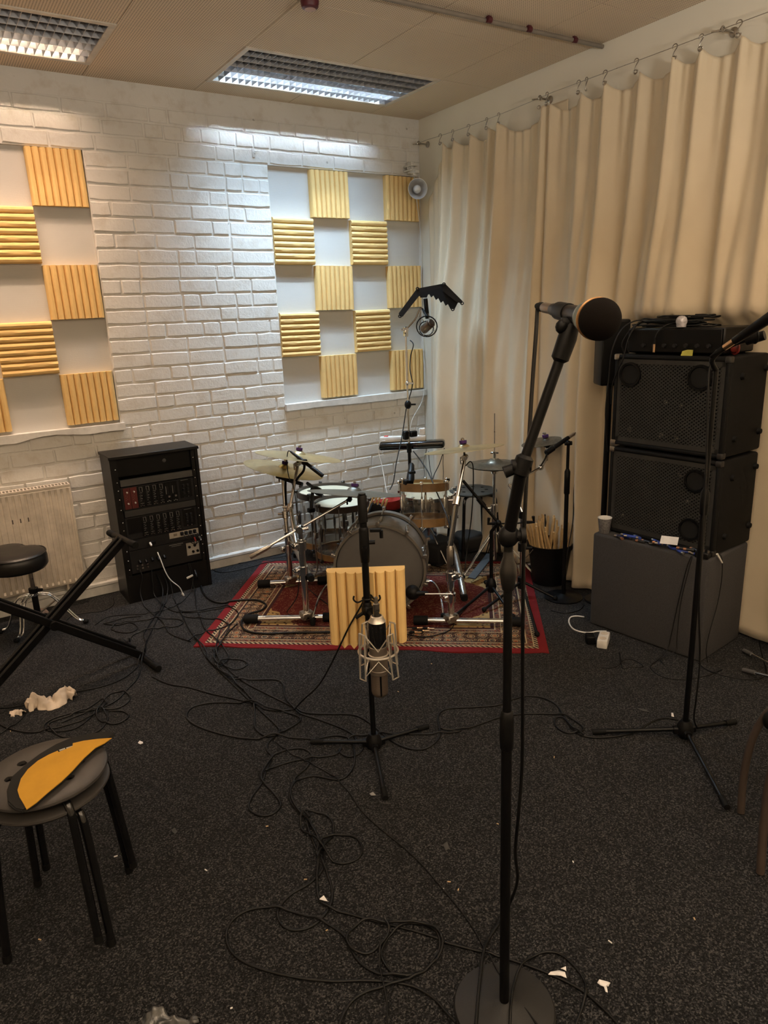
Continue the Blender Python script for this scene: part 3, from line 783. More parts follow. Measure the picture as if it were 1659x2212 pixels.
curtain('curtain', 'long cream curtain hanging behind the speaker cabinets', hy2, hy2[0]+.05, -3.35, 11)
# wire with wall eyes
pts = [V((WX, y, wire_z(y)+.004)) for y in [-.10-.1*i for i in range(33)]]
t = thing('curtain_wire', 'thin steel wire stretched along the wall above the cream curtains', 'wire', (WX, -1.5, WIRE_Z))
curve('wire', pts, .0017, steel, t, sub=1)
for y in (-.105, atx(1168, 222, WX).y, -2.44):
    b = MB(); z = wire_z(y); b.lathe([(0, .001), (.021, .001), (.021, .006), (.012, .012), (0, .012)], (0, y, z), (-1, 0, 0), 20); b.cyl((-.010, y, z), (WX-.012, y+.008, z+.003), .0055); b.torus((WX, y+.006, z+.004), (0, 1, 0), .011, .0035, 16, 6)
    b.cyl((WX+.01, y, z-.001), (WX-.02, y+.05, z+.002), .006, .003)
    obj('wall_eye', b, steel, t)
# S hooks
def s_hook(loc, a=0):
    b = MB(); pts = []
    for i in range(9): q = -.2*PI+1.3*PI*i/8; pts.append((.010*math.cos(q), .0, .013+.010*math.sin(q)))
    for i in range(9): q = .15*PI-1.2*PI*i/8+PI*0; pts.append((-.0+.008*math.cos(q+.3)*1, 0, -.016+.010*math.sin(q+.2)))
    up_ = [(-.012*math.cos(q), .019+.012*math.sin(q)) for q in [PI*1.15*k/9-.25 for k in range(10)]]
    lo = [(.010*math.cos(q), -.021-.010*math.sin(q)) for q in [PI*1.1*k/9-.1 for k in range(10)]]
    path = [V((0, x, z)) for x, z in up_[::-1]]+[V((0, x, z)) for x, z in lo][::1]
    path = [V((0, -x, z)) for x, z in up_]+[V((0, .002, 0))]+[V((0, x-.0, z)) for x, z in lo]
    b.tube(spline(path, 3), .0022, 6); return b
sh = obj('curtain_hook', s_hook((0, 0, 0)), steel); HG = 's hooks along the curtain wire'
first = True
ally = hy+hy2[:7]+[hy2[1]-.055]
for y in ally:
    o = sh if first else sh.copy()
    if not first: COL.objects.link(o)
    first = False
    o.location = (WX, y, wire_z(y)-.017); o.rotation_euler = (0, 0, random.uniform(-.3, .3)); o.scale = (1.05, 1.05, 1.05)
    tag(o, 'small steel hook holding a cream curtain on the wire', 'hook', HG)
Z = V((0, 0, 1))
def bar(b, a, c, w, h, upv=(0, 0, 1)):
    "rectangular tube from a to c, w across, h along upv"
    a, c = V(a), V(c); t = (c-a).normalized(); s = t.cross(V(upv)).normalized(); u = s.cross(t)
    q = [(-w/2, -h/2), (w/2, -h/2), (w/2, h/2), (-w/2, h/2)]; e = min(w, h)*.18
    P = []
    for sx, sy in ((-1, -1), (1, -1), (1, 1), (-1, 1)):
        x, y = sx*w/2, sy*h/2
        P += [(x-sx*e, y), (x, y-sy*e)] if sx*sy < 0 else [(x, y-sy*e), (x-sx*e, y)]
    b.prism(P, c-a, o=a, ex=s, ey=u)
# ------------------------------------------------------------------ rug
rug = MB(); nx, ny = 60, 44
ro = fl(418, 1399); ru = V((.772, -.637, 0)).normalized(); rv = V((.637, .772, 0))
rows = []
for j in range(ny+1):
    row = []
    for i in range(nx+1):
        x, y = RUGW*i/nx, RUGD*j/ny
        z = .005+(.004*max(0, math.sin(x*9+1))*(1-j/3) if j < 3 else 0)
        yy = y+(.010*math.sin(x*7.3)+.006*math.sin(x*17))*(1 if j == 0 else 0)*(0 < i < nx)
        row.append(rug.bm.verts.new((x, yy, z)))
    rows.append(row)
for p, q in zip(rows, rows[1:]):
    for i in range(nx): rug.bm.faces.new((p[i], p[i+1], q[i+1], q[i]))
r = bmesh.ops.extrude_face_region(rug.bm, geom=rug.bm.faces[:])
for v in r['geom']:
    if isinstance(v, bmesh.types.BMVert): v.co.z = .0004
o = one('rug', rug, rugm, 'red patterned rug with floral border under the drum kit', 'rug', ang=60)
o.location = (ro.x, ro.y, 0); o.rotation_euler = (0, 0, math.atan2(ru.y, ru.x))
RUGZ = .0052
# ------------------------------------------------------------------ microphone stands
def tripod(t, base, tips, hz, m=blackm):
    for tp in tips:
        b = MB(); d = (tp-base); d.z = 0; d.normalize(); a = V((base.x, base.y, hz))+d*.028; e = V((tp.x, tp.y, .011))
        b.cyl(a, e-(e-a).normalized()*.03, .0085, n=10); leg = obj('leg', b, m, t)
        b = MB(); b.cyl(e-(e-a).normalized()*.052, e, .0112, n=12); obj('rubber_foot', b, rubber, leg)
    b = MB(); b.lathe([(0, -.035), (.020, -.035), (.030, -.020), (.033, .0), (.030, .018), (.018, .040), (.0, .04)], V((base.x, base.y, hz)), n=18)
    for tp in tips:
        d = (tp-base); d.z = 0; d.normalize(); c = V((base.x, base.y, hz-.004)); bar(b, c, c+d*.045, .026, .030)
    obj('hub', b, black, t)
# stand in the middle of the room
bs = fl(808, 1612); bs = V((bs.x, bs.y, 0))
t = thing('mic_stand', 'black tripod mic stand holding the yellow foam square and hanging mic', 'mic stand', bs, 'black tripod stands on the carpet')
tripod(t, bs, [fl(672, 1607), fl(925, 1573), fl(833, 1730)], up(bs, 808, 1603).z)
zt, zs_, z3 = up(bs, 795, 1065).z, up(bs, 799, 1240).z, up(bs, 800, 1312).z
b = MB(); b.cyl(bs+Z*up(bs, 808, 1603).z, bs+Z*z3, .0105); obj('lower_tube', b, blackm, t)
b = MB(); b.cyl(bs+Z*z3, bs+Z*zt, .0135); obj('upper_tube', b, blackm, t)
b = MB(); b.lathe([(.0136, 0), (.017, .004), (.019, .05), (.018, .13), (.016, .137), (.0136, .14)], bs+Z*(up(bs, 797, 1215).z)); b.cyl(bs+Z*up(bs, 796, 1172).z, bs+Z*up(bs, 796, 1172).z+V((.035, -.02, 0)), .008); obj('clutch', b, black, t)
b = MB(); b.lathe([(.0136, 0), (.0175, .003), (.0175, .10), (.0136, .105)], bs+Z*up(bs, 796, 1128).z); obj('sleeve', b, black, t)
b = MB(); b.lathe([(.0106, 0), (.017, .002), (.017, .03), (.0136, .035)], bs+Z*(z3-.012)); obj('collar', b, black, t)
hp = bs+Z*up(bs, 799, 1292).z
b = MB(); rr = CR.copy(); rr.z = 0; rr.normalize(); fw = V((-CF.x, -CF.y, 0)).normalized()
b.torus(hp, Z, .016, .004, 16, 6)
for sg in (-1, 1): b.tube(spline([hp+rr*sg*.012+fw*.012, hp+rr*sg*.035+fw*.014+Z*(-.010), hp+rr*sg*.050+fw*.014+Z*.002, hp+rr*sg*.048+fw*.012+Z*.016]), .0035)
obj('cable_hook', b, black, t)
b = MB(); b.cyl(bs+Z*up(bs, 797, 1180).z, bs+Z*up(bs, 797, 1180).z+fw*.03, .008); obj('locking_knob', b, black, t)
b = MB(); hz = up(bs, 796, 1146).z; b.box((-.03, -.008, -.006), (.012, .008, .006), .002); b.cyl((-.03, 0, .0), (-.03, 0, -.03), .007); b.xf(Matrix.Translation(bs+Z*hz+rr*.035) @ Matrix.Rotation(math.atan2(rr.y, rr.x)+PI, 4, 'Z')); obj('holder_arm', b, black, t)
# foam square carried behind the tube
FC = at(799, 1325, dep(bs+Z*.62)+.03)
d = V((bs.x, bs.y, 0))-V((CAM.x, CAM.y, 0)); d.normalize()
FC = bs+d*.018+Z*up(bs, 799, 1325).z
b = foam_tile('x', .305, .020, .030, 8)
for v in b.bm.verts:
    v.co.y += .026*(abs(v.co.x)/.15)**2 + (.010 if abs(v.co.x) < .03 else 0)
    if v.co.z < -.14: v.co.z += (.010*(math.cos(v.co.x*2*PI/.038)) if v.co.y < -.03 else 0)
b.xf(Matrix.Translation(FC+d*.058) @ Matrix.Rotation(math.atan2(rr.y, rr.x), 4, 'Z'))
tag(obj('foam_tile', b, foam, ang=25), 'yellow bent foam square fixed to the mic stand before the bass drum', 'foam tile')
# hanging condenser mic in its cradle
mdp = dep(bs+Z*.5)-.16
A = at(814, 1338, mdp); B = at(818, 1502, mdp); ax = V((0, 0, -1)); ln = (A-B).length
t = thing('condenser_mic', 'champagne and black condenser mic hanging upside down on the middle stand', 'microphone', A)
P0 = V((A.x, A.y, A.z))
k = ln/.30; R_ = .0325
L = A.z-up(A, 818, 1503).z
b = MB(); b.lathe([(0, .000), (R_*.75, .0), (R_*.95, .006), (R_, .02), (R_, L*.33), (0, L*.33)], P0, ax, 28); obj('body', b, blackgloss, t, label='black mic body')
b = MB(); b.lathe([(R_*.96, L*.33), (R_*1.04, L*.335), (R_*1.04, L*.63), (R_*1.10, L*.635), (R_*1.10, L*.68), (R_*1.04, L*.685), (R_*1.0, L*.69), (0, L*.69)], P0, ax, 28); obj('barrel', b, greymic, t)
b = MB(); b.lathe([(R_*.97, L*.685), (R_*.97, L*.93), (R_*.90, L*.965), (R_*.62, L*.993), (0, L)], P0, ax, 28)
def mesh_metal(name, c, sc):
    s = N(name); w = s.n('ShaderNodeTexChecker'); w.inputs['Scale'].default_value = sc; s.l(s.tc.outputs['Object'], w.inputs['Vector'])
    s.set(Base_Color=s.mix(w.outputs['Fac'], tuple(x*.35 for x in c), c), Roughness=.4, Metallic=.8); s.bump(w.outputs['Fac'], .5, .001); return s.m
obj('grille', b, mesh_metal('mic_mesh', (.42, .33, .26), 500), t)
b = MB()
for sg in (-1, 1): b.box((-.003, sg*R_*.98-.002, -L*.95), (.003, sg*R_*.98+.002, -L*.69), m=Matrix.Translation(P0) @ Matrix.Rotation(math.atan2(fw.y, fw.x)-PI/2+.15, 4, 'Z'))
obj('rib', b, blackm, t)
b = MB(); b.lathe([(0, .0), (.010, 0), (.010, -.018), (.012, -.02), (.012, -.050), (.008, -.052), (.006, -.075), (0, -.075)], P0+Z*.012, ax, 14); plug = obj('plug', b, steel, t)
t2 = thing('shock_mount', 'silver wire shock mount cradle around the hanging condenser mic', 'shock mount', P0)
wirem = M('bright_wire', (.66, .61, .54), .35, .7)
b = MB(); b.lathe([(R_*.55, .016), (R_*.70, .013), (R_*.80, .002), (R_*1.0, -.006), (R_*.9, -.010), (R_*.55, .004)], P0, Z, 28, closed=True); obj('collar', b, wirem, t2)
rc = P0-Z*(L*.40); RR = .072
b = MB(); b.torus(rc, Z, RR, .0046, 40, 8); obj('outer_ring', b, wirem, t2)
b = MB(); b.torus(rc-Z*.012, Z, R_*1.10, .003, 30, 8); obj('inner_ring', b, wirem, t2)
for q in range(4):
    an = math.atan2(fw.y, fw.x)+PI/4+q*PI/2; e = V((math.cos(an), math.sin(an), 0)); sd = V((-e.y, e.x, 0))
    b = MB(); lo = rc+e*(RR+.004)-Z*.085; hi = rc+e*(RR*.92)+Z*.088
    hi = hi+e*.006; lo = lo+e*.008; b.tube([hi-sd*.020, hi+sd*.006, lo+sd*.016, lo-sd*.014, hi-sd*.020], .0034, 6); obj('cradle_wire', b, wirem, t2)
b = MB(); K = 8; pts = []
for q in range(K): an = math.atan2(fw.y, fw.x)+PI/4+q*PI/4; rad = RR*1.0 if q % 2 == 0 else R_*1.12; pts.append(rc+V((math.cos(an), math.sin(an), 0))*rad+Z*(-.082 if q % 2 == 0 else -.028))
b.tube(pts, .0030, 6, closed=True)
pts = []
for q in range(K): an = math.atan2(fw.y, fw.x)+PI/4+q*PI/4; rad = RR*.92 if q % 2 == 0 else R_*1.12; pts.append(rc+V((math.cos(an), math.sin(an), 0))*rad+Z*(.085 if q % 2 == 0 else .012))
b.tube(pts, .0030, 6, closed=True); obj('elastic_cord', b, wirem, t2)
b = MB(); kn = bs+Z*(P0.z-.02); b.cyl(P0+V((0, 0, -.02))-fw*.03, kn+fw*.012, .006); b.box((kn.x-.018, kn.y-.018, kn.z-.02), (kn.x+.018, kn.y+.018, kn.z+.02), .005); b.cyl(kn, kn-rr*.045-Z*.03, .007); obj('mount_arm', b, black, t2)
MIC_PLUG = P0+Z*.085
# ------------------------------------------------------------------ foreground stand with vocal mic
bs = fl(1089, 2180); bs = V((bs.x, bs.y, 0))
t = thing('mic_stand', 'black round-base mic stand in front, carrying the black vocal mic', 'mic stand', bs)
b = MB(); b.lathe([(0, .030), (.020, .030), (.030, .022), (.108, .014), (.122, .011), (.126, .005), (.125, 0), (0, 0)], bs+Z*.0004, n=56); obj('round_base', b, M('cast_iron_base', (.0075, .0072, .007), .6, bump=.3, bscale=300), t)
zj, zc1, zc0 = up(bs, 1085, 1168).z, up(bs, 1087, 1535).z, up(bs, 1088, 1618).z
b = MB(); b.cyl(bs+Z*.02, bs+Z*zc0, .0120, n=16); obj('lower_tube', b, blackm, t)
b = MB(); b.lathe([(.0121, 0), (.0150, .004), (.0158, .03), (.0158, zc1-zc0-.02), (.013, zc1-zc0-.004), (.0096, zc1-zc0)], bs+Z*zc0, n=18); obj('clutch', b, black, t)
b = MB(); b.cyl(bs+Z*zc1, bs+Z*zj, .0094, n=16); obj('upper_tube', b, blackm, t)
zp0, zp1 = up(bs, 1085, 1275).z, up(bs, 1085, 1190).z; hh = zp1-zp0
b = MB(); b.lathe([(.0096, 0), (.0125, hh*.03), (.0150, hh*.2), (.0185, hh*.45), (.0165, hh*.66), (.011, hh*.85), (.010, hh)], bs+Z*zp0, n=20); obj('grip', b, M('worn_black_grip', (.012, .011, .010), .32, coat=.3), t)
J = bs+Z*(zj+.010)
b = MB(); b.ball(J, .024, 18, (1, .8, 1)); b.cyl(J-rr*.014, J+rr*.026, .011, .012, 14); b.cyl(J+rr*.024, J+rr*.034, .017, .016, 14); obj('swivel', b, black, t)
dm = 1.30
K1 = at(1128, 1006, dep(J)-.08); TP = at(1212, 768, dm)
b = MB(); s0 = (K1-J).normalized(); b.cyl(J-s0*.01, K1, .0125, n=14); obj('boom_lower', b, blackm, t)
b = MB(); b.lathe([(.012, -.02), (.017, -.016), (.018, .0), (.017, .016), (.010, .022)], K1, (TP-K1), 18); b.cyl(K1-rr*.02, K1+rr*.016, .013); b.cyl(K1+rr*.0, K1-rr*.034-Z*.012, .010, .012); obj('boom_joint', b, black, t)
b = MB(); b.cyl(K1, TP, .0098, n=14); obj('boom_upper', b, blackm, t)
b = MB(); a = (TP-K1).normalized(); b.lathe([(.0098, 0), (.0165, .006), (.0175, .045), (.014, .070), (.0, .072)], TP-a*.012, a, 16); N0 = TP+a*.060
b.ball(N0+rr*.010, .014, 14); b.cyl(N0-rr*.020, N0+rr*.022, .011, .013, 14); b.ball(N0-rr*.018-Z*.006, .0135, 12, (1, 1, 1)); obj('tilt_head', b, black, t)
XA, XB = at(1174, 664, dm+.10), at(1262, 683, dm-.055)
mx = (XB-XA).normalized()
b = MB(); cc = XA+mx*((XB-XA).length*.52); upn = (N0-cc); b.tube([N0, cc+upn*.45, cc+upn*.16], [.010, .010, .014], 10); b.lathe([(.0155, -.022), (.0165, -.020), (.0170, .022), (.0155, .022), (.0145, -.022)], cc, mx, 18, closed=True); obj('mic_clip', b, black, t)
t = thing('vocal_mic', 'black handheld vocal mic with round windscreen and copper ring in front', 'microphone', cc)
Lm = (XB-XA).length; RB = 47*dm/FPX*.875
b = MB(); b.lathe([(0, Lm*.24), (.0102, Lm*.24), (.0115, Lm*.26), (.0150, Lm*.65), (.0165, Lm*.95), (.019, Lm*.99), (.0, Lm)], XA, mx, 22); obj('handle', b, M('dark_brown_handle', (.010, .0085, .008), .4), t)
b = MB(); b.lathe([(.0, 0), (.0085, 0), (.0102, .006), (.0102, Lm*.24), (0, Lm*.24)], XA, mx, 16); obj('plug', b, M('brown_nickel_plug', (.30, .24, .19), .35, .85), t)
b = MB(); b.lathe([(.0, -.030), (.006, -.030), (.0095, -.012), (.0088, .001), (0, .001)], XA, mx, 14); obj('plug_boot', b, rubber, t)
BC = at(1296, 690, dm-.13); ma = (BC-XB).normalized()
b = MB(); b.lathe([(.0165, .0), (.021, .010), (.026, .020), (.026, .026), (0, .026)], XB-ma*.006, ma, 24); obj('collar', b, M('blue_grey_collar', (.16, .19, .19), .4), t)
b = MB(); rc = BC-ma*RB*.46; b.torus(rc, ma, RB*.915, .0036, 40, 8); obj('ring', b, M('copper_ring', (.45, .24, .10), .35, .7), t)
b = MB(); prof = []
for i in range(17):
    q = PI*i/16; prof.append((RB*math.sin(q)*(1 if q < PI/2 else 1.0), -RB*math.cos(q)*.92))
b.lathe(prof, BC, ma, 40); wf = M('windscreen_foam', (.0075, .0056, .0048), .95, spec=.1, bump=.7, bscale=900, bdist=.002); obj('windscreen', b, wf, t)
VMIC = XA-mx*.028
# ------------------------------------------------------------------ stand at the right with a mic leaving the picture
bs = fl(1478, 1592); bs = V((bs.x, bs.y, 0))
t = thing('mic_stand', 'black tripod mic stand in front of the grey carpeted box', 'mic stand', bs, 'black tripod stands on the carpet')
tripod(t, bs, [fl(1280, 1586), fl(1588, 1564), fl(1570, 1750)], up(bs, 1478, 1575).z)
zt = up(bs, 1532, 800).z; zm = up(bs, 1505, 1080).z
b = MB(); b.cyl(bs+Z*.07, bs+Z*zm, .0110); obj('lower_tube', b, blackm, t)
b = MB(); b.cyl(bs+Z*zm, bs+Z*zt, .0085); obj('upper_tube', b, blackm, t)
b = MB(); b.lathe([(.011, -.055), (.015, -.05), (.016, .0), (.015, .03), (.0087, .045)], bs+Z*zm); obj('clutch', b, black, t)
dp = dep(bs+Z*zt)
pts = [bs+Z*zt, at(1538, 778, dp-.02), at(1558, 757, dp-.05), at(1590, 741, dp-.09), at(1624, 731, dp-.12)]
b = MB(); b.tube(spline(pts), .0092, 10); obj('bent_arm', b, blackm, t)
b = MB(); b.cyl(at(1612, 736, dp-.11), at(1652, 724, dp-.15), .016); b.torus(at(1632, 728, dp-.13), CR, .019, .004); obj('clip', b, black, t)
t = thing('vocal_mic', 'black mic with gold plug cut off by the photo edge', 'microphone', at(1600, 725, dp-.1))
a, c = at(1586, 737, dp-.12), at(1690, 668, dp-.28); ax = (c-a).normalized()
b = MB(); b.lathe([(0, 0), (.0125, 0), (.0150, .05), (.019, .17), (.019, .18), (0, .18)], a, ax, 20); obj('handle', b, black, t)
b = MB(); b.lathe([(0, -.040), (.0105, -.040), (.0110, 0), (0, 0)], a, ax, 14); obj('plug', b, gold, t)
b = MB(); b.lathe([(0, .30-.06), (.012, .238), (.024, .22), (.027, .20), (.024, .185), (.019, .178), (0, .178)], a, ax, 20); obj('grille', b, mesh_metal('mic_mesh_dark', (.12, .12, .12), 600), t)
b = MB(); b.lathe([(0, -.10), (.005, -.10), (.0095, -.06), (.0100, -.040), (0, -.04)], a, ax, 12); obj('plug_boot', b, rubber, t)
RMIC = a-ax*.09; RST = bs; RDP = dp
# ------------------------------------------------------------------ grey carpeted box with cabinets on top
ct, st = math.cos(.11), math.sin(.11)
BF = V((-.459, -2.834, 0)); e1 = V((-st*-1, -ct, 0)); e1 = V((.11, -.994, 0)).normalized(); e2 = V((.994, .11, 0)).normalized()
mbox = Matrix(((e2.x, -e1.x, 0, BF.x), (e2.y, -e1.y, 0, BF.y), (0, 0, 1, 0), (0, 0, 0, 1)))   # local x into the wall, y away from the viewer
BW, BD, BH = .632, .395, .524
b = MB(); b.box((0, 0, .0006), (BD, BW, BH), .014, seg=3); b.xf(mbox)
one('carpeted_box', b, felt, 'big grey carpet-covered box standing on the floor under two speaker cabinets', 'box', ang=60)
def grille(b, x, y0, y1, z0, z1, ports, dx=.0225, dz=.0165, w=.0062):
    "diamond mesh in the plane x, clipped to a rectangle, built of thin strips"
    sl = dz/dx; n = int((y1-y0)/dx)+int((z1-z0)/dz)+2
    for sg in (1, -1):
        k = -n
        while k < n:
            # line z = z0 + sg*sl*(y-yc) + k*dz
            yc = y0 if sg > 0 else y1
            pts = []
            ya, yb = y0, y1
            za = z0+sg*sl*(ya-yc)+k*dz; zb = z0+sg*sl*(yb-yc)+k*dz
            lo, hi = 0.0, 1.0; dzz = zb-za
            for lim, s in ((z0, 1), (z1, -1)):
                fa, fb = s*(za-lim), s*(zb-lim)
                if fa < 0 and fb < 0: lo, hi = 1, 0; break
                if fa < 0: lo = max(lo, fa/(fa-fb))
                elif fb < 0: hi = min(hi, fa/(fa-fb))
            if hi-lo > .01:
                p = V((x+(.0008 if sg > 0 else -.0008), ya+(yb-ya)*lo, za+dzz*lo)); q = V((x+(.0008 if sg > 0 else -.0008), ya+(yb-ya)*hi, za+dzz*hi))
                bar(b, p, q, .002, w, (0, -sg*sl, 1))
            k += 1
def cabinet(label, o, yaw, W, D, HT, ports, cones):
    m = Matrix.Translation(o) @ Matrix.Rotation(yaw, 4, 'Z')
    t = thing('speaker_cabinet', label, 'speaker cabinet', o, 'black speaker cabinets with diamond grilles')
    b = MB(); e = .03
    b.box((.022, 0, 0), (D, W, HT), .012, seg=3)
    for lo, hi in (((0, 0, 0), (.03, W, .020)), ((0, 0, HT-.020), (.03, W, HT)), ((0, 0, .0), (.03, .020, HT)), ((0, W-.020, 0), (.03, W, HT))): b.box(lo, hi, .008, seg=2)
    b.xf(m); obj('body', b, tolex, t)
    b = MB(); b.box((.016, .02, .02), (.0215, W-.02, HT-.02)); b.xf(m); obj('baffle', b, rubber, t)
    b = MB(); y0, y1, z0, z1 = .021, W-.021, .021, HT-.021
    f = .022
    for lo, hi in (((.004, y0, z0), (.009, y1, z0+f)), ((.004, y0, z1-f), (.009, y1, z1)), ((.004, y0, z0), (.009, y0+f*.8, z1)), ((.004, y1-f*.8, z0), (.009, y1, z1))): b.box(lo, hi)
    grille(b, .0065, y0+f*.5, y1-f*.5, z0+f*.5, z1-f*.5, ports); b.xf(m); obj('grille', b, grill, t, smooth=False)
    for (py, pz, pr) in ports:
        b = MB(); b.lathe([(pr*.74, .030), (pr*.76, .004), (pr*.82, -.004), (pr*.98, -.004), (pr*1.0, .006), (pr*.9, .006), (pr*.80, .030)], (.0, py, pz), (1, 0, 0), 36, closed=True); b.xf(m); p = obj('port', b, blackm, t)
        b = MB(); b.lathe([(0, .0005), (pr*.77, .0005), (pr*.77, .0025), (0, .0025)], (0, py, pz), (1, 0, 0), 28); b.xf(m); obj('port_hole', b, M('deep_black', (.002, .002, .002), .9) if 'deep_black' not in bpy.data.materials else bpy.data.materials['deep_black'], p)
    for (py, pz) in cones:
        b = MB(); b.cyl((.0105, py, pz), (.0075, py, pz), .0055, n=10); b.torus((.0080, py, pz), (1, 0, 0), .0095, .0016, 14, 5); b.xf(m); obj('bolt', b, M('dull_bolt', (.20, .18, .14), .5, .8) if 'dull_bolt' not in bpy.data.materials else bpy.data.materials['dull_bolt'], t)
    for (px_, pz) in ((D*.32, HT*.80), (D*.26, HT*.18), (D*.92, HT*.85), (D*.90, HT*.2)):
        b = MB(); b.lathe([(0, -.016), (.012, -.014), (.017, 0), (0, 0)], (px_, 0, pz), (0, 1, 0), 14); b.xf(m); obj('side_foot', b, rubber, t)
    for cy in (0, W):
        for cz_ in (0, HT):
            b = MB(); sy, sz = (1 if cy == 0 else -1), (1 if cz_ == 0 else -1)
            b.box((-.003, cy-sy*.003, cz_-sz*.003), (.030, cy+sy*.026, cz_+sz*.026), .006, seg=2); b.xf(m); obj('corner_guard', b, M('corner_nickel', (.07, .07, .07), .4, .8) if cy == 0 else steel, t)
    return m
cw, ch = .592, .452
o1 = BF+e2*.050+e1*-.012; o1.z = BH+.0042
yaw = math.atan2(e2.y, e2.x)-.045
m1 = cabinet('lower black speaker cabinet with two ports at one side, standing on the grey box', o1, yaw, cw, .345, ch, [(.115, .345, .056), (.125, .105, .056)], [(.20, .36), (.50, .10), (.15, .24)])
o2 = o1+e2*.004; o2.z = BH+ch+.0165
m2 = cabinet('upper black speaker cabinet with ports in its two top corners, under the amp', o2, yaw, cw, .345, ch, [(.135, ch-.095, .060), (.50, ch-.095, .060)], [(.30, .235), (.315, .075), (.235, .07), (.49, .085), (.05, .06), (.22, .225)])
# rubber feet belong to the upper cabinet
up_cab = [o for o in bpy.data.objects if o.get('label', '').startswith('upper black speaker')][0]
for y in (.07, cw-.07):
    for x in (.05, .29): b = MB(); b.cyl((x, y, ch+.0005), (x, y, ch+.0118), .016, n=10); b.xf(m1); obj('rubber_foot', b, rubber, up_cab)
# amp head with a heap of cables
TOPZ = o2.z+ch+.001
t = thing('amp_head', 'black amplifier head covered in cables on the upper speaker cabinet', 'amplifier', (m2 @ V((.17, .3, ch+.001))))
b = MB(); b.box((.035, .055, ch+.008), (.30, cw-.045, ch+.125), .006); b.xf(m2); obj('case', b, blackm, t)
b = MB(); b.box((.028, .065, ch+.014), (.0345, cw-.055, ch+.118), .002); b.xf(m2); pn = obj('front_panel', b, black, t)
b = MB()
for k in range(7): b.cyl((.028, .12+.055*k, ch+.045), (.016, .12+.055*k, ch+.045), .010, .009, 12)
b.xf(m2); obj('knob', b, darkgrey, pn)
for y in (.09, cw-.09):
    for x in (.06, .27): b = MB(); b.cyl((x, y, ch+.0015), (x, y, ch+.0085), .012, n=10); b.xf(m2); obj('rubber_foot', b, rubber, t)
CG = 'coiled black cables on the amp head'
rnd = random.Random(5)
for k in range(9):
    c0 = V((rnd.uniform(.12, .20), rnd.uniform(.22, .40), 0)); pts = []
    ra, rb = rnd.uniform(.05, .10), rnd.uniform(.13, .20)
    for i in range(16):
        an = 2*PI*i/15*1.0+rnd.uniform(0, .3); pts.append(m2 @ V((c0.x+ra*math.cos(an), c0.y+rb*math.sin(an), ch+.131+.0055*k+rnd.uniform(-.003, .004))))
    tag(curve('cable', pts, .0035, cabm), 'black cable coiled in the heap on top of the amp head', 'cable', CG)
pts = [m2 @ V(p) for p in ((.12, .45, ch+.15), (.06, .52, ch+.16), (.0, .56, ch+.12), (-.035, .585, ch+.02), (-.03, .60, ch-.12), (-.03, .61, ch-.30), (.02, .62, ch-.5))]
tag(curve('cable', pts, .0035, cabm), 'black cable hanging from the amp heap over the left edge of the upper cabinet', 'cable')
pts = [m2 @ V(p) for p in ((.15, .47, ch+.15), (.05, .50, ch+.15), (.002, .52, ch+.08), (-.020, .53, ch-.02), (-.020, .555, ch-.07), (.0, .600, ch-.16), (.02, .615, ch-.25))]
tag(curve('cable', pts, .0032, cabm), 'black cable looping down over the left port of the upper cabinet', 'cable')
for k, (y, w_) in enumerate(((.50, .0), (.47, .02))):
    pts = [m2 @ V(p) for p in ((.14, y, ch+.16), (.05, y+.03, ch+.13+w_), (.01, y+.06, ch+.06), (.02, y+.055, ch+.008))]
    tag(curve('cable', pts, .003, cabm), ('thin', 'second thin')[k]+' black cable drooping off the amp head beside the curtain', 'cable')
pts = [m2 @ V(p) for p in ((.10, .30, ch+.150), (.04, .345, ch+.138), (.014, .375, ch+.10), (.010, .382, ch+.052))]
t = thing('plug_cable', 'black cable with brass plug hanging in front of the amp head', 'cable', pts[0])
curve('cord', pts, .0035, cabm, t); b = MB(); b.cyl(pts[-1], pts[-1]-Z*.038, .0068, .0060); obj('plug', b, gold, t); b = MB(); b.cyl(pts[-1]+Z*.03, pts[-1], .0055, .0068); obj('boot', b, rubber, t)
# small ball, yellow tag, red thing
c = m2 @ V((.050, .275, ch+.150)); b = MB(); b.lathe([(0, -.022), (.021, -.022), (.022, -.010), (.0255, .0), (.0255, .008), (.021, .020), (.012, .027), (0, .029)], c, n=18)
one('crumpled_ball', b, M('crumpled_foil', (.58, .56, .60), .35, .3, var=.35, scale=60, bump=1, bscale=90, bdist=.004), 'small crumpled silvery white ball on top of the amp head', 'ball')
c = m2 @ V((.015, .222, ch+.001)); b = MB(); b.prism([(-.024, 0), (.026, 0), (.028, .026), (.002, .026), (-.018, .020)], (.012, 0, 0), o=c, ex=-m2.to_3x3().col[1], ey=(0, 0, 1)); one('yellow_tag', b, tagyellow, 'yellow paper tag standing before the amp head', 'tag')
c = m2 @ V((.10, .040, ch+.036)); b = MB(); b.torus(c, (1, -.4, .1), .030, .0045, 24, 8); b.ball(c, .024, 14, (.55, 1, 1)); one('red_puck', b, M('red_black_plastic', (.16, .02, .015), .4, var=.9, scale=40), 'small red and black round gadget at the amp corner', 'gadget')
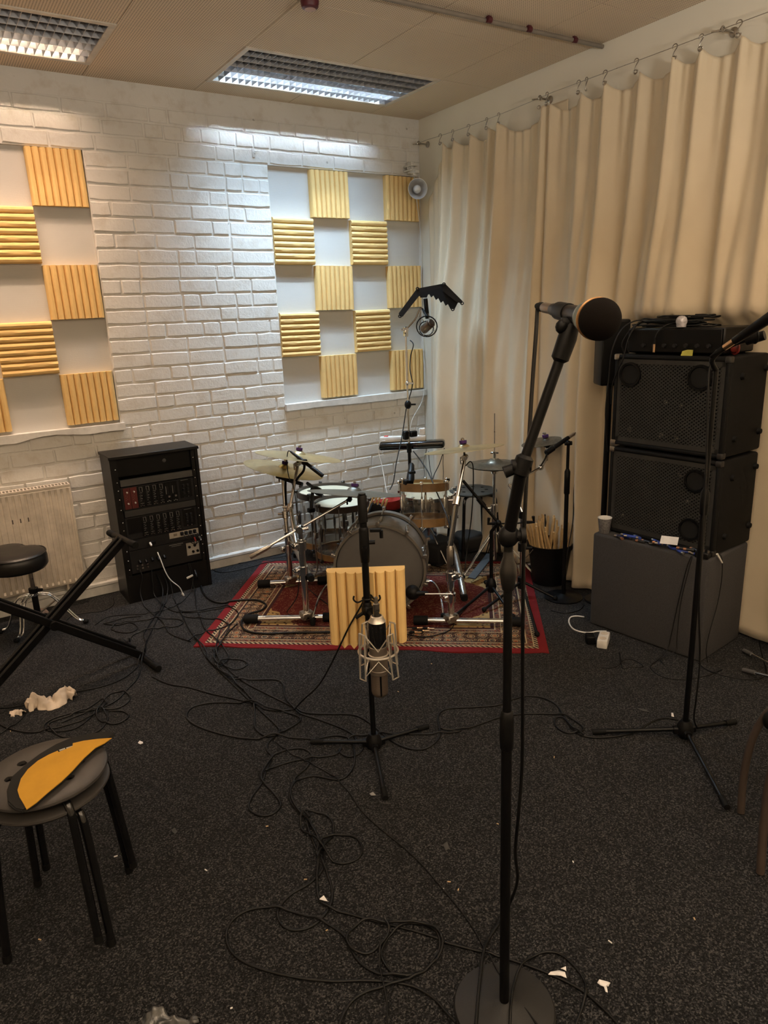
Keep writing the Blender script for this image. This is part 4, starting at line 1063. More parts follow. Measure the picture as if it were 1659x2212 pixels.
# ------------------------------------------------------------------ column speaker on a pole behind the cabinets
p = at(1309, 1000, 3.98); pb = V((p.x, p.y, 0))
t = thing('pole_speaker', 'black narrow loudspeaker on a pole beside the stacked cabinets', 'loudspeaker', pb)
z0, z1 = up(pb, 1300, 831).z, up(pb, 1318, 690).z
c = V((pb.x, pb.y, 0))+rr*.004
mm = Matrix.Translation(c) @ Matrix.Rotation(math.atan2(rr.y, rr.x), 4, 'Z')
b = MB(); b.box((-.075, -.065, z0), (.075, .075, z1), .012, seg=2); b.xf(mm); obj('cabinet', b, black, t)
b = MB(); b.box((-.066, -.069, z0+.012), (.066, -.0655, z1-.012), .001); b.xf(mm); obj('grille', b, rubber, t)
b = MB(); b.cyl(pb+Z*.02, pb+Z*(z0+.0), .0165, n=14); obj('pole', b, blackm, t)
b = MB(); b.lathe([(0, .02), (.03, .02), (.085, .010), (.09, .003), (.09, .0005), (0, .0005)], pb, n=32); obj('round_base', b, blackm, t)
# ------------------------------------------------------------------ cup and clutter on the box edge
cb = mbox @ V((.040, .590, BH+.0005)); t = thing('paper_cup', 'grey speckled cup with white rim on the corner of the grey box', 'cup', cb)
b = MB(); b.lathe([(0, .004), (.0245, .004), (.0335, .082), (.0345, .082), (.0355, .080), (.0255, .0), (0, 0)], cb, n=28); obj('body', b, cupm, t)
b = MB(); b.torus(cb+Z*.0825, Z, .0350, .0022, 28, 6); b.lathe([(.0330, .0815), (.031, .060), (.0, .055), (0, .054), (.0318, .058)], cb, n=24); obj('rim', b, white, t)
rnd = random.Random(21); BG = 'loose batteries along the box edge'
def battery(c, an, lift, mats, lab):
    t = thing('battery', lab, 'battery', c, BG)
    d = V((math.cos(an), math.sin(an), lift)).normalized(); Lb, rb = .050, .0071
    b = MB(); b.cyl(c, c+d*Lb*.70, rb, n=12); obj('wrap', b, mats[0], t)
    b = MB(); b.cyl(c+d*Lb*.70, c+d*Lb*.965, rb, n=12); b.cyl(c+d*Lb*.965, c+d*Lb, .0027, n=8); obj('cap', b, mats[1], t)
labs = ['blue', 'dark']
for k in range(22):
    y = .06+.46*((k*7) % 22)/22+rnd.uniform(-.012, .012); xx = rnd.uniform(.010, .034); lv = k // 11
    c = mbox @ V((xx, y, BH+.0082+.0145*lv)); an = math.atan2(e1.y, e1.x)+rnd.uniform(-.55, .55)+(PI if rnd.random() < .5 else 0)
    q = rnd.random()
    if q < .5: battery(c, an, 0, (blue, steel), 'small blue and silver battery lying along the edge of the grey box')
    else: battery(c, an, 0, (M('battery_black', (.02, .02, .022), .35) if 'battery_black' not in bpy.data.materials else bpy.data.materials['battery_black'], copper), 'small black and copper battery lying along the edge of the grey box')
c = mbox @ V((.022, .215, BH+.046)); b = MB(); b.box((-.028, -.040, -.0006), (.028, .040, .0006), m=Matrix.Translation(c) @ Matrix.Rotation(.5, 4, 'Z') @ Matrix.Rotation(-.45, 4, 'Y')); one('paper_card', b, paper, 'small white card lying on the batteries at the box edge', 'card')
# small black adapter block at the box corner
c = mbox @ V((.006, .030, BH+.0007)); t = thing('adapter_block', 'small black adapter block with plugs on the front corner of the grey box', 'adapter', c)
b = MB(); b.box((.001, .010, BH+.0007), (.036, .075, BH+.030), .004); b.xf(mbox); obj('body', b, black, t)
b = MB()
for y in (.018, .040): b.cyl(mbox @ V((.018, y, BH+.030)), mbox @ V((.018, y, BH+.042)), .005)
obj('plug', b, steel, t)
# ------------------------------------------------------------------ stacked stools with a folded felt bag
SCN = V((-3.279, -2.657, 0))
def round_stool(label, lift, rot, m_seat, group=None, c=SCN, seat_r=.163, label_seat=None):
    c = V((c.x, c.y, 0)); t = thing('stool', label, 'stool', c+Z*0, group)
    zt = .452+lift
    b = MB(); n = 44; ring = []
    # seat disc with a ring of finger holes
    hr, rr_, hn = .0135, .090, 8
    prof = [(seat_r-.010, -.012), (seat_r, -.006), (seat_r-.001, 0), (seat_r-.008, .0035)]
    # top face with holes: polar grid cut
    K = 64; A = [(seat_r-.008), .112, .068, .030]
    import_v = {}
    def vtx(bm, x, y, z):
        k = (round(x, 5), round(y, 5), round(z, 5))
        if k not in import_v: import_v[k] = bm.verts.new((c.x+x, c.y+y, z))
        return import_v[k]
    bm = b.bm; tops = zt
    def circ(r, k, z): a = 2*PI*k/K+rot; return vtx(bm, r*math.cos(a), r*math.sin(a), z)
    for (r0, r1) in ((A[0], A[1]), (A[2], A[3])):
        for k in range(K): bm.faces.new((circ(r0, k, tops), circ(r0, k+1, tops), circ(r1, k+1, tops), circ(r1, k, tops)))
    bm.faces.new([circ(A[3], k, tops) for k in range(K)])
    per = K//hn
    for h in range(hn):
        k0 = h*per; a0 = 2*PI*(k0+per/2)/K+rot; hc = (rr_*math.cos(a0), rr_*math.sin(a0))
        bd = [circ(A[2], k, tops) for k in range(k0, k0+per+1)]+[circ(A[1], k, tops) for k in range(k0+per, k0-1, -1)]
        m = len(bd); hole = []
        for v in bd:
            dx, dy = v.co.x-c.x-hc[0], v.co.y-c.y-hc[1]; an = math.atan2(dy, dx)
            ex, ey = math.cos(an)*hr, math.sin(an)*hr
            q = V((hc[0]+ex*1.0, hc[1]+ey*1.0, 0)); hole.append(bm.verts.new((c.x+q.x, c.y+q.y, tops)))
        low = [bm.verts.new(v.co-Z*.010) for v in hole]
        for i in range(m):
            j = (i+1) % m; bm.faces.new((bd[i], bd[j], hole[j], hole[i])); bm.faces.new((hole[i], hole[j], low[j], low[i]))
    # rim down to the underside
    R = [(A[0], 0), (seat_r-.001, -.003), (seat_r, -.009), (seat_r-.006, -.016), (.02, -.016)]
    for (r0, z0), (r1, z1) in zip(R, R[1:]):
        for k in range(K): bm.faces.new((circ(r0, k, tops+z0), circ(r1, k, tops+z1), circ(r1, k+1, tops+z1), circ(r0, k+1, tops+z0)))
    obj('seat', b, m_seat, t, ang=35)
    for q in range(4):
        a = rot+q*PI/2; d = V((math.cos(a), math.sin(a), 0)); zz = zt-.028
        foot = c+d*.196; foot.z = .001+lift*0
        pts = [c+d*.06+Z*zz, c+d*.115+Z*zz, c+d*.143+Z*(zz-.004), c+d*.158+Z*(zz-.022), c+d*.165+Z*(zz-.06), c+d*.180+Z*(zz*.5), foot+Z*.018*0+Z*(lift*.9)]
        b = MB(); b.tube(spline(pts, 5), .0112, 12); leg = obj('leg', b, blackgloss, t)
        b = MB(); e = pts[-1]; dr = (pts[-1]-pts[-2]).normalized(); b.cyl(e-dr*.022, e, .0125, n=12); obj('foot_cap', b, rubber, leg)
    b = MB(); b.torus(c+Z*(zt-.028), Z, .062, .0095, 30, 8); obj('frame_ring', b, blackgloss, t)
    return t
SA = math.atan2(-.187, .038)
round_stool('lower black stool of the stack of two, mostly hidden under the upper seat', 0.0, SA+.17, seatm, 'black round stools')
round_stool('upper black stool of the stack of two, under the yellow felt bag', .042, SA, seatm, 'black round stools')
# folded felt bag: black rim, yellow half-moon panel
ZB_ = .452+.042+.0012
zz6 = lambda x, y, z: fl(x/3.318, 1480+y/3.318, z)
outl = [(828, 345), (785, 333), (650, 355), (520, 378), (400, 428), (280, 500), (180, 582), (85, 660), (48, 760), (55, 845), (110, 895), (165, 905), (192, 893), (262, 842), (345, 770), (440, 690), (520, 612), (605, 520), (690, 445), (760, 400)]
yel = [(800, 378), (700, 385), (600, 398), (522, 416), (520, 437), (420, 480), (413, 470), (350, 497), (270, 542), (200, 602), (150, 670), (125, 752), (140, 802), (170, 850), (190, 889), (260, 840), (342, 768), (440, 688), (520, 610), (602, 520), (682, 448), (750, 413)]
t = thing('felt_bag', 'yellow half-moon felt bag with black rim lying on the stacked stools', 'bag', SCN+Z*ZB_)
b = MB(); P = [zz6(x, y, ZB_+.008) for x, y in outl]; b.prism([(p.x, p.y) for p in P], (0, 0, .012), o=(0, 0, ZB_)); bmesh.ops.bevel(b.bm, geom=b.bm.edges[:], offset=.003, segments=2, affect='EDGES'); obj('rim', b, M('black_felt', (.010, .009, .0085), .95, bump=.3, bscale=500), t)
b = MB(); P = [zz6(x, y, ZB_+.0145) for x, y in yel]; b.prism([(p.x, p.y) for p in P], (0, 0, .0025), o=(0, 0, ZB_+.0121)); obj('panel', b, yellowfelt, t)
b = MB()
for u in (0, 1):
    q = [zz6(x, y, ZB_+.013) for x, y in (((424, 466), (466, 452), (468, 458), (428, 473)) if u == 0 else ((474, 450), (522, 436), (524, 443), (477, 457)))]
    b.prism([(p.x, p.y) for p in q], (0, 0, .002), o=(0, 0, ZB_+.0121))
obj('label', b, M('grey_label', (.45, .43, .38), .6), t)
# ------------------------------------------------------------------ drum throne
tb = V((-3.045, -.33, 0)); zs = up(tb, 62, 1215).z
t = thing('drum_throne', 'black saddle seat drum throne with chrome legs by the radiator', 'drum throne', tb)
b = MB(); K = 40; ring = []
ctr = tb+V((-.075, -.03, 0))
def sad(a):
    r = .185+.018*math.cos(2*a)-.052*math.exp(-((abs(a)-2.05)/.38)**2)
    return r
lv = [(.0, .02, 1), (.75, .0, 1), (.94, .004, 1), (1.0, .020, 1), (1.0, .060, 1), (.965, .084, 1), (.86, .096, 1), (.5, .100, 1), (0, .100, 1)]
rings = []
fa = math.atan2(fw.y, fw.x)+.9
for s_, z, _ in lv:
    rings.append([b.bm.verts.new(ctr+V((math.cos(2*PI*k/K+fa), math.sin(2*PI*k/K+fa), 0))*sad(((2*PI*k/K+PI) % (2*PI))-PI)*max(s_, .02)+Z*(zs-.005+z)) for k in range(K)])
for p, q in zip(rings, rings[1:]):
    for k in range(K): b.bm.faces.new((p[k], p[(k+1) % K], q[(k+1) % K], q[k]))
b.bm.faces.new(rings[0][::-1]); b.bm.faces.new(rings[-1]); st_ = obj('seat', b, leather, t, ang=60)
b = MB(); pts = [ctr+V((math.cos(2*PI*k/K+fa), math.sin(2*PI*k/K+fa), 0))*sad(((2*PI*k/K+PI) % (2*PI))-PI)*.975+Z*(zs+.081) for k in range(K)]; b.tube(pts, .0035, 6, closed=True); obj('piping', b, leather, st_)
b = MB(); b.cyl(tb+Z*.09, tb+Z*(zs+.0), .0125, n=14); obj('post', b, steel, t)
b = MB(); b.cyl(tb+Z*.075, tb+Z*.24, .017, n=14); b.cyl(tb+Z*.225, tb+Z*.25, .026, n=14); b.cyl(tb+Z*.238, tb+Z*.238+rr*.05, .009); obj('sleeve', b, black, t)
b = MB(); b.cyl(tb+Z*.205, tb+Z*.222, .024, n=12); obj('leg_collar', b, chrome, t)
for tp in (fl(37, 1388), fl(186, 1346), tb+V((-.20, .06, 0))):
    d = V((tp.x, tp.y, 0))-tb; d.normalize(); s_ = d.cross(Z); b = MB()
    for sg in (-1, 1): b.tube(spline([tb+d*.022+s_*sg*.011+Z*.213, tb+d*.05+s_*sg*.012+Z*.212, tb+d*.10+s_*sg*.012+Z*.185, V((tp.x, tp.y, .045))-d*.05+s_*sg*.011, V((tp.x, tp.y, .022))-d*.012+s_*sg*.004], 5), .0048, 8)
    leg = obj('leg', b, chrome, t)
    b = MB(); e = V((tp.x, tp.y, .014)); b.ball(e, .0135, 10, (1.3, 1.3, 1)); obj('rubber_foot', b, rubber, leg)
    b = MB(); b.tube([tb+d*.02+Z*.10, tb+d*.11+Z*.165], .005, 8); obj('brace', b, steel, t)
c = fl(92, 1346); c.z = .047
one('ball', MB().ball(c, .0455, 24), M('beige_leather_ball', (.24, .165, .12), .6, var=.25, scale=14), 'small beige ball on the floor under the drum throne', 'ball')
# ------------------------------------------------------------------ folding keyboard stand
f0, f1 = fl(262, 1391), fl(343, 1451); f0.z = f1.z = 0
fc = (f0+f1)/2; dd = (f1-f0); dd.z = 0; hl = dd.length/2; dd.normalize(); ee = V((dd.y, -dd.x, 0))
if ee.dot(rr) > 0: ee = -ee
zt = up(fc, 256, 1165).z
# reach of the cross: half width from the crossing seen at (108,1343)
best = min((abs((lambda P: (829.5+FPX*(P-CAM).dot(CR)/(P-CAM).dot(CF)))(fc+ee*w_*.005+Z*zt/2)-108), w_*.005) for w_ in range(20, 160))[1]
W2 = best*2
t = thing('keyboard_stand', 'empty black folding x-shaped keyboard stand cut off by the photo edge', 'keyboard stand', fc+ee*best)
TF, TT = .019, .019
for nm, (A, B), off, so in (('arm', (fc+Z*.026, fc+ee*W2+Z*zt), .048, 0), ('arm', (fc+ee*W2+Z*.026, fc+Z*zt), .027, 1)):
    for sg in (-1, 1):
        b = MB(); o_ = dd*sg*(.052 if so == 0 else .024); bar(b, A+o_, B+o_, .020, .036, (0, 0, 1)); arm = obj('arm', b, blackm, t)
for (c0, z, half) in ((fc, .0175, hl), (fc, zt, .155), (fc+ee*W2, .0175, hl), (fc+ee*W2, zt, .155)):
    b = MB(); c1 = V((c0.x, c0.y, z)); b.cyl(c1-dd*half, c1+dd*half, .0155, n=16); cb_ = obj('crossbar', b, blackm, t)
    for sg in (-1, 1):
        b = MB(); b.lathe([(0, .004), (.0165, .004), (.0172, 0), (.0172, -.055), (.0158, -.058), (0, -.058)], c1+dd*sg*half, dd*sg, 16); obj('rubber_sleeve', b, rubber, cb_)
b = MB(); cc = fc+ee*best+Z*(zt/2+.012); b.cyl(cc-dd*.075, cc+dd*.075, .010, n=12); b.cyl(cc+dd*.066, cc+dd*.082, .022, n=14); obj('pivot_bolt', b, blackm, t)
b = MB(); b.cyl(cc-dd*.068, cc-dd*.056, .024, n=20); obj('ratchet_plate', b, blackm, t)
# ------------------------------------------------------------------ chair at the right picture edge
c0, c1 = fl(1600, 1757), fl(1642, 1888)
t = thing('chair', 'brown tubular chair at the right photo edge with only its legs in view', 'chair', (c0+c1)/2)
dA = dep(c0)
lg1 = [c0+Z*.004, at(1606, 1680, dA-.02), at(1620, 1612, dA-.05), at(1640, 1565, dA-.08), at(1668, 1530, dA-.12), at(1720, 1492, dA-.16)]
b = MB(); b.tube(spline(lg1), .0125, 12); obj('leg', b, brownmetal, t)
dB = dep(c1)
lg2 = [c1+Z*.004, at(1650, 1780, dB-.02), at(1662, 1690, dB-.06), at(1682, 1630, dB-.10), at(1745, 1570, dB-.16)]
b = MB(); b.tube(spline(lg2), .0125, 12); obj('leg', b, brownmetal, t)
top = (lg1[-1]+lg2[-1])/2; b = MB(); dv = (lg2[-1]-lg1[-1]); dv.z = 0; hx = rr
b.tube([lg1[-1], lg1[-1]+rr*.28-fw*.0+Z*.02, lg2[-1]+rr*.28+Z*.02, lg2[-1]], .011, 10); obj('seat_frame', b, brownmetal, t)
b = MB(); q = [lg1[-1]+Z*.03, lg1[-1]+rr*.33+Z*.035, lg2[-1]+rr*.33+Z*.035, lg2[-1]+Z*.03]; zq = max(p.z for p in q)
b.prism([(p.x, p.y) for p in q], (0, 0, .03), o=(0, 0, zq)); obj('seat', b, M('dark_blue_seat', (.008, .012, .025), .7), t)
b = MB(); mid = at(1662, 1556, dA-.13); b.ball(mid, .020, 12, (1, 1, 1.6)); obj('frame_plug', b, rubber, t)
# ------------------------------------------------------------------ chrome stand feet at the right edge
g0, g1 = fl(1606, 1409), fl(1604, 1451)
far = V(((g0.x+g1.x)/2-.16, (g0.y+g1.y)/2-.40, 0)); print('FEET', g0, g1); hub = V((far.x, far.y, .10))
t = thing('music_stand', 'chrome stand beyond the right edge with two grey-tipped feet showing', 'stand', V((far.x, far.y, 0)))
for g_ in (g0, g1, far+(far-(g0+g1)/2)*.6):
    g_ = V((g_.x, g_.y, .0105)); d = (hub-g_).normalized()
    b = MB(); b.cyl(g_+d*.07, hub, .0062, n=10); leg = obj('leg', b, chrome, t)
    b = MB(); b.lathe([(0, .0), (.0098, .002), (.0102, .012), (.0096, .07), (0, .072)], g_, d, 12); obj('rubber_foot', b, M('grey_rubber_tip', (.10, .10, .105), .6) if 'grey_rubber_tip' not in bpy.data.materials else bpy.data.materials['grey_rubber_tip'], leg)
b = MB(); b.cyl(V((far.x, far.y, .07)), V((far.x, far.y, 1.0)), .008); obj('pole', b, chrome, t)
b = MB(); b.cyl(V((far.x, far.y, .07)), V((far.x, far.y, .13)), .016, n=14); obj('hub', b, black, t)
# ------------------------------------------------------------------ bucket of drumsticks with the mic stand in front
bc = V((-.262, -1.602, 0)); rx_ = (bc-ro).dot(V((ru.x, ru.y, 0))); bc = bc+V((ru.x, ru.y, 0))*max(0, RUGW+.106-rx_)
zr = .262
t = thing('bucket', 'black plastic bucket full of drumsticks beside the curtain', 'bucket', bc)
b = MB(); b.lathe([(0, .0005), (.098, .0005), (.102, .004), (.132, zr-.035), (.142, zr-.032), (.145, zr-.004), (.146, zr), (.138, zr), (.128, zr-.03), (.098, .010), (0, .010)], bc, n=44); obj('body', b, black, t)
b = MB(); b.tube(spline([bc+V((0, .146, zr-.02)), bc+V((-.06, .17, zr-.08)), bc+V((-.10, .12, zr-.12)), bc+V((-.146, 0, zr-.02))]), .0025); obj('handle', b, steel, t)
rnd = random.Random(9); SG = 'drumsticks standing in the black bucket'
def stick_mesh(tip=True):
    b = MB(); L_ = .405; b.lathe([(0, 0), (.0055, .001), (.0072, .006), (.0072, .30), (.0062, .345), (.0030, .385), (.0028, .390), (.0045, .396), (.0043, .403), (.002, L_), (0, L_)], n=8); return b
so = obj('drumstick', stick_mesh(), stick); sdat = so.data; bpy.data.objects.remove(so)
dk = M('dark_stick', (.02, .018, .017), .4)
SEGS = []
def seg_dist(p1, q1, p2, q2):
    d1, d2, r = q1-p1, q2-p2, p1-p2; a, e, f = d1.dot(d1), d2.dot(d2), d2.dot(r); c, b_ = d1.dot(r), d1.dot(d2); den = a*e-b_*b_
    s_ = min(1, max(0, (b_*f-c*e)/den)) if den > 1e-9 else 0
    t_ = (b_*s_+f)/e
    if t_ < 0: t_ = 0; s_ = min(1, max(0, -c/a))
    elif t_ > 1: t_ = 1; s_ = min(1, max(0, (b_-c)/a))
    return ((p1+d1*s_)-(p2+d2*t_)).length
k = tries = 0
while k < 54 and tries < 30000:
    tries += 1
    a = rnd.uniform(0, 2*PI); r0 = .084*math.sqrt(rnd.random()); p = bc+V((r0*math.cos(a), r0*math.sin(a), .0125))
    a1 = rnd.uniform(0, 2*PI); rr1 = .128*math.sqrt(rnd.uniform(.02, 1))
    if k >= 44: a1 = rnd.uniform(-2.0, -.5); rr1 = .128
    rim = bc+V((rr1*math.cos(a1), rr1*math.sin(a1), zr)); d = (rim-p).normalized(); q = p+d*.405
    if q.x > -.115 or d.z < .72: continue
    if any(seg_dist(p, q, p2, q2) < .0150 for p2, q2 in SEGS): continue
    if (rim-bc).xy.length > .129 or (p+d*.02-bc).xy.length > .09: continue
    SEGS.append((p, q)); o = bpy.data.objects.new('drumstick', sdat); COL.objects.link(o)
    flip = rnd.random() < .65
    o.rotation_euler = Z.rotation_difference(-d if flip else d).to_euler(); o.location = q if flip else p
    if k in (5, 17):
        o.data = sdat.copy(); o.data.materials[0] = dk
        tag(o, 'dark painted drumstick among the pale sticks in the black bucket', 'drumstick', 'dark drumsticks in the black bucket')
    else: tag(o, 'pale wooden drumstick standing in the black bucket by the curtain', 'drumstick', SG)
    k += 1
# mic stand beside it
bs = fl(1217, 1290); bs = V((bs.x, bs.y, 0))
t = thing('mic_stand', 'black round-base mic stand between the drumstick bucket and the grey box', 'mic stand', bs)
b = MB(); b.lathe([(0, .024), (.016, .024), (.024, .018), (.10, .010), (.112, .006), (.112, .0005), (0, .0005)], bs, n=40); obj('round_base', b, blackm, t)
zt, zm = up(bs, 1223, 962).z, up(bs, 1222, 1035).z
b = MB(); b.cyl(bs+Z*.015, bs+Z*zm, .0125, n=14); obj('lower_tube', b, blackm, t)
b = MB(); b.cyl(bs+Z*zm, bs+Z*zt, .0090, n=14); obj('upper_tube', b, blackm, t)
b = MB(); b.lathe([(.0126, -.09), (.0165, -.085), (.0165, .045), (.0095, .06)], bs+Z*zm, n=16); obj('clutch', b, black, t)
dz = dep(bs+Z*zt); hd = bs+Z*(zt+.012); b = MB(); b.ball(hd, .017, 14); b.cyl(hd-rr*.02, hd+rr*.02, .012); obj('tilt_head', b, black, t)
t = thing('pencil_mic', 'black pencil mic with brass ring on the stand over the small cymbal', 'microphone', hd)
a, c = at(1240, 937, dz+.03), at(1179, 979, dz-.04); ax = (c-a).normalized(); ln = (c-a).length
b = MB(); b.lathe([(0, ln*.2), (.0115, ln*.2), (.0125, ln*.3), (.0125, ln*.72), (.0165, ln*.74), (.0165, ln*.98), (.012, ln), (0, ln)], a, ax, 18); obj('body', b, black, t)
b = MB(); b.lathe([(0, 0), (.0100, 0), (.0112, ln*.2), (0, ln*.2)], a, ax, 14); obj('plug', b, nickel, t)
BMIC, BST = a, bs
# ------------------------------------------------------------------ drum kit on the rug
RR_ = rr.copy()                                   # level direction across the view
BK = V((CF.x, CF.y, 0)).normalized()              # level direction away from the viewer
def clamp(b, c, r=.024, h=.035, out=None):
    b.cyl(c-Z*h/2, c+Z*h/2, r, n=14)
    if out is not None: b.cyl(c, c+out*(r+.022), .010, n=10); b.box((-.004, -.016, -.005), (.004, .016, .005), .002, Matrix.Translation(c+out*(r+.026)))
def drum(name, label, cat, P, ax, R, D, hoop, shell_m, head_m, nl=8, ph=0.0, hooph=.036, lugm=None, bottom=True, rod_m=None, group=None, lug_r=.0085):
    "P centre of the struck head, ax pointing out of it"
    ax = V(ax).normalized(); x, y, _ = frame(ax); t = thing(name, label, cat, P, group); lugm = lugm or chrome
    b = MB(); b.lathe([(R*.985, -.006), (R*.985, -D+.006), (R*.965, -D+.006), (R*.965, -.006)], P, ax, 64, closed=True); obj('shell', b, shell_m, t)
    for s, (h0) in enumerate(((0, ), (-D, ))):
        if s and not bottom: continue
        h0 = h0[0]; sg = 1 if s == 0 else -1
        b = MB(); b.lathe([(R*1.0, h0-sg*(hooph*.62)), (R*1.055, h0-sg*(hooph*.62)), (R*1.055, h0+sg*hooph*.38), (R*1.0, h0+sg*hooph*.38)], P, ax, 72, closed=True); obj('hoop', b, hoop, t)
        b = MB(); b.lathe([(0, h0+.0006*sg), (R*.93, h0), (R*.985, h0-sg*.004), (R*1.0, h0-sg*.013), (R*.985, h0-sg*.013), (R*.97, h0-sg*.008), (R*.93, h0-sg*.0035), (0, h0-.0015*sg)], P, ax, 64, closed=False); obj('drumhead', b, head_m if s == 0 else (skin if bottom == 'skin' else clearhead if bottom is True else bottom), t)
    for k in range(nl):
        a = 2*PI*k/nl+ph; d = x*math.cos(a)+y*math.sin(a); sd = ax.cross(d)
        b = MB(); c = P+d*R*1.02-ax*D*.5
        m_ = min(.06, D*.28)
        prof = [(0, m_), (lug_r*.6, m_*.92), (lug_r, m_*.4), (lug_r, -m_*.4), (lug_r*.6, -m_*.92), (0, -m_)]
        b.lathe(prof, c, ax, 12); b.cyl(P+d*R*.985-ax*D*.5, c, .008, n=8); lg = obj('lug', b, lugm, t)
        b = MB(); r1 = P+d*R*1.075
        b.cyl(r1+ax*hooph*.55, r1-ax*(D*.5-m_*.7), .0032, n=7)
        if bottom: b.cyl(r1-ax*(D+hooph*.55), r1-ax*(D*.5+m_*.7), .0032, n=7)
        obj('tension_rod', b, rod_m or steel, lg)
        for sgn, hh_ in ((1, hooph*.38), (-1, -D-hooph*.38)):
            if sgn < 0 and not bottom: continue
            b = MB()
            o_ = P+ax*hh_; b.box((-.010, -.005, -.006), (.010, .024, .014), .003, Matrix.Translation(o_+d*R*1.045) @ Matrix((( sd.x, d.x, ax.x*sgn, 0), (sd.y, d.y, ax.y*sgn, 0), (sd.z, d.z, ax.z*sgn, 0), (0, 0, 0, 1))))
            obj('claw', b, lugm, lg)
    return t
clearhead = acryl
# bass drum
ruv = V((ru.x, ru.y, 0)); rvv = V((rv.x, rv.y, 0))
BC_ = at(820, 1221, 4.06); BR = .254; BC_.z = RUGZ+BR*1.055+.004
bd = drum('bass_drum', 'grey bass drum with smoky front head behind the yellow foam square', 'bass drum', BC_, -rvv+RR_*.0, BR, .27, M('grey_wood_hoop', (.15, .135, .115), .4, coat=.3), bassshell, bassskin, 10, .31, .045, steel, bassskin, lug_r=.007)
for sg in (-1, 1):
    b = MB(); s0 = BC_+ruv*sg*BR*.99-Z*.10+rvv*.06
    tip = fl(676, 1350, RUGZ) if sg < 0 else fl(958, 1340, RUGZ); tip = V((tip.x, tip.y, RUGZ+.018))
    b.tube(spline([s0, s0+ruv*sg*.05-rvv*.01, (s0+tip)/2+ruv*sg*.035+Z*.035, tip+Z*.02, tip]), .0055, 8); b.cyl(s0-ruv*sg*.004, s0+ruv*sg*.028, .016, n=12); sp = obj('spur', b, chrome, bd)
    b = MB(); b.lathe([(0, -.019), (.014, -.017), (.017, .0), (.014, .022), (.006, .028), (0, .028)], tip, n=14); obj('rubber_tip', b, rubber, sp)
# floor toms (clear shells)
T1 = at(736, 1087, 4.62); t1 = drum('floor_tom', 'clear shell floor tom with dark hoop right behind the bass drum', 'floor tom', T1, Z+BK*.02, .172, .33, hoopdark, acryl, skin, 8, .2, .040, M('dark_lug', (.10, .095, .09), .35, .8), bottom=acryl, group='clear floor toms of the kit')
T2 = at(706, 1061, 5.03); t2_ = drum('floor_tom', 'larger clear shell floor tom at the brick wall behind the nearer one', 'floor tom', T2, Z+BK*.02, .202, .36, hoopdark, acryl, skin, 8, .5, .042, M('dark_lug', (.10, .095, .09), .35, .8) if 0 else bpy.data.materials['dark_lug'], bottom=acryl, group='clear floor toms of the kit')
# lower hoops are amber
for tt in (t1, t2_):
    hs = [c for c in tt.children if c.name.startswith('hoop')]; hs[1].data.materials[0] = hoopwood
    P_ = T1 if tt is t1 else T2; Rr = .172 if tt is t1 else .202
    for k in range(3):
        a = k*2*PI/3+(.9 if tt is t1 else 2.6); d = V((math.cos(a), math.sin(a), 0)); p = P_+d*(Rr*1.10)
        b = MB(); b.tube(spline([p-Z*.08, p-Z*.30, p-Z*(P_.z-.09)+d*.0, V((p.x, p.y, .03))+d*.035, V((p.x, p.y, .014))+d*.04]), .0058, 8); b.box((-.014, -.014, -.02), (.014, .014, .02), .004, Matrix.Translation(p-Z*.19-d*.006)); lg = obj('leg', b, steel, tt)
        b = MB(); b.cyl(V((p.x, p.y, .007))+d*.04, V((p.x, p.y, .035))+d*.037, .012, n=12); obj('rubber_foot', b, rubber, lg)
# rack tom, amber hoops
T3 = at(915, 1047, 4.36); t3 = drum('rack_tom', 'clear shell tom with amber wooden hoops mounted above the bass drum', 'tom', T3, Z+BK*.14+RR_*.02, .148, .225, hoopwood, acryl, M('amber_drumhead', (.36, .27, .11), .5), 6, .35, .050, chrome, bottom=acryl)
# snare behind it
T4 = at(924, 1067, 4.82); t4 = drum('snare_drum', 'chrome snare drum seen through and behind the clear tom', 'snare drum', T4, Z, .178, .14, chrome, steel, skin, 10, .1, .022, chrome, bottom='skin')
b = MB(); sb = V((T4.x, T4.y, 0)); b.cyl(sb+Z*.20, sb+Z*(T4.z-.175), .012, n=12); obj('stand_post', b, chrome, t4)
for k in range(3):
    a = k*2*PI/3+.5; d = V((math.cos(a), math.sin(a), 0)); b = MB(); b.tube([sb+Z*.25+d*.015, sb+d*.23+Z*.02], .006, 8); b.ball(sb+d*.23+Z*.018, .012, 10); obj('stand_leg', b, chrome, t4)
    b = MB(); b.tube(spline([sb+Z*(T4.z-.175), sb+d*.10+Z*(T4.z-.168), sb+d*.185+Z*(T4.z-.160), sb+d*.192+Z*(T4.z-.125)]), .006, 8); obj('stand_arm', b, chrome, t4)
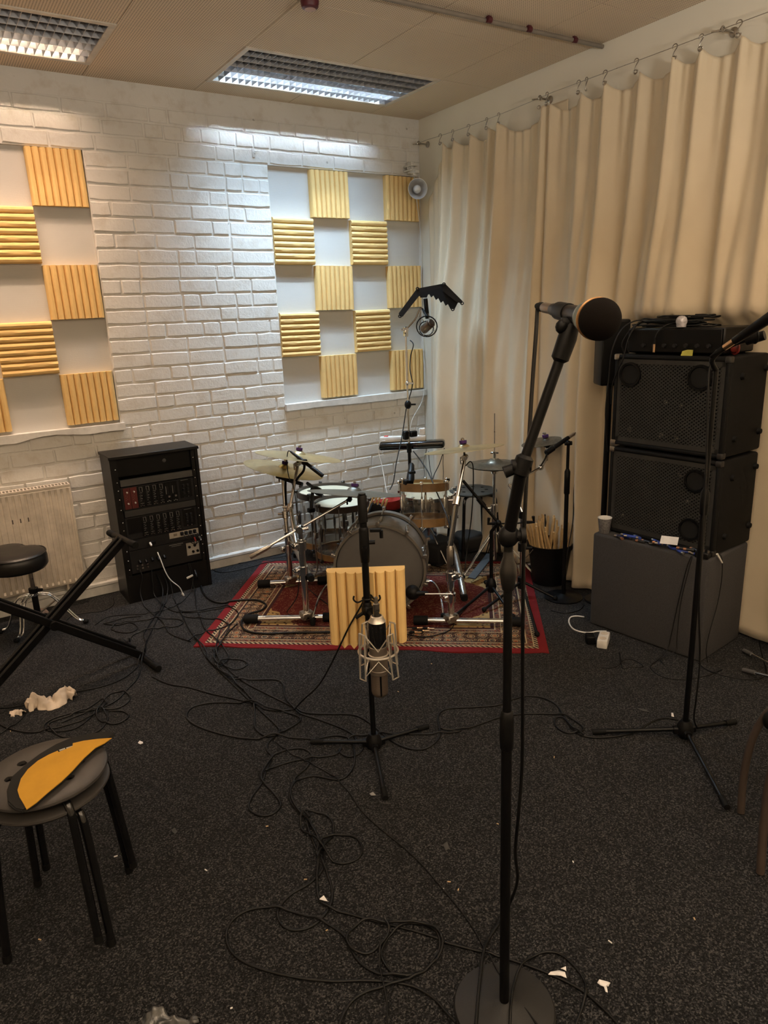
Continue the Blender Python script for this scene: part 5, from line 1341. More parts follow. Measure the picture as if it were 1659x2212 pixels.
# cymbals -----------------------------------------------------------
CY = {}
def cymbal(label, P, n, R, m=brass, feltc=purple, group='cymbals of the kit', bell=.16, bow=.055):
    n = V(n).normalized(); t = thing('cymbal', label, 'cymbal', P, group); b = MB()
    top = [(.006, R*(bow+.085)), (R*bell*.45, R*(bow+.080)), (R*bell*.85, R*(bow+.035)), (R*bell, R*bow), (R*.35, R*bow*.86), (R*.6, R*bow*.58), (R*.8, R*bow*.30), (R, 0)]
    bot = [(r, h-.0016) for r, h in top[::-1]]
    b.lathe(top+bot, P, n, 64, closed=True); obj('bronze', b, m, t)
    b = MB(); h = R*(bow+.085); b.lathe([(0, h), (.019, h), (.020, h+.016), (0, h+.016)], P, n, 20); obj('felt_washer', b, feltc, t)
    b = MB(); b.cyl(P+n*(h+.016), P+n*(h+.028), .008, n=10); x, y, _ = frame(n)
    for sg in (-1, 1): b.box((-.003, 0, -.005), (.003, .016, .007), .002, Matrix.Translation(P+n*(h+.024)) @ Matrix.Rotation(random.uniform(0, 3), 4, 'Z') @ Matrix.Diagonal((1, sg, 1, 1)))
    obj('wing_nut', b, steel, t)
    CY[label] = (P, n, h); return t
cA, nA = at(645, 986, 4.30), (Z+RR_*.16+BK*.11); cymbal('pale bronze crash cymbal, uppermost of the three left of the kit', cA, nA, .262)
cB, nB = at(613, 1014, 4.50), (Z+RR_*.25+BK*.05); cymbal('pale bronze crash cymbal tilted below the uppermost one', cB, nB, .255)
cC, nC = at(765, 1065, 4.02), (Z+RR_*.10+BK*.185); cymbal('grey ride cymbal seen almost edge-on in front of the floor toms', cC, nC, .266, greycym)
cD, nD = at(1002, 970, 3.80), (Z-RR_*.09+BK*.13); cymbal('pale bronze cymbal on the chrome post to the right of the rack tom', cD, nD, .214)
cE, nE = at(1180, 952, 4.42), (Z-RR_*.20+BK*.02); cymbal('dark bronze small cymbal beside the pencil mic at the curtain', cE, nE, .155, brassdark)
# hi-hat: two dark cymbals on their own stand
hb = at(1068, 1004, 4.55); hn = Z; HB = V((hb.x, hb.y, 0))
t = thing('hi_hat', 'dark speckled pair of hi-hat cymbals with rod, on a chrome stand', 'hi-hat', HB)
def disc(R, up_=1, z=0):
    b = MB(); top = [(.005, .038), (.030, .036), (.052, .022), (.058, .017), (R*.6, .010), (R, 0)]; b.lathe([(r, up_*h+z) for r, h in top]+[(r, up_*(h-.0014)+z) for r, h in top[::-1]], hb, hn, 56, closed=True); return b
obj('cymbal_top', disc(.174, 1, .002), brassdark, t); obj('cymbal_bottom', disc(.174, -1, -.004), brassdark, t)
zr = up(HB, 1073, 893).z
b = MB(); b.cyl(hb+Z*.0, V((hb.x, hb.y, zr)), .003, n=8); obj('pull_rod', b, steel, t)
b = MB(); b.cyl(hb+Z*.040, hb+Z*.085, .011, n=12); b.box((-.004, -.026, -.006), (.004, .026, .006), .002, Matrix.Translation(hb+Z*.078) @ Matrix.Rotation(.9, 4, 'Z')); b.cyl(hb+Z*.03, hb+Z*.040, .018, n=14); obj('clutch', b, chrome, t)
b = MB(); b.cyl(HB+Z*.44, hb-Z*.045, .011, n=12); b.cyl(hb-Z*.055, hb-Z*.028, .022, .028, 14); obj('upper_tube', b, chrome, t)
b = MB(); b.cyl(HB+Z*.08, HB+Z*.45, .0155, n=14); b.cyl(HB+Z*.41, HB+Z*.46, .024, n=14); b.cyl(HB+Z*.435, HB+Z*.435-RR_*.05, .009); obj('lower_tube', b, chrome, t)
for k in range(3):
    a = k*2*PI/3+PI/3; d = V((math.cos(a), math.sin(a), 0)); b = MB()
    for sg in (-1, 1): s_ = d.cross(Z)*.010*sg; b.tube([HB+Z*.27+d*.02+s_, HB+d*.26+Z*.022+s_*.6], .0042, 8)
    lg = obj('leg', b, chrome, t); b = MB(); b.ball(HB+d*.265+Z*.0205, .014, 10); obj('rubber_foot', b, rubber, lg)
pd = -BK*.8+RR_*-.6; pd.normalize()
b = MB(); bar(b, HB+pd*.05+Z*.13, HB+pd*.30+Z*.045, .055, .008); obj('pedal', b, M('dark_steel', (.10, .10, .10), .35, 1), t)
# rack of chrome tubes ----------------------------------------------
KT = 'chrome tube drum rack holding the kit on three t-shaped feet'
L0, L1 = fl(540, 1338, .03), fl(716, 1334, .03); M0, M1 = fl(568, 1262, .03), fl(702, 1254, .03); R0, R1 = fl(906, 1341, .03), fl(1114, 1344, .03)
t = thing('drum_rack', KT, 'drum rack', (L0+R1)/2-Z*.03)
def lerp(a, b, u): return a+(b-a)*u
posts = []
for (a, c, u, ztop) in ((L0, L1, .70, None), (M0, M1, .45, None), (R0, R1, .335, None)):
    a = V((a.x, a.y, .034)); c = V((c.x, c.y, .034)); d = (c-a).normalized()
    b = MB(); b.cyl(a, c, .0165, n=16); tb_ = obj('tee_foot', b, chrome, t)
    for e, s in ((a, -1), (c, 1)):
        b = MB(); b.lathe([(0, .034), (.024, .032), (.026, .025), (.026, -.045), (.0235, -.048), (.0, -.048)], e, d*s, 18); obj('foot_cap', b, rubber, tb_)
    posts.append(lerp(a, c, u))
pz = [up(posts[0], 655, 1165).z, up(posts[1], 620, 1150).z, up(posts[2], 983, 1180).z]
for p, z in zip(posts, pz):
    p0 = V((p.x, p.y, .05))
    b = MB(); b.cyl(p0, V((p.x, p.y, z)), .0185, n=18); obj('post', b, chrome, t)
    b = MB(); b.box((-.036, -.030, .028), (.036, .030, .074), .006, Matrix.Translation(V((p.x, p.y, 0)))); b.cyl(V((p.x, p.y, .05)), V((p.x, p.y, .05))-BK*.05-RR_*.02, .009); obj('tee_clamp', b, steel, t)
rails = []
for (p, z0, q, z1, lab) in ((posts[1], up(posts[1], 640, 1180).z, None, None, 0),):
    pass
e0 = at(672, 1250, dep(posts[0]+Z*.2)-.03); s0 = V((posts[1].x, posts[1].y, 0))+RR_*.03; s0.z = e0.z+.03
e1_ = at(1003, 1292, dep(posts[2]+Z*.12)-.05); s1 = V((posts[2].x, posts[2].y, e1_.z+.10))+BK*.62+RR_*.06
for (s_, e_, crv) in ((s0+(s0-e0)*.5, e0, 0), (s1, e1_, 1)):
    d = (e_-s_).normalized(); b = MB()
    if crv: b.tube(spline([s_, lerp(s_, e_, .35)+Z*.05, lerp(s_, e_, .75)+Z*.03, e_]), .0185, 14)
    else: b.cyl(s_, e_, .0185, n=18)
    rl = obj('rail', b, steel, t); b = MB(); b.lathe([(0, .006), (.019, .006), (.0205, .0), (.0205, -.035), (.0190, -.036), (0, -.036)], e_, d, 18); obj('end_cap', b, rubber, rl)
cb0 = V((posts[0].x, posts[0].y, 0))
for (p, x_, y_, o_) in ((posts[0], 657, 1178, -RR_), (posts[0], 655, 1232, -RR_), (posts[1], 622, 1185, -RR_), (posts[2], 980, 1245, RR_), (posts[2], 978, 1290, -RR_)):
    z = up(p, x_, y_).z; b = MB(); clamp(b, V((p.x, p.y, z)), .027, .05, o_); b.box((-.03, -.02, -.018), (.03, .02, .018), .006, Matrix.Translation(V((p.x, p.y, z))+o_*.02)); obj('clamp', b, chrome, t)
# cymbal stand of the ride: long boom with knurled weight
bj = at(648, 1143, dep(posts[0]+Z*.55)); jb = V((posts[0].x, posts[0].y, pz[0]))
t = thing('cymbal_boom', 'chrome boom arm slanting up from the left post to the grey ride cymbal', 'cymbal boom', bj)
tipR = cC-V(nC).normalized()*.02; back = at(540, 1204, dep(bj)-.02)
dirb = (tipR-bj).normalized()
b = MB(); b.cyl(back, tipR-dirb*.03, .0072, n=12); obj('arm', b, chrome, t)
b = MB(); db = (bj-back).normalized(); b.lathe([(0, 0), (.012, .0), (.0135, .004), (.0135, .10), (.0095, .125), (.0072, .13)], back, db, 14); obj('counterweight', b, steel, t)
b = MB(); b.cyl(jb, bj+Z*.0, .012, n=12); b.ball(bj, .026, 14); b.cyl(bj-BK*.03, bj+BK*.03, .020); b.cyl(bj-BK*.02, bj-BK*.02+RR_*.05+Z*.01, .010); obj('tilter', b, chrome, t)
b = MB(); nn = V(nC).normalized(); q = tipR-dirb*.03; b.ball(q, .015, 12); b.cyl(q, cC-nn*.0, .006, n=10); b.cyl(q-BK*.02, q+BK*.02, .013); b.box((-.022, -.004, -.03), (-.012, .004, .004), .002, Matrix.Translation(q)); b.cyl(cC-nn*.012, cC+nn*(.266*.14), .008, n=10); obj('cymbal_tilter', b, black, t)
# stands of the two left crashes
def cym_stand(label, base, cP, n, R, mids, m=steel, r=.0095):
    n = V(n).normalized(); t = thing('cymbal_stand', label, 'cymbal stand', base, 'cymbal stands of the kit')
    top = cP-n*.045
    pts = [base]+mids+[top]
    for i in range(len(pts)-1):
        b = MB(); b.cyl(pts[i], pts[i+1], r if i else r*1.35, n=12); obj('tube', b, m, t)
    for i in range(1, len(pts)-1):
        b = MB(); b.lathe([(r*1.2, -.03), (r*2, -.028), (r*2.1, .015), (r*1.2, .02)], pts[i], (pts[i+1]-pts[i]), 14); b.cyl(pts[i], pts[i]-RR_*.045, .008); obj('joint', b, m, t)
    b = MB(); q = top; b.ball(q, .017, 12); b.cyl(q-BK*.022-RR_*.01, q+BK*.022+RR_*.01, .014, n=12); b.box((-.03, -.005, -.034), (-.020, .005, .006), .002, Matrix.Translation(q)); obj('tilter', b, m, t)
    b = MB(); b.cyl(q, cP+n*R*.14, .0055, n=10); b.lathe([(0, 0), (.020, 0), (.018, .012), (0, .012)], cP-n*.008, n, 14); obj('tilter_rod', b, black, t)
    return t
pA = posts[0]; dA_ = dep(pA+Z*.5)
cym_stand('steel stand of the uppermost left crash, rising from the left post', at(640, 1175, dA_+.05), cA, nA, .262, [at(627, 1095, 4.22)])
pB = posts[1]
cym_stand('dark steel stand at the brick wall under the tilted left crash', V((posts[1].x, posts[1].y, pz[1])), cB, nB, .255, [at(616, 1110, 4.50)])
cym_stand('tall chrome stand to the right of the rack tom', V((posts[2].x, posts[2].y, pz[2])), cD, nD, .214, [at(987, 1080, dep(posts[2]+Z*.65)), ], chrome, .0110)
b = MB(); p = V((posts[2].x, posts[2].y, 0)); g0_, g1_ = up(p, 982, 1228), up(p, 984, 1178); b.lathe([(.0, 0), (.0185, 0), (.021, .01), (.021, (g1_-g0_).length-.02), (.013, (g1_-g0_).length), (0, (g1_-g0_).length)], g0_+RR_*.0-BK*.004+Z*.0, n=18)
obj('sleeve', b, steel, [o for o in bpy.data.objects if o.get('label', '').startswith('tall chrome stand')][0])
# small cymbal arm from a chrome stand
hs = fl(1126, 1288); HS = V((hs.x, hs.y, RUGZ))
t = thing('cymbal_stand', 'chrome stand with curved arm holding the small dark cymbal near the curtain', 'cymbal stand', HS, 'cymbal stands of the kit')
z1 = up(HS, 1120, 1110).z
b = MB(); b.cyl(HS+Z*.06, HS+Z*z1, .0125, n=14); obj('post', b, chrome, t)
b = MB(); b.cyl(HS+Z*(z1*.55), HS+Z*(z1*.55+.05), .024, n=14); b.cyl(HS+Z*(z1-.03), HS+Z*(z1+.01), .022, n=14); b.cyl(HS+Z*(z1*.58), HS+Z*(z1*.58)+RR_*.06, .009); obj('clamp', b, black, t)
nn = V(nE).normalized(); q = cE-nn*.05
p1_ = at(1100, 1048, dep(HS+Z*z1)+.05); p2_ = at(1168, 1010, dep(cE)-.03)
b = MB(); b.tube(spline([HS+Z*z1, lerp(HS+Z*z1, p1_, .6)+Z*.02, p1_]), .0095, 10); obj('lower_arm', b, chrome, t)
b = MB(); b.cyl(p1_, p2_, .0075, n=12); obj('arm', b, chrome, t)
b = MB(); b.tube(spline([p2_, lerp(p2_, q, .5)+RR_*.012, q]), .011, 12); b.ball(p2_, .018, 12); b.ball(q, .016, 12); b.box((.012, -.012, -.02), (.026, .012, .012), .004, Matrix.Translation(lerp(p2_, q, .5))); obj('tilter', b, chrome, t)
b = MB(); b.cyl(q, cE+nn*.155*.14, .0055, n=10); b.lathe([(0, 0), (.022, 0), (.024, .016), (.018, .03), (0, .03)], cE-nn*.036, nn, 14); obj('tilter_rod', b, black, t)
for tp in (fl(1199, 1299), fl(1160, 1374, .01), fl(1046, 1322, RUGZ)):
    b = MB(); e = V((tp.x, tp.y, .0215)); b.tube([HS+Z*.085+(e-HS).normalized()*.02, e], .0085, 10); lg = obj('leg', b, blackm, t); b = MB(); b.ball(e, .015, 10); obj('rubber_foot', b, rubber, lg)
b = MB(); b.cyl(HS+Z*.05, HS+Z*.12, .024, n=16); obj('hub', b, black, t)
for (x_, y_, s_) in ((1063, 1131, -1), (1145, 1128, 1)):
    a = at(1110, 1131, dep(HS+Z*z1)); c = at(x_, y_, dep(HS+Z*z1)); b = MB(); b.cyl(a, c, .005); b.tube([c-RR_*s_*.02, c+RR_*s_*.022, c+RR_*s_*.018+Z*.035], .010, 8); obj('grip', b, rubber, t)
# second black tripod: low boom mic stand beside the hi-hat
ms = fl(1061, 1293); MS = V((ms.x, ms.y, RUGZ)); t = thing('mic_stand', 'small black tripod mic stand on the rug between bass drum and hi-hat', 'mic stand', MS)
zt = up(MS, 1055, 1150).z
for tp in (fl(982, 1336, RUGZ), fl(1108, 1336, RUGZ), MS+BK*.22):
    b = MB(); e = V((tp.x, tp.y, .0205)); b.cyl(MS+Z*.075+(e-MS).normalized()*.02, e, .0085, n=10); lg = obj('leg', b, blackm, t); b = MB(); b.ball(e, .014, 10); obj('rubber_foot', b, rubber, lg)
b = MB(); b.lathe([(0, .04), (.02, .04), (.034, .075), (.026, .11), (.012, .13), (0, .13)], MS, n=18); obj('hub', b, black, t)
b = MB(); b.cyl(MS+Z*.10, MS+Z*zt, .011, n=12); obj('tube', b, blackm, t)
b = MB(); tp0, tp1 = at(1087, 1142, dep(MS+Z*zt)-.05), at(1000, 1038, dep(MS+Z*zt)-.1); b.cyl(tp0, tp1, .0085, n=12); md = lerp(tp0, tp1, .55); b.cyl(md-(tp1-tp0).normalized()*.03, md+(tp1-tp0).normalized()*.03, .014); obj('boom', b, blackm, t)
b = MB(); b.cyl(MS+Z*zt, lerp(tp0, tp1, .12), .010); b.ball(lerp(tp0, tp1, .12), .018); obj('swivel', b, black, t)
# overhead pencil mic at the left crash
t = thing('pencil_mic', 'black pencil mic slanting below the uppermost left crash cymbal', 'microphone', at(664, 1003, 4.12))
a, c = at(630, 977, 4.12), at(697, 1028, 4.05); ax = (c-a).normalized(); ln = (c-a).length
b = MB(); b.lathe([(0, ln*.14), (.0085, ln*.14), (.0105, ln*.25), (.0105, ln*.62), (.0120, ln*.64), (.0120, ln), (0, ln)], a, ax, 16); obj('body', b, black, t)
b = MB(); b.lathe([(0, -.01), (.005, -.01), (.0080, ln*.04), (.0085, ln*.14), (0, ln*.14)], a, ax, 12); obj('plug', b, black, t)
b = MB(); e = at(640, 1038, 4.20); b.tube(spline([lerp(a, c, .42), at(656, 1016, 4.14), at(645, 1030, 4.17), e]), .0075, 8); b.box((-.014, -.014, -.016), (.014, .014, .016), .004, Matrix.Translation(lerp(a, c, .42))); obj('gooseneck', b, black, t)
tag(curve('mic_cable', [a-ax*.008, at(622, 976, 4.13), at(620, 1000, 4.15), at(624, 1030, 4.22), at(634, 1052, 4.2), at(640, 1090, 4.2), at(646, 1130, 4.12)], .003, cabm), 'black cable looping from the slanting pencil mic down the left stand', 'cable')
t = thing('pencil_mic', 'black pencil mic lying almost level under the tilted left crash cymbal', 'microphone', at(625, 1037, 4.30))
a, c = at(598, 1029, 4.34), at(653, 1046, 4.26); ax = (c-a).normalized(); ln = (c-a).length
b = MB(); b.lathe([(0, 0), (.012, 0), (.0125, ln*.3), (.014, ln*.34), (.014, ln*.62), (.0115, ln*.66), (.0115, ln), (0, ln)], a, ax, 16); obj('body', b, black, t)
b = MB(); b.tube([lerp(a, c, .35), at(617, 1062, 4.33), at(618, 1090, 4.40)], .007, 8); obj('mount_arm', b, black, t)
# clip mic at the rear floor tom
t = thing('clip_mic', 'black bulb-shaped clip mic on the rim of the floor toms', 'microphone', at(684, 1058, 4.55))
b = MB(); a, c = at(664, 1044, 4.60), at(692, 1065, 4.48); ax = (c-a).normalized(); ln = (c-a).length; b.lathe([(0, 0), (.011, .0), (.013, ln*.5), (.023, ln*.6), (.027, ln*.85), (.020, ln*1.05), (0, ln*1.1)], a, ax, 18); obj('body', b, black, t)
b = MB(); p0_, p1_ = at(676, 1058, 4.53), at(672, 1102, 4.50); b.cyl(p0_, p1_, .011); b.box((-.022, -.016, -.014), (.022, .016, .014), .004, Matrix.Translation(p1_)); b.ball(p0_, .018); obj('clip', b, black, t)
# clip mic at the rack tom
t = thing('clip_mic', 'black clip mic standing upright over the rim of the amber tom', 'microphone', at(885, 1045, 4.30))
b = MB(); a, c = at(889, 1002, 4.36), at(886, 1043, 4.26); ax = (c-a).normalized(); ln = (c-a).length; b.lathe([(0, 0), (.012, 0), (.018, .012), (.022, ln*.5), (.025, ln*.78), (.02, ln), (0, ln)], a, ax, 18); obj('body', b, black, t)
b = MB(); b.box((-.030, -.018, -.018), (.026, .018, .014), .005, Matrix.Translation(at(882, 1040, 4.27))); b.cyl(at(884, 1044, 4.27), at(889, 1053, 4.25), .016); b.cyl(at(896, 1020, 4.30), at(884, 1022, 4.28), .010); obj('clip', b, black, t)
# bass drum mic on a short arm
t = thing('bass_drum_mic', 'black mic on a thin chrome arm at the edge of the bass drum', 'microphone', at(893, 1281, 3.86))
b = MB(); a, c = at(884, 1278, 3.90), at(903, 1282, 3.86); b.ball(lerp(a, c, .4), .042, 18, (1, 1, 1)); b.cyl(c-RR_*.01, c+RR_*.055, .016, .010, 14); obj('body', b, black, t)
b = MB(); b.cyl(at(918, 1283, 3.85), V((posts[2].x, posts[2].y, up(posts[2], 975, 1279).z))-BK*.026, .0052); obj('arm', b, chrome, t)
# tall stand with reflection screen and shock-mounted mic
S0 = at(886, 1040, 5.0); SB = V((S0.x, S0.y, 0)); zt = up(SB, 890, 712).z; zk = up(SB, 884, 872).z
t = thing('mic_stand', 'tall thin chrome mic stand carrying the curved black screen', 'mic stand', SB)
b = MB(); b.cyl(SB+Z*.05, SB+Z*up(SB, 885, 962).z, .0115, n=12); obj('lower_tube', b, blackm, t)
b = MB(); b.cyl(SB+Z*up(SB, 885, 962).z, SB+Z*zk, .0085, n=12); obj('middle_tube', b, chrome, t)
b = MB(); b.cyl(SB+Z*zk, SB+Z*zt, .0068, n=12); obj('upper_tube', b, chrome, t)
for (yy, rr0) in ((874, .024), (828, .013), (962, .016)):
    b = MB(); c = SB+Z*up(SB, 886, yy).z
    b.ball(c, rr0, 12, (1, 1, 1.3)); b.cyl(c, c+RR_*(rr0+.03), .006); obj('joint', b, black if yy != 828 else chrome, t)
for k in range(3):
    a = k*2*PI/3+.3; d = V((math.cos(a), math.sin(a), 0)); b = MB(); b.cyl(SB+Z*.085, SB+d*.24+Z*.012, .009); obj('leg', b, blackm, t)
b = MB(); b.box((-.02, -.018, -.03), (.02, .018, .03), .006, Matrix.Translation(SB+Z*up(SB, 877, 940).z-RR_*.02)); b.box((-.028, -.018, -.02), (.028, .018, .02), .006, Matrix.Translation(SB+Z*up(SB, 897, 937).z+RR_*.03)); obj('cable_clip', b, black, t)
q0 = SB+Z*zt; q1 = at(912, 664, dep(q0)-.04)
b = MB(); b.box((-.014, -.014, -.045), (.014, .014, .02), .005, Matrix.Translation(q0)); b.cyl(q0-RR_*.03, q0+RR_*.02, .007); obj('head_clamp', b, chrome, t)
b = MB(); b.tube(spline([q0, at(897, 690, dep(q0)-.02), at(905, 672, dep(q0)-.03), q1]), .006, 8); obj('gooseneck', b, chrome, t)
# screen
dS = dep(q1)-.02
t = thing('reflection_screen', 'black folded screen with jagged foam lining above the tall stand mic', 'reflection screen', at(925, 640, dS))
def spt(x, y, d=0): return at(x, y, dS+d)
outer = [(862, 679), (876, 684), (903, 655), (915, 650)]
def slab(name, pts, d0, d1, m):
    b = MB(); F = [spt(x, y, d0) for x, y in pts]; G = [spt(x, y, d1) for x, y in pts]; A = [b.bm.verts.new(p) for p in F]; Bq = [b.bm.verts.new(p) for p in G]; n = len(A)
    for i in range(n): b.bm.faces.new((A[i], A[(i+1) % n], Bq[(i+1) % n], Bq[i]))
    b.bm.faces.new(A); b.bm.faces.new(Bq[::-1]); return obj(name, b, m, t, smooth=False)
slab('wing_panel', [(861, 677), (900, 624), (905, 625), (908, 636), (870, 684), (864, 684)], -.02, .12, black)
slab('middle_panel', [(902, 623), (955, 613), (960, 616), (958, 628), (948, 632), (905, 640)], .0, .13, black)
slab('wing_panel', [(957, 613), (962, 613), (999, 650), (998, 656), (985, 652), (955, 628)], -.02, .12, black)
wp = [c for c in t.children if c.name.startswith('wing')]
b = MB()
for (x, y) in ((864, 683), (902, 624), (959, 614), (998, 655), (978, 668)): c = spt(x, y, -.022); b.torus(c, CF, .009, .0035, 14, 6)
obj('screw_eye', b, black, t)
jag = [(903, 640), (925, 642)]+[(926+5.0*k, 640+1.1*k+(5.2 if k % 2 else 0)+k*k*.16) for k in range(11)]+[(985, 652), (957, 626), (905, 634)]
slab('foam_lining', [(905, 632), (955, 622), (990, 652), (982, 668)]+[(978-5.2*k, (664 if k % 2 == 0 else 671)-3.6*k+k*k*.05) for k in range(1, 11)]+[(922, 643), (908, 643)], -.012, .11, rubber)
b = MB(); b.box((-.012, -.01, -.07), (.012, .01, .06), .003, Matrix.Translation(spt(921, 665, -.02)) @ Matrix.Rotation(-.10, 4, 'Y')); obj('bracket', b, black, t)
# mic in round cradle
mc = at(922, 705, dS-.10)
t = thing('shock_mount', 'round wire cradle below the black folded screen', 'shock mount', mc)
fd = -CF; b = MB(); b.torus(mc, fd, .066, .0042, 36, 8); obj('ring', b, blackm, t)
b = MB(); b.torus(mc+CF*.05, fd, .046, .0035, 28, 8); obj('inner_ring', b, blackm, t)
b = MB()
for k in range(8): an = k*PI/4+.3; e = CR*math.cos(an)+CU*math.sin(an); e2_ = CR*math.cos(an+.4)+CU*math.sin(an+.4); b.tube([mc+e*.046+CF*.05, mc+e2_*.078-CF*.02, mc+e*.05+CF*.05], .0022, 6)
obj('cradle_wire', b, wirem, t)
b = MB(); b.cyl(mc+CU*.062, q1+(mc-q1)*.1, .007); obj('mount_arm', b, black, t)
t = thing('condenser_mic', 'round-faced brown condenser mic in the wire cradle below the black screen', 'microphone', mc)
a = (CR*.55+CU*.35-CF*.75).normalized(); s0 = mc-a*.045+CR*.004
b = MB(); b.lathe([(0, 0), (.026, 0), (.028, .01), (.028, .085), (.024, .092), (0, .092)], s0, a, 24); obj('body', b, M('brown_mic_metal', (.16, .12, .09), .35, .8), t)
b = MB(); b.lathe([(0, .0945), (.022, .0935), (.026, .088), (.0285, .086), (.0285, .078), (0, .078)], s0, a, 24); obj('grille', b, M('dark_mic_mesh', (.05, .035, .025), .5, .5), t)
# black shelf bar with white power strip behind the tom
kx0, kx1 = at(819, 964, 5.10), at(961, 957, 5.02)
kc = (kx0+kx1)/2; kd = (kx1-kx0); kd.z = 0; kw = kd.length; ang = math.atan2(kd.y, kd.x)
mk = Matrix.Translation(kc) @ Matrix.Rotation(ang, 4, 'Z') @ Matrix.Rotation(-.03, 4, 'Y')
t = thing('black_shelf', 'narrow black shelf bar with white power strip on it at the corner', 'shelf', kc)
b = MB(); b.box((-kw/2, -.05, -.028), (kw/2, .05, .028), .020, seg=3); b.xf(mk); obj('shelf_board', b, blackgloss, t)
b = MB(); q = mk @ V((-.01, 0, 0)); s_ = V((SB.x, SB.y, q.z)); b.cyl(q, s_, .012); b.cyl(s_-Z*.03, s_+Z*.03, .017); obj('stand_clamp', b, black, t)
ps = mk @ V((-.06, -.004, .030))
t = thing('power_strip', 'white power strip with red switch lying on the narrow black shelf', 'power strip', ps)
ml = mk @ Matrix.Translation((-.06, -.004, .0285))
b = MB(); b.box((-.165, -.026, 0), (.165, .026, .038), .006, seg=2); b.xf(ml); obj('body', b, white, t)
b = MB(); b.box((-.135, -.012, .036), (-.105, .012, .044), .003); b.xf(ml); obj('switch', b, M('red_switch', (.6, .03, .02), .4), t)
for k in range(4):
    b = MB(); b.cyl(ml @ V((-.06+.06*k, 0, .0375)), ml @ V((-.06+.06*k, 0, .0385)), .019, n=16); obj('outlet', b, cream, t)
b = MB(); b.box((-.022, -.018, .0), (.022, .018, .05), .006, m=ml @ Matrix.Translation((.14, 0, .039))); one('plug', b, white, 'white mains plug in the end of the power strip', 'plug')
WIRES = [([(832, 952, 5.0), (822, 955, 5.02), (818, 975, 5.05), (826, 1010, 5.05), (833, 1050, 5.0), (836, 1065, 4.98)], 'thin white cable curving down left of the narrow black shelf', white, .0026),
 ([(922, 970, 5.05), (915, 1000, 5.05), (917, 1025, 5.05), (912, 1045, 5.0)], 'thin grey cable hanging from the narrow black shelf towards the tom', M('grey_cable', (.12, .115, .10), .5), .0024),
 ([(926, 975, 5.05), (928, 1005, 5.05), (933, 1030, 5.0), (934, 1042, 4.98)], 'thin black cable hanging straight under the narrow black shelf', cabm, .0024),
 ([(960, 968, 5.05), (950, 1000, 5.03), (938, 1025, 5.0), (934, 1040, 5.0)], 'black cable slanting inwards from the end of the narrow black shelf', cabm, .003),
 ([(958, 970, 5.04), (957, 1000, 5.04), (958, 1020, 5.02), (957, 1042, 4.99)], 'thin black cable hanging from the end of the narrow black shelf', cabm, .0024),
 ([(886, 735, 4.9), (893, 745, 4.88), (887, 770, 4.9), (886, 800, 4.9), (891, 830, 4.88), (884, 860, 4.9), (878, 880, 4.88), (872, 920, 4.85), (865, 960, 4.8), (856, 1000, 4.75), (850, 1040, 4.72), (842, 1058, 4.7)], 'black mic cable winding down the tall thin stand to the red bowl', cabm, .0038),
 ([(893, 975, 4.75), (905, 990, 4.6), (925, 1020, 4.45), (942, 1060, 4.3), (955, 1090, 4.15), (967, 1120, 4.05), (975, 1150, 4.0)], 'straight black cable crossing in front of the amber tom', cabm, .0042),
 ([(1006, 1006, 3.9), (1016, 997, 3.88), (1022, 1010, 3.86), (1022, 1060, 3.9), (1018, 1120, 3.95), (1010, 1180, 4.0), (1004, 1230, 4.0)], 'black cable looping beside the tall chrome stand of the kit', cabm, .0032)]
for pts, lab, m, r in WIRES: tag(curve('cable', [at(*p) for p in pts], r, m), lab, 'cable')
# red bowl on a small black case, behind the bass drum
rb = at(843, 1082, 4.62); RB0 = V((rb.x, rb.y, 0)); zb = up(RB0, 850, 1092).z
t = thing('red_bag', 'open red and black bag between the floor tom and the amber tom', 'bag', RB0)
b = MB(); K = 24; rows = []
for z, r_, wob in ((.001, .085, 0), (.05, .09, 0), (zb*.5, .085, .1), (zb-.05, .08, .1), (zb-.03, .085, .12), (zb+.00, .095, .18)):
    rows.append([b.bm.verts.new(RB0+V((math.cos(2*PI*k/K), math.sin(2*PI*k/K), 0))*r_*(1+wob*math.sin(3*2*PI*k/K+1))+Z*z) for k in range(K)])
for p, q in zip(rows, rows[1:]):
    for k in range(K): b.bm.faces.new((p[k], p[(k+1) % K], q[(k+1) % K], q[k]))
b.bm.faces.new(rows[0][::-1]); obj('body', b, M('black_nylon', (.010, .010, .011), .8), t)
b = MB(); rows = []
for z, r_ in ((zb-.055, .080), (zb-.02, .088), (zb+.02, .099), (zb+.045, .106), (zb+.035, .100), (zb+.00, .085), (zb-.04, .06)):
    rows.append([b.bm.verts.new(RB0+V((math.cos(2*PI*k/K), math.sin(2*PI*k/K), 0))*(r_+.002)*(1+.14*math.sin(3*2*PI*k/K+1))+Z*(z+.02*math.cos(2*PI*k/K+1.2))) for k in range(K)])
for p, q in zip(rows, rows[1:]):
    for k in range(K): b.bm.faces.new((p[k], p[(k+1) % K], q[(k+1) % K], q[k]))
b.bm.faces.new(rows[-1]); obj('lining', b, red, t)
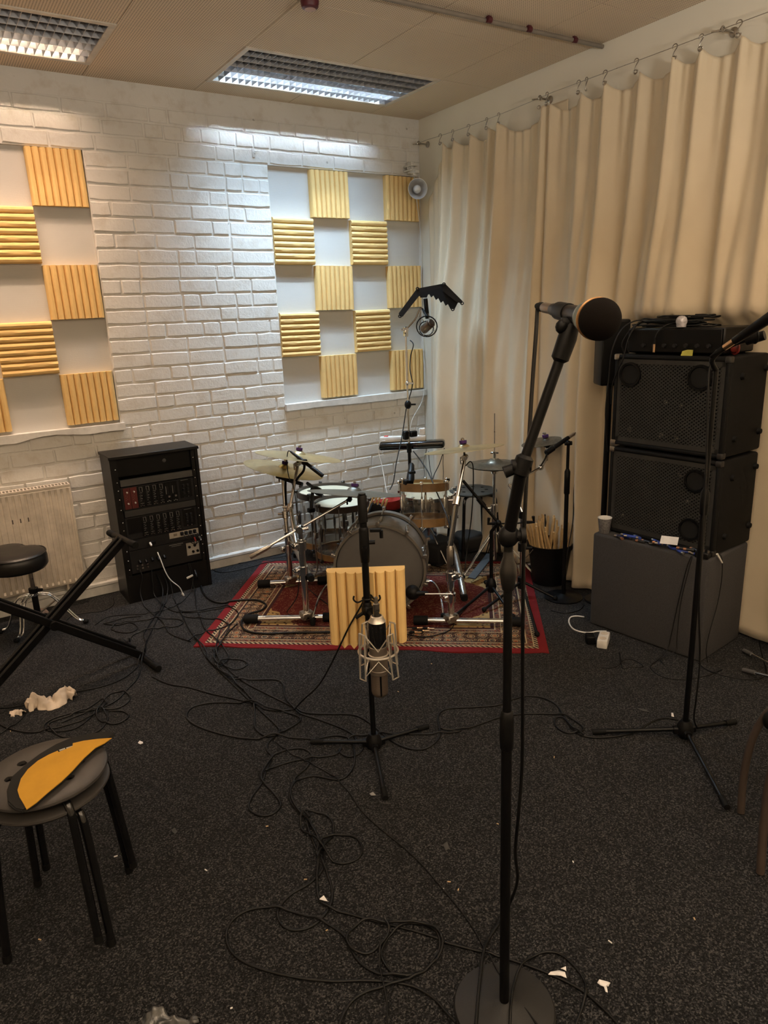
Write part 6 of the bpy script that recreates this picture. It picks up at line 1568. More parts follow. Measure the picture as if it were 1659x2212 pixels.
# sticks in a small holder at the floor tom
hd = at(812, 1098, 4.40); t = thing('stick_holder', 'small dark holder with drumsticks between floor tom and bass drum', 'stick holder', hd)
b = MB(); mh = Matrix.Translation(hd-Z*.03) @ Matrix.Rotation(math.atan2(RR_.y, RR_.x), 4, 'Z') @ Matrix.Rotation(.35, 4, 'Y'); b.box((-.05, -.022, -.10), (.05, .022, .06), .008); b.xf(mh); obj('pouch', b, bpy.data.materials['black_nylon'], t)
for k in range(5):
    o = bpy.data.objects.new('drumstick', sdat); COL.objects.link(o); x_ = 800+6.5*k+(3 if k > 2 else 0)
    d = (Z+RR_*.42).normalized(); o.rotation_euler = Z.rotation_difference(-d).to_euler(); o.location = at(x_+8, 1070+2*k, 4.37)
    tag(o, 'pale drumstick in the dark holder next to the floor tom', 'drumstick', 'drumsticks in the holder at the floor tom')
# perforated stool behind the tom
sp_ = at(1022, 1057, 4.86); o_ = round_stool('black perforated stool standing behind the hi-hat near the curtain', sp_.z-.4535, .5, M('dark_green_grey_seat', (.040, .045, .042), .5), None, V((sp_.x, sp_.y, 0)))
# dark equipment bag and cases behind the bass drum
def lump(name, label, cat, c, sx, sy, sz, m, rz=0, seed=1):
    rnd = random.Random(seed); b = MB(); b.box((-sx, -sy, 0), (sx, sy, sz), .03, seg=3); bmesh.ops.subdivide_edges(b.bm, edges=b.bm.edges[:], cuts=2, use_grid_fill=True)
    for v in b.bm.verts:
        if v.co.z > .02: v.co += V((math.sin(v.co.y*31+seed), math.sin(v.co.x*27+seed), math.sin(v.co.x*23+v.co.y*19+seed)*1.2))*.008
    b.xf(Matrix.Translation(c) @ Matrix.Rotation(rz, 4, 'Z')); return one(name, b, m, label, cat, ang=80)
c = fl(950, 1215, 0); lump('equipment_bag', 'black soft bag on the rug behind the bass drum', 'bag', V((c.x, c.y, RUGZ))+BK*.02, .13, .09, .15, bpy.data.materials['black_nylon'], .3, 4)
c = fl(1028, 1186, 0); lump('case', 'dark grey case on the floor between amber tom and hi-hat', 'case', V((c.x, c.y, .001)), .14, .09, .13, M('dark_case', (.02, .02, .021), .55), -.3, 2)
# kick pedal
kp = BC_+rvv*.29; kp.z = RUGZ
t = thing('kick_pedal', 'chrome kick pedal behind the bass drum', 'pedal', kp)
b = MB(); bar(b, kp+rvv*.05+Z*.015, kp+rvv*.32+Z*.015, .09, .010); obj('base_plate', b, steel, t)
b = MB(); bar(b, kp+rvv*.06+Z*.10, kp+rvv*.32+Z*.032, .08, .008); obj('footboard', b, chrome, t)
b = MB(); b.tube([kp+rvv*.05+Z*.02-ruv*.06, kp+rvv*.05+Z*.20-ruv*.06, kp+rvv*.05+Z*.20+ruv*.06, kp+rvv*.05+Z*.02+ruv*.06], .009, 8); b.cyl(kp+rvv*.05+Z*.2, kp+rvv*.10+Z*.32, .005); b.ball(kp+rvv*.085+Z*.32, .024, 12); obj('beater', b, chrome, t)
# gold tin and papers by the bucket
c = fl(1098, 1238, RUGZ); b = MB(); b.lathe([(0, 0), (.045, 0), (.047, .004), (.047, .020), (.043, .022), (0, .020)], V((c.x, c.y, RUGZ+.0005)), n=28); one('tin', b, M('gold_tin', (.6, .42, .12), .25, 1), 'small flat gold tin on the rug by the hi-hat', 'tin')
for k, (x, y, w_, h_) in enumerate(((1141, 1193, .05, .07), (1146, 1216, .05, .06))):
    c = fl(x, y, 0); b = MB(); b.box((-w_, -h_, 0), (w_, h_, .004), m=Matrix.Translation(V((c.x, c.y, .001+.0045*(1-k)))) @ Matrix.Rotation(.5+.3*k, 4, 'Z')); one('booklet', b, paper, ('white booklet on the floor at the curtain behind the bucket', 'white booklet on the floor touching the bucket rim')[k], 'booklet')
# ------------------------------------------------------------------ cables on the floor; later ones lie over earlier ones where they cross
GRID = {}
FB = fl(1089, 2180)
ROT = Matrix.Rotation(-math.atan2(ru.y, ru.x), 3, 'Z')
OBST = [(f0, f1, .022, .0375)]
def ground(p):
    q = ROT @ V((p.x-ro.x, p.y-ro.y, 0))
    z = 0
    if -.01 < q.x < RUGW+.01 and -.015 < q.y < RUGD+.01: z = .0095 if q.y < .12 else .0065
    for a_, b_, w_, h_ in OBST:
        ab = b_-a_; u = max(0, min(1, ((p.x-a_.x)*ab.x+(p.y-a_.y)*ab.y)/(ab.x**2+ab.y**2))); dd_ = math.hypot(p.x-a_.x-ab.x*u, p.y-a_.y-ab.y*u)
        if dd_ < w_: z = max(z, h_)
    d = math.hypot(p.x-FB.x, p.y-FB.y)
    if d < .135: z = max(z, .0155-.03*max(0, d-.115) if d > .03 else .03)
    return z
def floor_cable(label, px, r=.0039, m=None, lead=(), tail=(), group=None, sub=7, name='cable', parent=None):
    "px: floor points; lead / tail: points in the air before / after"
    P = [fl(x, y, .004) for x, y in px]; P = [V((p.x, p.y, 0)) for p in P]
    S = spline(P, sub); n = len(S)
    # even resampling
    L = [0]
    for a, c in zip(S, S[1:]): L.append(L[-1]+(c-a).length)
    step = .012; k = max(4, int(L[-1]/step)); R = []; j = 0
    for i in range(k+1):
        s = L[-1]*i/k
        while j < n-2 and L[j+1] < s: j += 1
        f = (s-L[j])/max(1e-6, L[j+1]-L[j]); R.append(S[j].lerp(S[j+1], min(1, max(0, f))))
    zs = []; own = {}
    for i, p in enumerate(R):
        z = ground(p)+r+.0004; c = (int(p.x/.02), int(p.y/.02))
        for dx in (-1, 0, 1):
            for dy in (-1, 0, 1):
                for (q, zq, rq, o, iq) in GRID.get((c[0]+dx, c[1]+dy), ())+tuple(own.get((c[0]+dx, c[1]+dy), ())):
                    if o == -1 and i-iq < 8: continue
                    if (q.x-p.x)**2+(q.y-p.y)**2 < (r+rq+.004)**2: z = max(z, zq+rq+r+.0003)
        zs.append(z); own.setdefault(c, []).append((p, z, r, -1, i))
    for _ in range(3):
        zs = [max(zs[max(0, i-1)]-.0035, zs[i], zs[min(len(zs)-1, i+1)]-.0035) for i in range(len(zs))]
    for c, v in own.items(): GRID[c] = GRID.get(c, ())+tuple((q, z, rr_, 0, 0) for q, z, rr_, _, _ in v)
    Q = [V((p.x, p.y, z)) for p, z in zip(R, zs)]
    if lead: Q = spline(list(lead)+[Q[0]], 5)[:-1]+Q
    if tail: Q = Q+spline([Q[-1]]+list(tail), 5)[1:]
    b = MB(); b.tube(Q, r, 6); o = obj(name, b, m or cabm, parent, ang=75)
    if parent is None: tag(o, label, 'cable', group)
    return o
z6 = lambda L: [(340+x/2.5136, 1380+y/2.5136) for x, y in L]
z7 = lambda L: [(900+x/2.186, 1380+y/2.186) for x, y in L]
z3 = lambda L: [(x/3.16, 900+y/3.16) for x, y in L]
z8 = lambda L: [(400+x/3.95, 1180+y/3.95) for x, y in L]
def rackpt(zx, zy, out=.03):
    return aty(zx/3.16, 900+zy/3.16, FY-out)
# middle of the room
floor_cable('black cable snaking from the rug corner to the pear-shaped loop', z6([(200, -20), (262, 95), (300, 135), (350, 190), (430, 265), (500, 335), (570, 400), (640, 465), (662, 505), (605, 560), (596, 605), (622, 645), (590, 720), (567, 785), (510, 865), (498, 920), (540, 955), (600, 960), (655, 930), (668, 890), (620, 825), (565, 765), (590, 700), (640, 635), (700, 603), (790, 597), (838, 635), (815, 695), (757, 745), (725, 810), (720, 870), (757, 930), (815, 985), (862, 1050), (895, 1120), (905, 1190), (890, 1265), (820, 1332), (720, 1392), (662, 1460), (655, 1510), (682, 1560), (740, 1583), (820, 1570), (890, 1520), (940, 1445), (950, 1370), (922, 1275), (880, 1180), (835, 1075), (810, 1000)]))
mcab = floor_cable('black cable hanging from the middle condenser mic and running to the keyboard stand', z6([(-30, 205), (60, 245), (170, 264), (300, 300), (420, 326), (500, 348), (575, 380), (650, 390), (745, 382)]), .0036,
    tail=[at(655, 1512, 2.92), at(690, 1478, 2.86), at(720, 1425, 2.80), at(752, 1358, 2.76), at(778, 1312, 2.73), at(790, 1289, 2.72), at(800, 1285, 2.70), at(808, 1294, 2.67), MIC_PLUG])
floor_cable('black cable passing under the middle stand and on to the right tripod stand', z6([(300, 60), (390, 170), (480, 240), (600, 302), (700, 352), (790, 398), (900, 408), (1040, 410), (1110, 430), (1180, 478), (1250, 540), (1320, 580), (1390, 600), (1460, 595), (1515, 558), (1535, 515), (1525, 450)])+z7([(100, 380), (112, 348), (160, 328), (290, 322), (390, 312), (450, 287), (525, 270), (600, 280), (660, 312), (695, 365), (735, 425), (790, 460), (880, 466), (980, 455), (1050, 432), (1110, 392), (1170, 374), (1235, 382)]))
floor_cable('black cable forming the long flat loop left of the middle stand', z6([(400, 225), (520, 222), (640, 222), (680, 245), (690, 300), (720, 360), (760, 400), (880, 440), (1000, 485), (1060, 520), (1080, 555)]))
floor_cable('black cable turning in a wide loop left of the middle stand', z6([(330, 150), (420, 235), (480, 290), (520, 350), (530, 420), (530, 480), (570, 520), (630, 535), (700, 495), (765, 455), (775, 430), (720, 405), (620, 385), (500, 356), (400, 347), (280, 349), (190, 372), (158, 415), (172, 445), (230, 480), (340, 516), (450, 538), (560, 544), (640, 532), (760, 540), (860, 545)]))
floor_cable('black cable running from under the middle stand to the small loop near the right tripod', z6([(1005, 560), (1060, 535), (1120, 524), (1200, 516), (1300, 515), (1420, 518), (1530, 515), (1650, 500)])+z7([(110, 440), (200, 432), (280, 410), (380, 374), (460, 358), (600, 354), (690, 362), (750, 388), (788, 420), (775, 440), (730, 447), (685, 435), (655, 405), (660, 370), (700, 385), (740, 430), (790, 462)]))
floor_cable('black cable with a small ring under the left leg of the middle stand', z6([(590, 725), (640, 695), (720, 668), (800, 652), (900, 640), (975, 625), (1000, 590), (985, 605), (1010, 632), (1050, 640), (1100, 620), (1120, 590)]))
floor_cable('black cable curving around below the middle stand', z6([(880, 540), (960, 525), (1020, 535), (1060, 580), (1072, 640), (1062, 700), (1020, 752), (960, 764), (860, 746), (785, 758), (738, 800), (724, 850), (760, 930), (830, 1010), (880, 1100), (905, 1160)]))
floor_cable('thin straight cable crossing the carpet diagonally to the round base in front', z6([(640, 555), (700, 605), (780, 655), (880, 700), (960, 750), (1040, 830), (1085, 900), (1130, 955), (1200, 1020), (1320, 1118), (1430, 1218), (1540, 1345), (1640, 1465)])+z7([(270, 1370), (325, 1470), (385, 1590), (450, 1690), (530, 1790), (580, 1860)]), .0024)
floor_cable('black cable with white tag running from the figure-eight loops to the lower right', z6([(880, 1180), (868, 1290), (872, 1385), (895, 1440), (950, 1472), (1050, 1497), (1150, 1525), (1300, 1562), (1450, 1602), (1560, 1642)])+z7([(130, 1432), (310, 1480), (480, 1527), (640, 1588), (780, 1660), (880, 1745), (960, 1830)]))
floor_cable('black cable drawn in two overlapping round loops on the carpet', z6([(830, 1000), (800, 955), (850, 944), (905, 952), (945, 985), (957, 1035), (935, 1100), (890, 1165), (870, 1220), (880, 1130), (930, 1082), (1030, 1066), (1090, 1090), (1112, 1140), (1090, 1192), (1020, 1220), (950, 1208), (905, 1160), (850, 1090), (790, 1042), (778, 1000), (790, 962)]))
floor_cable('black cable making the widest loop at the bottom of the floor', z6([(1480, 1760), (1530, 1690), (1528, 1625), (1480, 1562), (1400, 1546), (1310, 1572), (1240, 1640), (1216, 1715), (1250, 1785), (1310, 1830), (1400, 1822), (1300, 1832), (1200, 1818), (1110, 1768), (1050, 1685), (1025, 1625), (960, 1570), (880, 1530), (760, 1490), (640, 1463), (520, 1466), (430, 1508), (382, 1570), (376, 1640), (412, 1712), (500, 1770), (640, 1815), (800, 1846), (960, 1860), (1120, 1856), (1280, 1865), (1400, 1892), (1500, 1952), (1560, 2020), (1620, 2110)]))
floor_cable('black cable coiled twice between the wide loop and the round base', z6([(980, 2130), (1010, 2040), (1065, 1960), (1150, 1910), (1260, 1885), (1350, 1860), (1450, 1808), (1530, 1730), (1548, 1650), (1500, 1580), (1420, 1552), (1330, 1560), (1230, 1550), (1150, 1530), (1075, 1560), (1030, 1625), (1045, 1680), (1095, 1710), (1165, 1703), (1232, 1648), (1260, 1590), (1240, 1550)]))
floor_cable('thin dark cable running straight down through the double coil', z6([(1215, 1640), (1208, 1720), (1210, 1800), (1232, 1900), (1248, 1990), (1245, 2110)]), .0024)
# vocal mic cable: along the boom, down beside the stand, onto the base
fp = z7([(400, 1330), (345, 1410), (315, 1500), (300, 1620), (288, 1740), (280, 1850)])
floor_cable('black mic cable hanging beside the foreground stand down to its round base', fp, .0042,
    lead=[VMIC, at(1158, 720, 1.42), at(1150, 830, 1.43), at(1142, 960, 1.44), at(1136, 1060, 1.45), at(1131, 1200, 1.48), at(1129, 1400, 1.56), at(1128, 1640, 1.70), at(1120, 1760, 1.75), at(1113, 1840, 1.80), at(1118, 1900, 1.83), at(1102, 1950, 1.90)])
floor_cable('black cable looping over the round base of the foreground stand', z7([(440, 1850), (450, 1720), (475, 1600), (520, 1528), (590, 1482), (670, 1485), (735, 1535), (785, 1600), (800, 1660), (785, 1730), (745, 1840)]), .0034)
# right stand cable
pts = [RMIC, at(1548, 758, RDP-.03), at(1534, 790, RDP-.01), at(1529, 850, RDP+.0), at(1526, 1000, RDP+.04), at(1518, 1150, RDP+.08), at(1510, 1300, RDP+.14), at(1512, 1420, RDP+.2), at(1505, 1500, RDP+.24), at(1499, 1550, RDP+.29), at(1506, 1572, RDP+.32)]
tag(curve('mic_cable', pts, .0036, cabm), 'black mic cable running down the right tripod stand', 'cable')
floor_cable('thin black cable circling on the carpet in front of the grey box', [(1418, 1428), (1405, 1440), (1420, 1456), (1450, 1466), (1490, 1466), (1530, 1458), (1560, 1446)], .0022, lead=[mbox @ V((-.006, .085, BH+.004)), mbox @ V((-.012, .10, BH-.06)), mbox @ V((-.013, .125, .30)), mbox @ V((-.02, .145, .12)), mbox @ V((-.04, .15, .03))])
floor_cable('thin black cable dangling over the front of the grey box', [(1424, 1424), (1432, 1432)], .0020, lead=[mbox @ V((-.004, .080, BH+.004)), mbox @ V((-.012, .092, BH-.08)), mbox @ V((-.013, .115, .28)), mbox @ V((-.014, .120, .10)), mbox @ V((-.03, .115, .03))])
pts = [mbox @ V(p) for p in ((.06, -.004, BH+.02), (.075, -.016, BH+.010), (.095, -.016, BH-.03), (.11, -.014, BH-.12), (.085, -.016, BH-.24), (.03, -.018, BH-.36), (.01, -.018, BH-.45), (.01, -.03, .012))]
t = thing('plug_cable', 'thin cable with white plug at the front corner of the grey box', 'cable', pts[0]); curve('cord', pts, .0022, cabm, t); b = MB(); b.cyl(pts[0], pts[2], .0055, .0035, 10); obj('plug', b, white, t)
floor_cable('black cable lying in a bow right of the grey box towards the chrome feet', [(1508, 1432), (1530, 1448), (1560, 1458), (1600, 1466), (1640, 1466), (1656, 1452), (1648, 1420), (1640, 1380), (1636, 1330)], .0026)
floor_cable('thin dark cable scribbled on the carpet left of the grey box corner', [(1338, 1408), (1342, 1432), (1346, 1444), (1362, 1440), (1390, 1440), (1372, 1426), (1350, 1424), (1330, 1440), (1300, 1442)], .002)
# white extension lead by the box
floor_cable('white mains cable curling out from under the grey box', [(1262, 1333), (1245, 1331), (1232, 1334), (1229, 1344), (1236, 1357), (1250, 1364), (1272, 1367), (1290, 1364), (1310, 1364)], .0042, white)
c = fl(1303, 1391); dr = fl(1298, 1412)-fl(1311, 1368); t = thing('extension_socket', 'white block-shaped extension socket lying on the carpet by the grey box', 'extension socket', V((c.x, c.y, 0)))
b = MB(); b.box((-.062, -.026, .001), (.062, .026, .046), .006, seg=2, m=Matrix.Translation(V((c.x, c.y, 0))) @ Matrix.Rotation(math.atan2(dr.y, dr.x), 4, 'Z')); obj('body', b, white, t)
b = MB()
for x_ in (-.03, .03): b.cyl(V((c.x, c.y, .0465))+dr.normalized()*x_, V((c.x, c.y, .0472))+dr.normalized()*x_, .018, n=16)
obj('outlet', b, cream, t)
c = fl(1291, 1387); b = MB(); b.box((-.030, -.022, .001), (.030, .022, .045), .005, m=Matrix.Translation(V((c.x-.035, c.y+.020, 0))) @ Matrix.Rotation(.9, 4, 'Z')); one('mains_adapter', b, black, 'black mains adapter tucked beside the white extension socket', 'adapter')
# cables out of the rack
RG = 'black cables fanning out of the rack cabinet'
floor_cable('black rack cable dropping straight down at the left of the plug row', z3([(985, 1295), (1050, 1355), (1110, 1400), (1160, 1480), (1300, 1535)]), .0034, lead=[rackpt(955, 1045, .025), rackpt(972, 1100, .04), rackpt(958, 1200, .05)])
floor_cable('black rack cable sweeping from the plug row to the rug edge', z3([(1120, 1292), (1200, 1332), (1350, 1333), (1480, 1312), (1600, 1300)]), .0034, lead=[rackpt(1035, 1045, .025), rackpt(1042, 1130, .04), rackpt(1055, 1220, .06)])
floor_cable('black rack cable passing the keyboard stand foot towards the crumpled tissue', z3([(1095, 1310), (1060, 1360), (1000, 1450), (978, 1500), (1000, 1560), (960, 1680), (850, 1780), (700, 1840), (550, 1872), (380, 1902), (200, 1960), (60, 1985), (-40, 1990)]), .0034, lead=[rackpt(1070, 1075, .025), rackpt(1112, 1180, .05)])
floor_cable('black rack cable ending in the tangled loops by the tissue', z3([(1130, 1270), (1098, 1335), (1040, 1450), (992, 1560), (990, 1640), (940, 1780), (880, 1850), (790, 1940), (650, 2000), (500, 2022), (365, 2060), (300, 2110), (350, 2148), (500, 2132), (610, 2060), (690, 1960), (755, 1892), (845, 1880), (888, 1912), (870, 1952), (800, 1990), (680, 2004), (560, 2030), (420, 2088)]), .0034, lead=[rackpt(1105, 1060, .025), rackpt(1145, 1160, .05)])
floor_cable('black cable coiled in flat ovals on the carpet before the rack', z3([(960, 1362), (850, 1372), (750, 1402), (705, 1412), (800, 1422), (890, 1405), (940, 1440), (900, 1470), (820, 1472), (762, 1450), (790, 1420), (900, 1400), (1050, 1382), (1200, 1380), (1250, 1402), (1210, 1430), (1100, 1442), (980, 1462), (900, 1500), (880, 1580)]), .0034)
floor_cable('black rack cable leading past the rug corner into the middle tangle', z3([(1185, 1240), (1230, 1330), (1290, 1450), (1350, 1540), (1408, 1600), (1420, 1660), (1500, 1740), (1590, 1810), (1660, 1870)]), .0034, lead=[rackpt(1125, 1050, .025), rackpt(1165, 1140, .05)])
floor_cable('black rack cable from the lower socket plate across the rug corner', z3([(1335, 1240), (1340, 1300), (1372, 1385), (1405, 1460), (1500, 1550), (1560, 1640), (1500, 1720), (1460, 1690), (1480, 1600), (1560, 1480), (1620, 1420)]), .0034, lead=[rackpt(1285, 1000, .02), rackpt(1305, 1080, .04), rackpt(1325, 1170, .06)])
floor_cable('second thin rack cable beside the white tag running to the coils', z3([(1300, 1200), (1240, 1265), (1130, 1320), (1000, 1345), (860, 1352), (740, 1365), (650, 1420)]), .0026, lead=[rackpt(1295, 1000, .022), rackpt(1320, 1100, .045)])
floor_cable('thick black cable snaking from the rack over the rug to the bass drum', z8([(85, 262), (125, 310), (152, 395), (210, 458), (300, 485), (450, 472), (600, 468), (680, 500), (685, 530), (640, 562), (570, 580), (505, 615), (480, 670), (505, 722), (580, 748), (700, 757), (900, 750), (1240, 745), (1400, 735), (1560, 700)]), .0062, lead=[rackpt(1330, 1050, .03), rackpt(1345, 1100, .06)])
floor_cable('black cable arching over the front left rug corner', z8([(-40, 565), (80, 560), (200, 530), (330, 516), (410, 540), (452, 575), (430, 630), (370, 680), (280, 715), (150, 750), (20, 815)]), .0034)
floor_cable('black cable bending along the left rug edge into the tangle', z8([(-20, 600), (100, 612), (250, 622), (320, 640), (372, 690), (350, 770), (310, 850), (260, 900), (245, 960), (300, 1010)]), .0034)
floor_cable('black cable twisting in a small ring at the rug corner', z6([(340, -40), (320, 60), (340, 125), (380, 160), (440, 165), (488, 140), (460, 115), (390, 112), (340, 135), (330, 170), (370, 200), (440, 215)]), .0034)
floor_cable('thin black cable along the brick wall behind the rack', [(455, 1214), (480, 1218), (520, 1216), (560, 1208), (610, 1202), (650, 1190)], .0028, sub=5)
floor_cable('second black cable lying along the brick wall near the skirting', [(456, 1228), (475, 1236), (510, 1232), (550, 1222), (600, 1212), (640, 1210)], .0028, sub=5)
floor_cable('black cable lying by the drum throne leg in front of the radiator', z3([(430, 1420), (490, 1360), (600, 1337), (700, 1325), (770, 1287), (772, 1235)]), .0028)
floor_cable('black cable in loose ovals beside the stacked stools', z3([(-30, 2085), (60, 2130), (200, 2156), (320, 2140), (500, 2092), (640, 2040), (725, 1960), (690, 1935), (600, 1990), (480, 2040), (330, 2100), (420, 2185), (560, 2182), (680, 2140), (735, 2060), (695, 2000), (660, 2040), (700, 2085), (800, 2095), (880, 2045), (830, 2010), (740, 2010)]), .0034)
floor_cable('black cable crossing the tissue towards the left photo edge', z3([(180, 2010), (150, 2060), (60, 2130), (-40, 2180)]), .0028)
# bucket stand mic cable
pts = [BMIC, at(1248, 934, 4.28), at(1250, 950, 4.27), at(1247, 1000, 4.26), at(1240, 1060, 4.25), at(1238, 1120, 4.24), at(1230, 1170, 4.20), at(1222, 1220, 4.20), at(1214, 1270, 4.25)]
tag(curve('mic_cable', pts, .0034, cabm), 'black cable drooping from the pencil mic past the drumstick bucket', 'cable')
floor_cable('black cable lying around the base of the stand by the bucket', [(1190, 1318), (1220, 1324), (1250, 1318), (1262, 1306)], .003)
# white lead in front of the rack
pts = [rackpt(1075, 925, .025), rackpt(1100, 985, .05), rackpt(1130, 1060, .07), rackpt(1165, 1115, .08), rackpt(1225, 1165, .09), rackpt(1245, 1205, .09)]
t = thing('white_lead', 'short white cable hanging out of the rack cabinet', 'cable', pts[0]); curve('cord', pts, .0034, white, t); b = MB(); d = (pts[-1]-pts[-2]).normalized(); b.lathe([(0, 0), (.006, 0), (.007, .012), (.005, .034), (0, .034)], pts[-1], d, 12); obj('plug', b, white, t); b = MB(); b.cyl(pts[-1]+d*.034, pts[-1]+d*.044, .0035); obj('plug_tip', b, gold, t)
c = rackpt(1296, 1093, .05); b = MB(); b.box((-.022, -.002, -.007), (.022, .002, .007), .002, m=Matrix.Translation(c) @ Matrix.Rotation(-.25, 4, 'Y')); one('cable_tag', b, white, 'small white tag on the thin cables at the lower rack corner', 'tag')
PG = 'dark plugs with cables in the upper pale socket plate'
for k in range(4):
    x = FX0+FW*(.745+.062*k); pts = [V((x, FY-.018, .384)), V((x+.012, FY-.045, .368)), V((x+.03-.004*k, FY-.05, .335)), V((FX0+FW*.90, FY-.045, .305))]
    tag(curve('patch_cable', pts, .0024, cabm), 'short dark patch cable plugged into the upper pale socket plate of the rack', 'cable', PG)
for k, (m, lab) in enumerate(((red, 'red'), (white, 'white'))):
    c = V((FX0+FW*(.90+.075*k), FY-.035, .352)); b = MB(); b.cyl(c, c+V((.006, -.004, -.026)), .0045); one('cable_tag', b, m, 'small %s cable sleeve by the upper pale socket plate of the rack' % lab, 'tag')
# sockets and cables on the rug: jack plugs right of the foam square
JG = 'gold jack plugs lying on the rug'
for k, (x, y) in enumerate(((902, 1357), (914, 1363), (897, 1366), (925, 1358))):
    c = fl(x, y, .012); d = (rr+fw*.1*(k-1)).normalized(); o_ = V((c.x, c.y, .0135)); t = thing('jack_plug', 'gold jack plug lying on the rug right of the yellow foam square', 'plug', o_, JG)
    b = MB(); b.cyl(o_-d*.03, o_+d*.0, .0065); obj('sleeve', b, black, t); b = MB(); b.cyl(o_, o_+d*.035, .0034); b.cyl(o_-d*.003, o_+d*.004, .0068); obj('tip', b, gold, t)
floor_cable('black cable lying on the rug behind the yellow foam square', [(880, 1372), (915, 1378), (950, 1372), (975, 1360), (990, 1335), (1010, 1310)], .003)
tag(curve('cable', [at(648, 1235, 3.96), at(645, 1270, 3.97), at(641, 1290, 3.98), at(630, 1308, 4.0), fl(620, 1322, .01), fl(628, 1330, .01)], .003, cabm), 'black cable hanging at the left chrome post down to the rug', 'cable')
floor_cable('black cable on the rug between left post and bass drum', [(660, 1268), (685, 1290), (705, 1305), (725, 1318)], .0028)
# ------------------------------------------------------------------ tissue, scraps and litter on the carpet
def crumple(name, label, cat, pts, width, hgt, m, seed, nu=26, nv=9):
    rnd = random.Random(seed); b = MB(); S = spline([fl(x, y, .0) for x, y in pts], 6); rows = []
    n = len(S)
    for i in range(nu+1):
        u = i/nu*(n-1); k = min(n-2, int(u)); p = S[k].lerp(S[k+1], u-k); tn = (S[k+1]-S[k]); tn.z = 0; tn.normalize(); sd = V((-tn.y, tn.x, 0))
        row = []; wv = width*(.55+.35*math.sin(i*.37+seed)+.25*rnd.random())*(math.sin(PI*min(1, max(.0, .06+i/nu*.88)))**.4)
        for j in range(nv+1):
            v = j/nv*2-1; z = hgt*(1-v*v)*(.55+.35*math.sin(i*.41+seed*2)+.2*rnd.random())+rnd.uniform(-.2, .7)*hgt*(1-abs(v)**3)+.001
            row.append(b.bm.verts.new(V((p.x, p.y, 0))+sd*(v*wv+rnd.uniform(-.009, .009))+tn*rnd.uniform(-.010, .010)+Z*max(.001, z)))
        rows.append(row)
    for p, q in zip(rows, rows[1:]):
        for j in range(nv): b.bm.faces.new((p[j], p[j+1], q[j+1], q[j]))
    o = one(name, b, m, label, cat, ang=180); sd_ = o.modifiers.new('ply', 'SOLIDIFY'); sd_.thickness = .0008; ss = o.modifiers.new('soft', 'SUBSURF'); ss.levels = ss.render_levels = 1
    return o
crumple('tissue', 'crumpled beige tissue paper lying on the carpet beside tangled cables', 'tissue', [(60, 1538), (80, 1528), (100, 1526), (125, 1520), (145, 1508), (164, 1508)], .050, .052, tissue, 3)
crumple('tissue', 'small flat piece of beige tissue next to the crumpled one', 'tissue', [(24, 1544), (38, 1541), (52, 1545)], .050, .018, tissue, 8, 12, 7)
LG = 'tiny pale scraps scattered on the carpet'
def scrap(poly, label, m=paper, group=None, name='paper_scrap', h=.0012, z=.002):
    P = [fl(x, y, 0) for x, y in poly]; c = sum(P, V())/len(P); b = MB()
    A = [b.bm.verts.new(V((p.x, p.y, z+.004*(i % 2)))) for i, p in enumerate(P)]; Bq = [b.bm.verts.new(v.co+Z*h) for v in A]; n = len(A)
    for i in range(n): b.bm.faces.new((A[i], A[(i+1) % n], Bq[(i+1) % n], Bq[i]))
    b.bm.faces.new(A[::-1]); b.bm.faces.new(Bq); return one(name, b, m, label, 'scrap', group, smooth=False)
scrap(z7([(620, 1598), (632, 1590), (672, 1578), (700, 1592), (708, 1614), (680, 1608)]), 'larger white folded paper scrap near the lower right of the carpet', z=.008)
scrap(z7([(680, 1580), (704, 1576), (706, 1592), (690, 1588)]), 'small white flap beside the larger folded paper scrap', z=.016)
scrap(z7([(853, 1628), (862, 1618), (900, 1622), (914, 1634), (904, 1646), (896, 1646), (903, 1674), (892, 1676), (884, 1646), (866, 1644)]), 'white mushroom-shaped paper scrap near the bottom right of the carpet')
scrap(z6([(884, 1425), (905, 1415), (925, 1440), (932, 1448), (912, 1438), (882, 1436)]), 'small white paper tag on a cable left of the foreground stand', z=.010)
scrap([(1450, 1541), (1454, 1543), (1456, 1550), (1450, 1550)], 'white fleck beside the hub of the right tripod stand')
scrap([(298, 1606), (302, 1603), (309, 1604), (309, 1609), (303, 1609)], 'small white scrap on bare carpet right of the stacked stools')
scrap([(798, 1716), (806, 1714), (812, 1719), (802, 1722)], 'pale translucent scrap left of the middle stand\'s front leg', M('clear_scrap', (.25, .25, .25), .4))
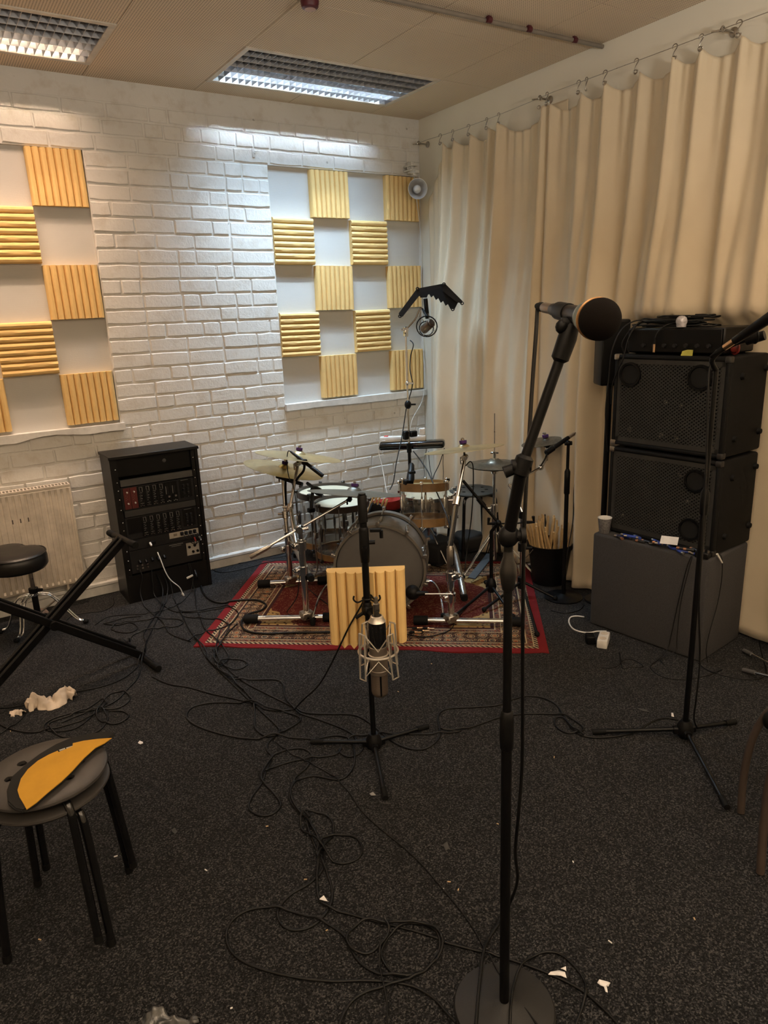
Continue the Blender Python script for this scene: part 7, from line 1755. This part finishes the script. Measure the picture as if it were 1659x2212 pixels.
scrap([(957, 1826), (966, 1822), (971, 1834), (963, 1841)], 'dark grey scrap on the carpet left of the foreground stand', M('dark_scrap', (.05, .05, .05), .8))
scrap([(371, 1797), (377, 1792), (384, 1799), (379, 1806)], 'dark grey curl on the carpet right of the stool legs', bpy.data.materials['dark_scrap'], z=.004)
scrap([(1376, 1531), (1390, 1534), (1402, 1538), (1404, 1541), (1388, 1537)], 'dark thread-like scrap between the right tripod and the grey box', bpy.data.materials['dark_scrap'])
rnd = random.Random(31)
straw = M('straw_fleck', (.50, .36, .20), .8)
for (x, y) in ((932, 1434), (860, 1494), (1197, 1636), (86, 2030), (23, 1580), (706, 2010), (577, 1785), (958, 1922), (990, 1922), (1318, 2035), (1238, 1862), (500, 2178), (660, 1900), (970, 1905), (1075, 1780), (1500, 1985), (445, 1880), (250, 1850)):
    c = fl(x, y, .001); a = rnd.uniform(0, 3); l = rnd.uniform(.003, .006); b = MB(); b.box((-l, -.0014, .0006), (l, .0014, .003), m=Matrix.Translation(V((c.x, c.y, 0))) @ Matrix.Rotation(a, 4, 'Z'))
    one('wood_chip', b, straw if rnd.random() < .7 else paper, 'tiny pale chip scattered on the dark carpet', 'chip', LG)
# plastic bag corner at the lower picture edge
crumple('plastic_bag', 'shiny crumpled transparent plastic bag at the bottom edge of the photo', 'bag', [(300, 2225), (330, 2216), (372, 2218), (430, 2226)], .05, .038, M('shiny_film', (.10, .10, .10), .15, .2, var=.6, scale=30), 5, 22, 8)
# ------------------------------------------------------------------ world and render look
w = bpy.data.worlds.new('world'); SC.world = w; w.use_nodes = True
w.node_tree.nodes['Background'].inputs[0].default_value = (.02, .018, .016, 1)
SC.view_settings.view_transform = 'Standard'; SC.view_settings.look = 'None'; SC.view_settings.gamma = 1; SC.view_settings.exposure = EXPO
SC.cycles.use_denoising = True; SC.cycles.max_bounces = 6; SC.cycles.diffuse_bounces = 3; SC.cycles.transparent_max_bounces = 16
SC.cycles.adaptive_threshold = .03; SC.cycles.sample_clamp_indirect = 6; SC.cycles.caustics_reflective = False; SC.cycles.caustics_refractive = False
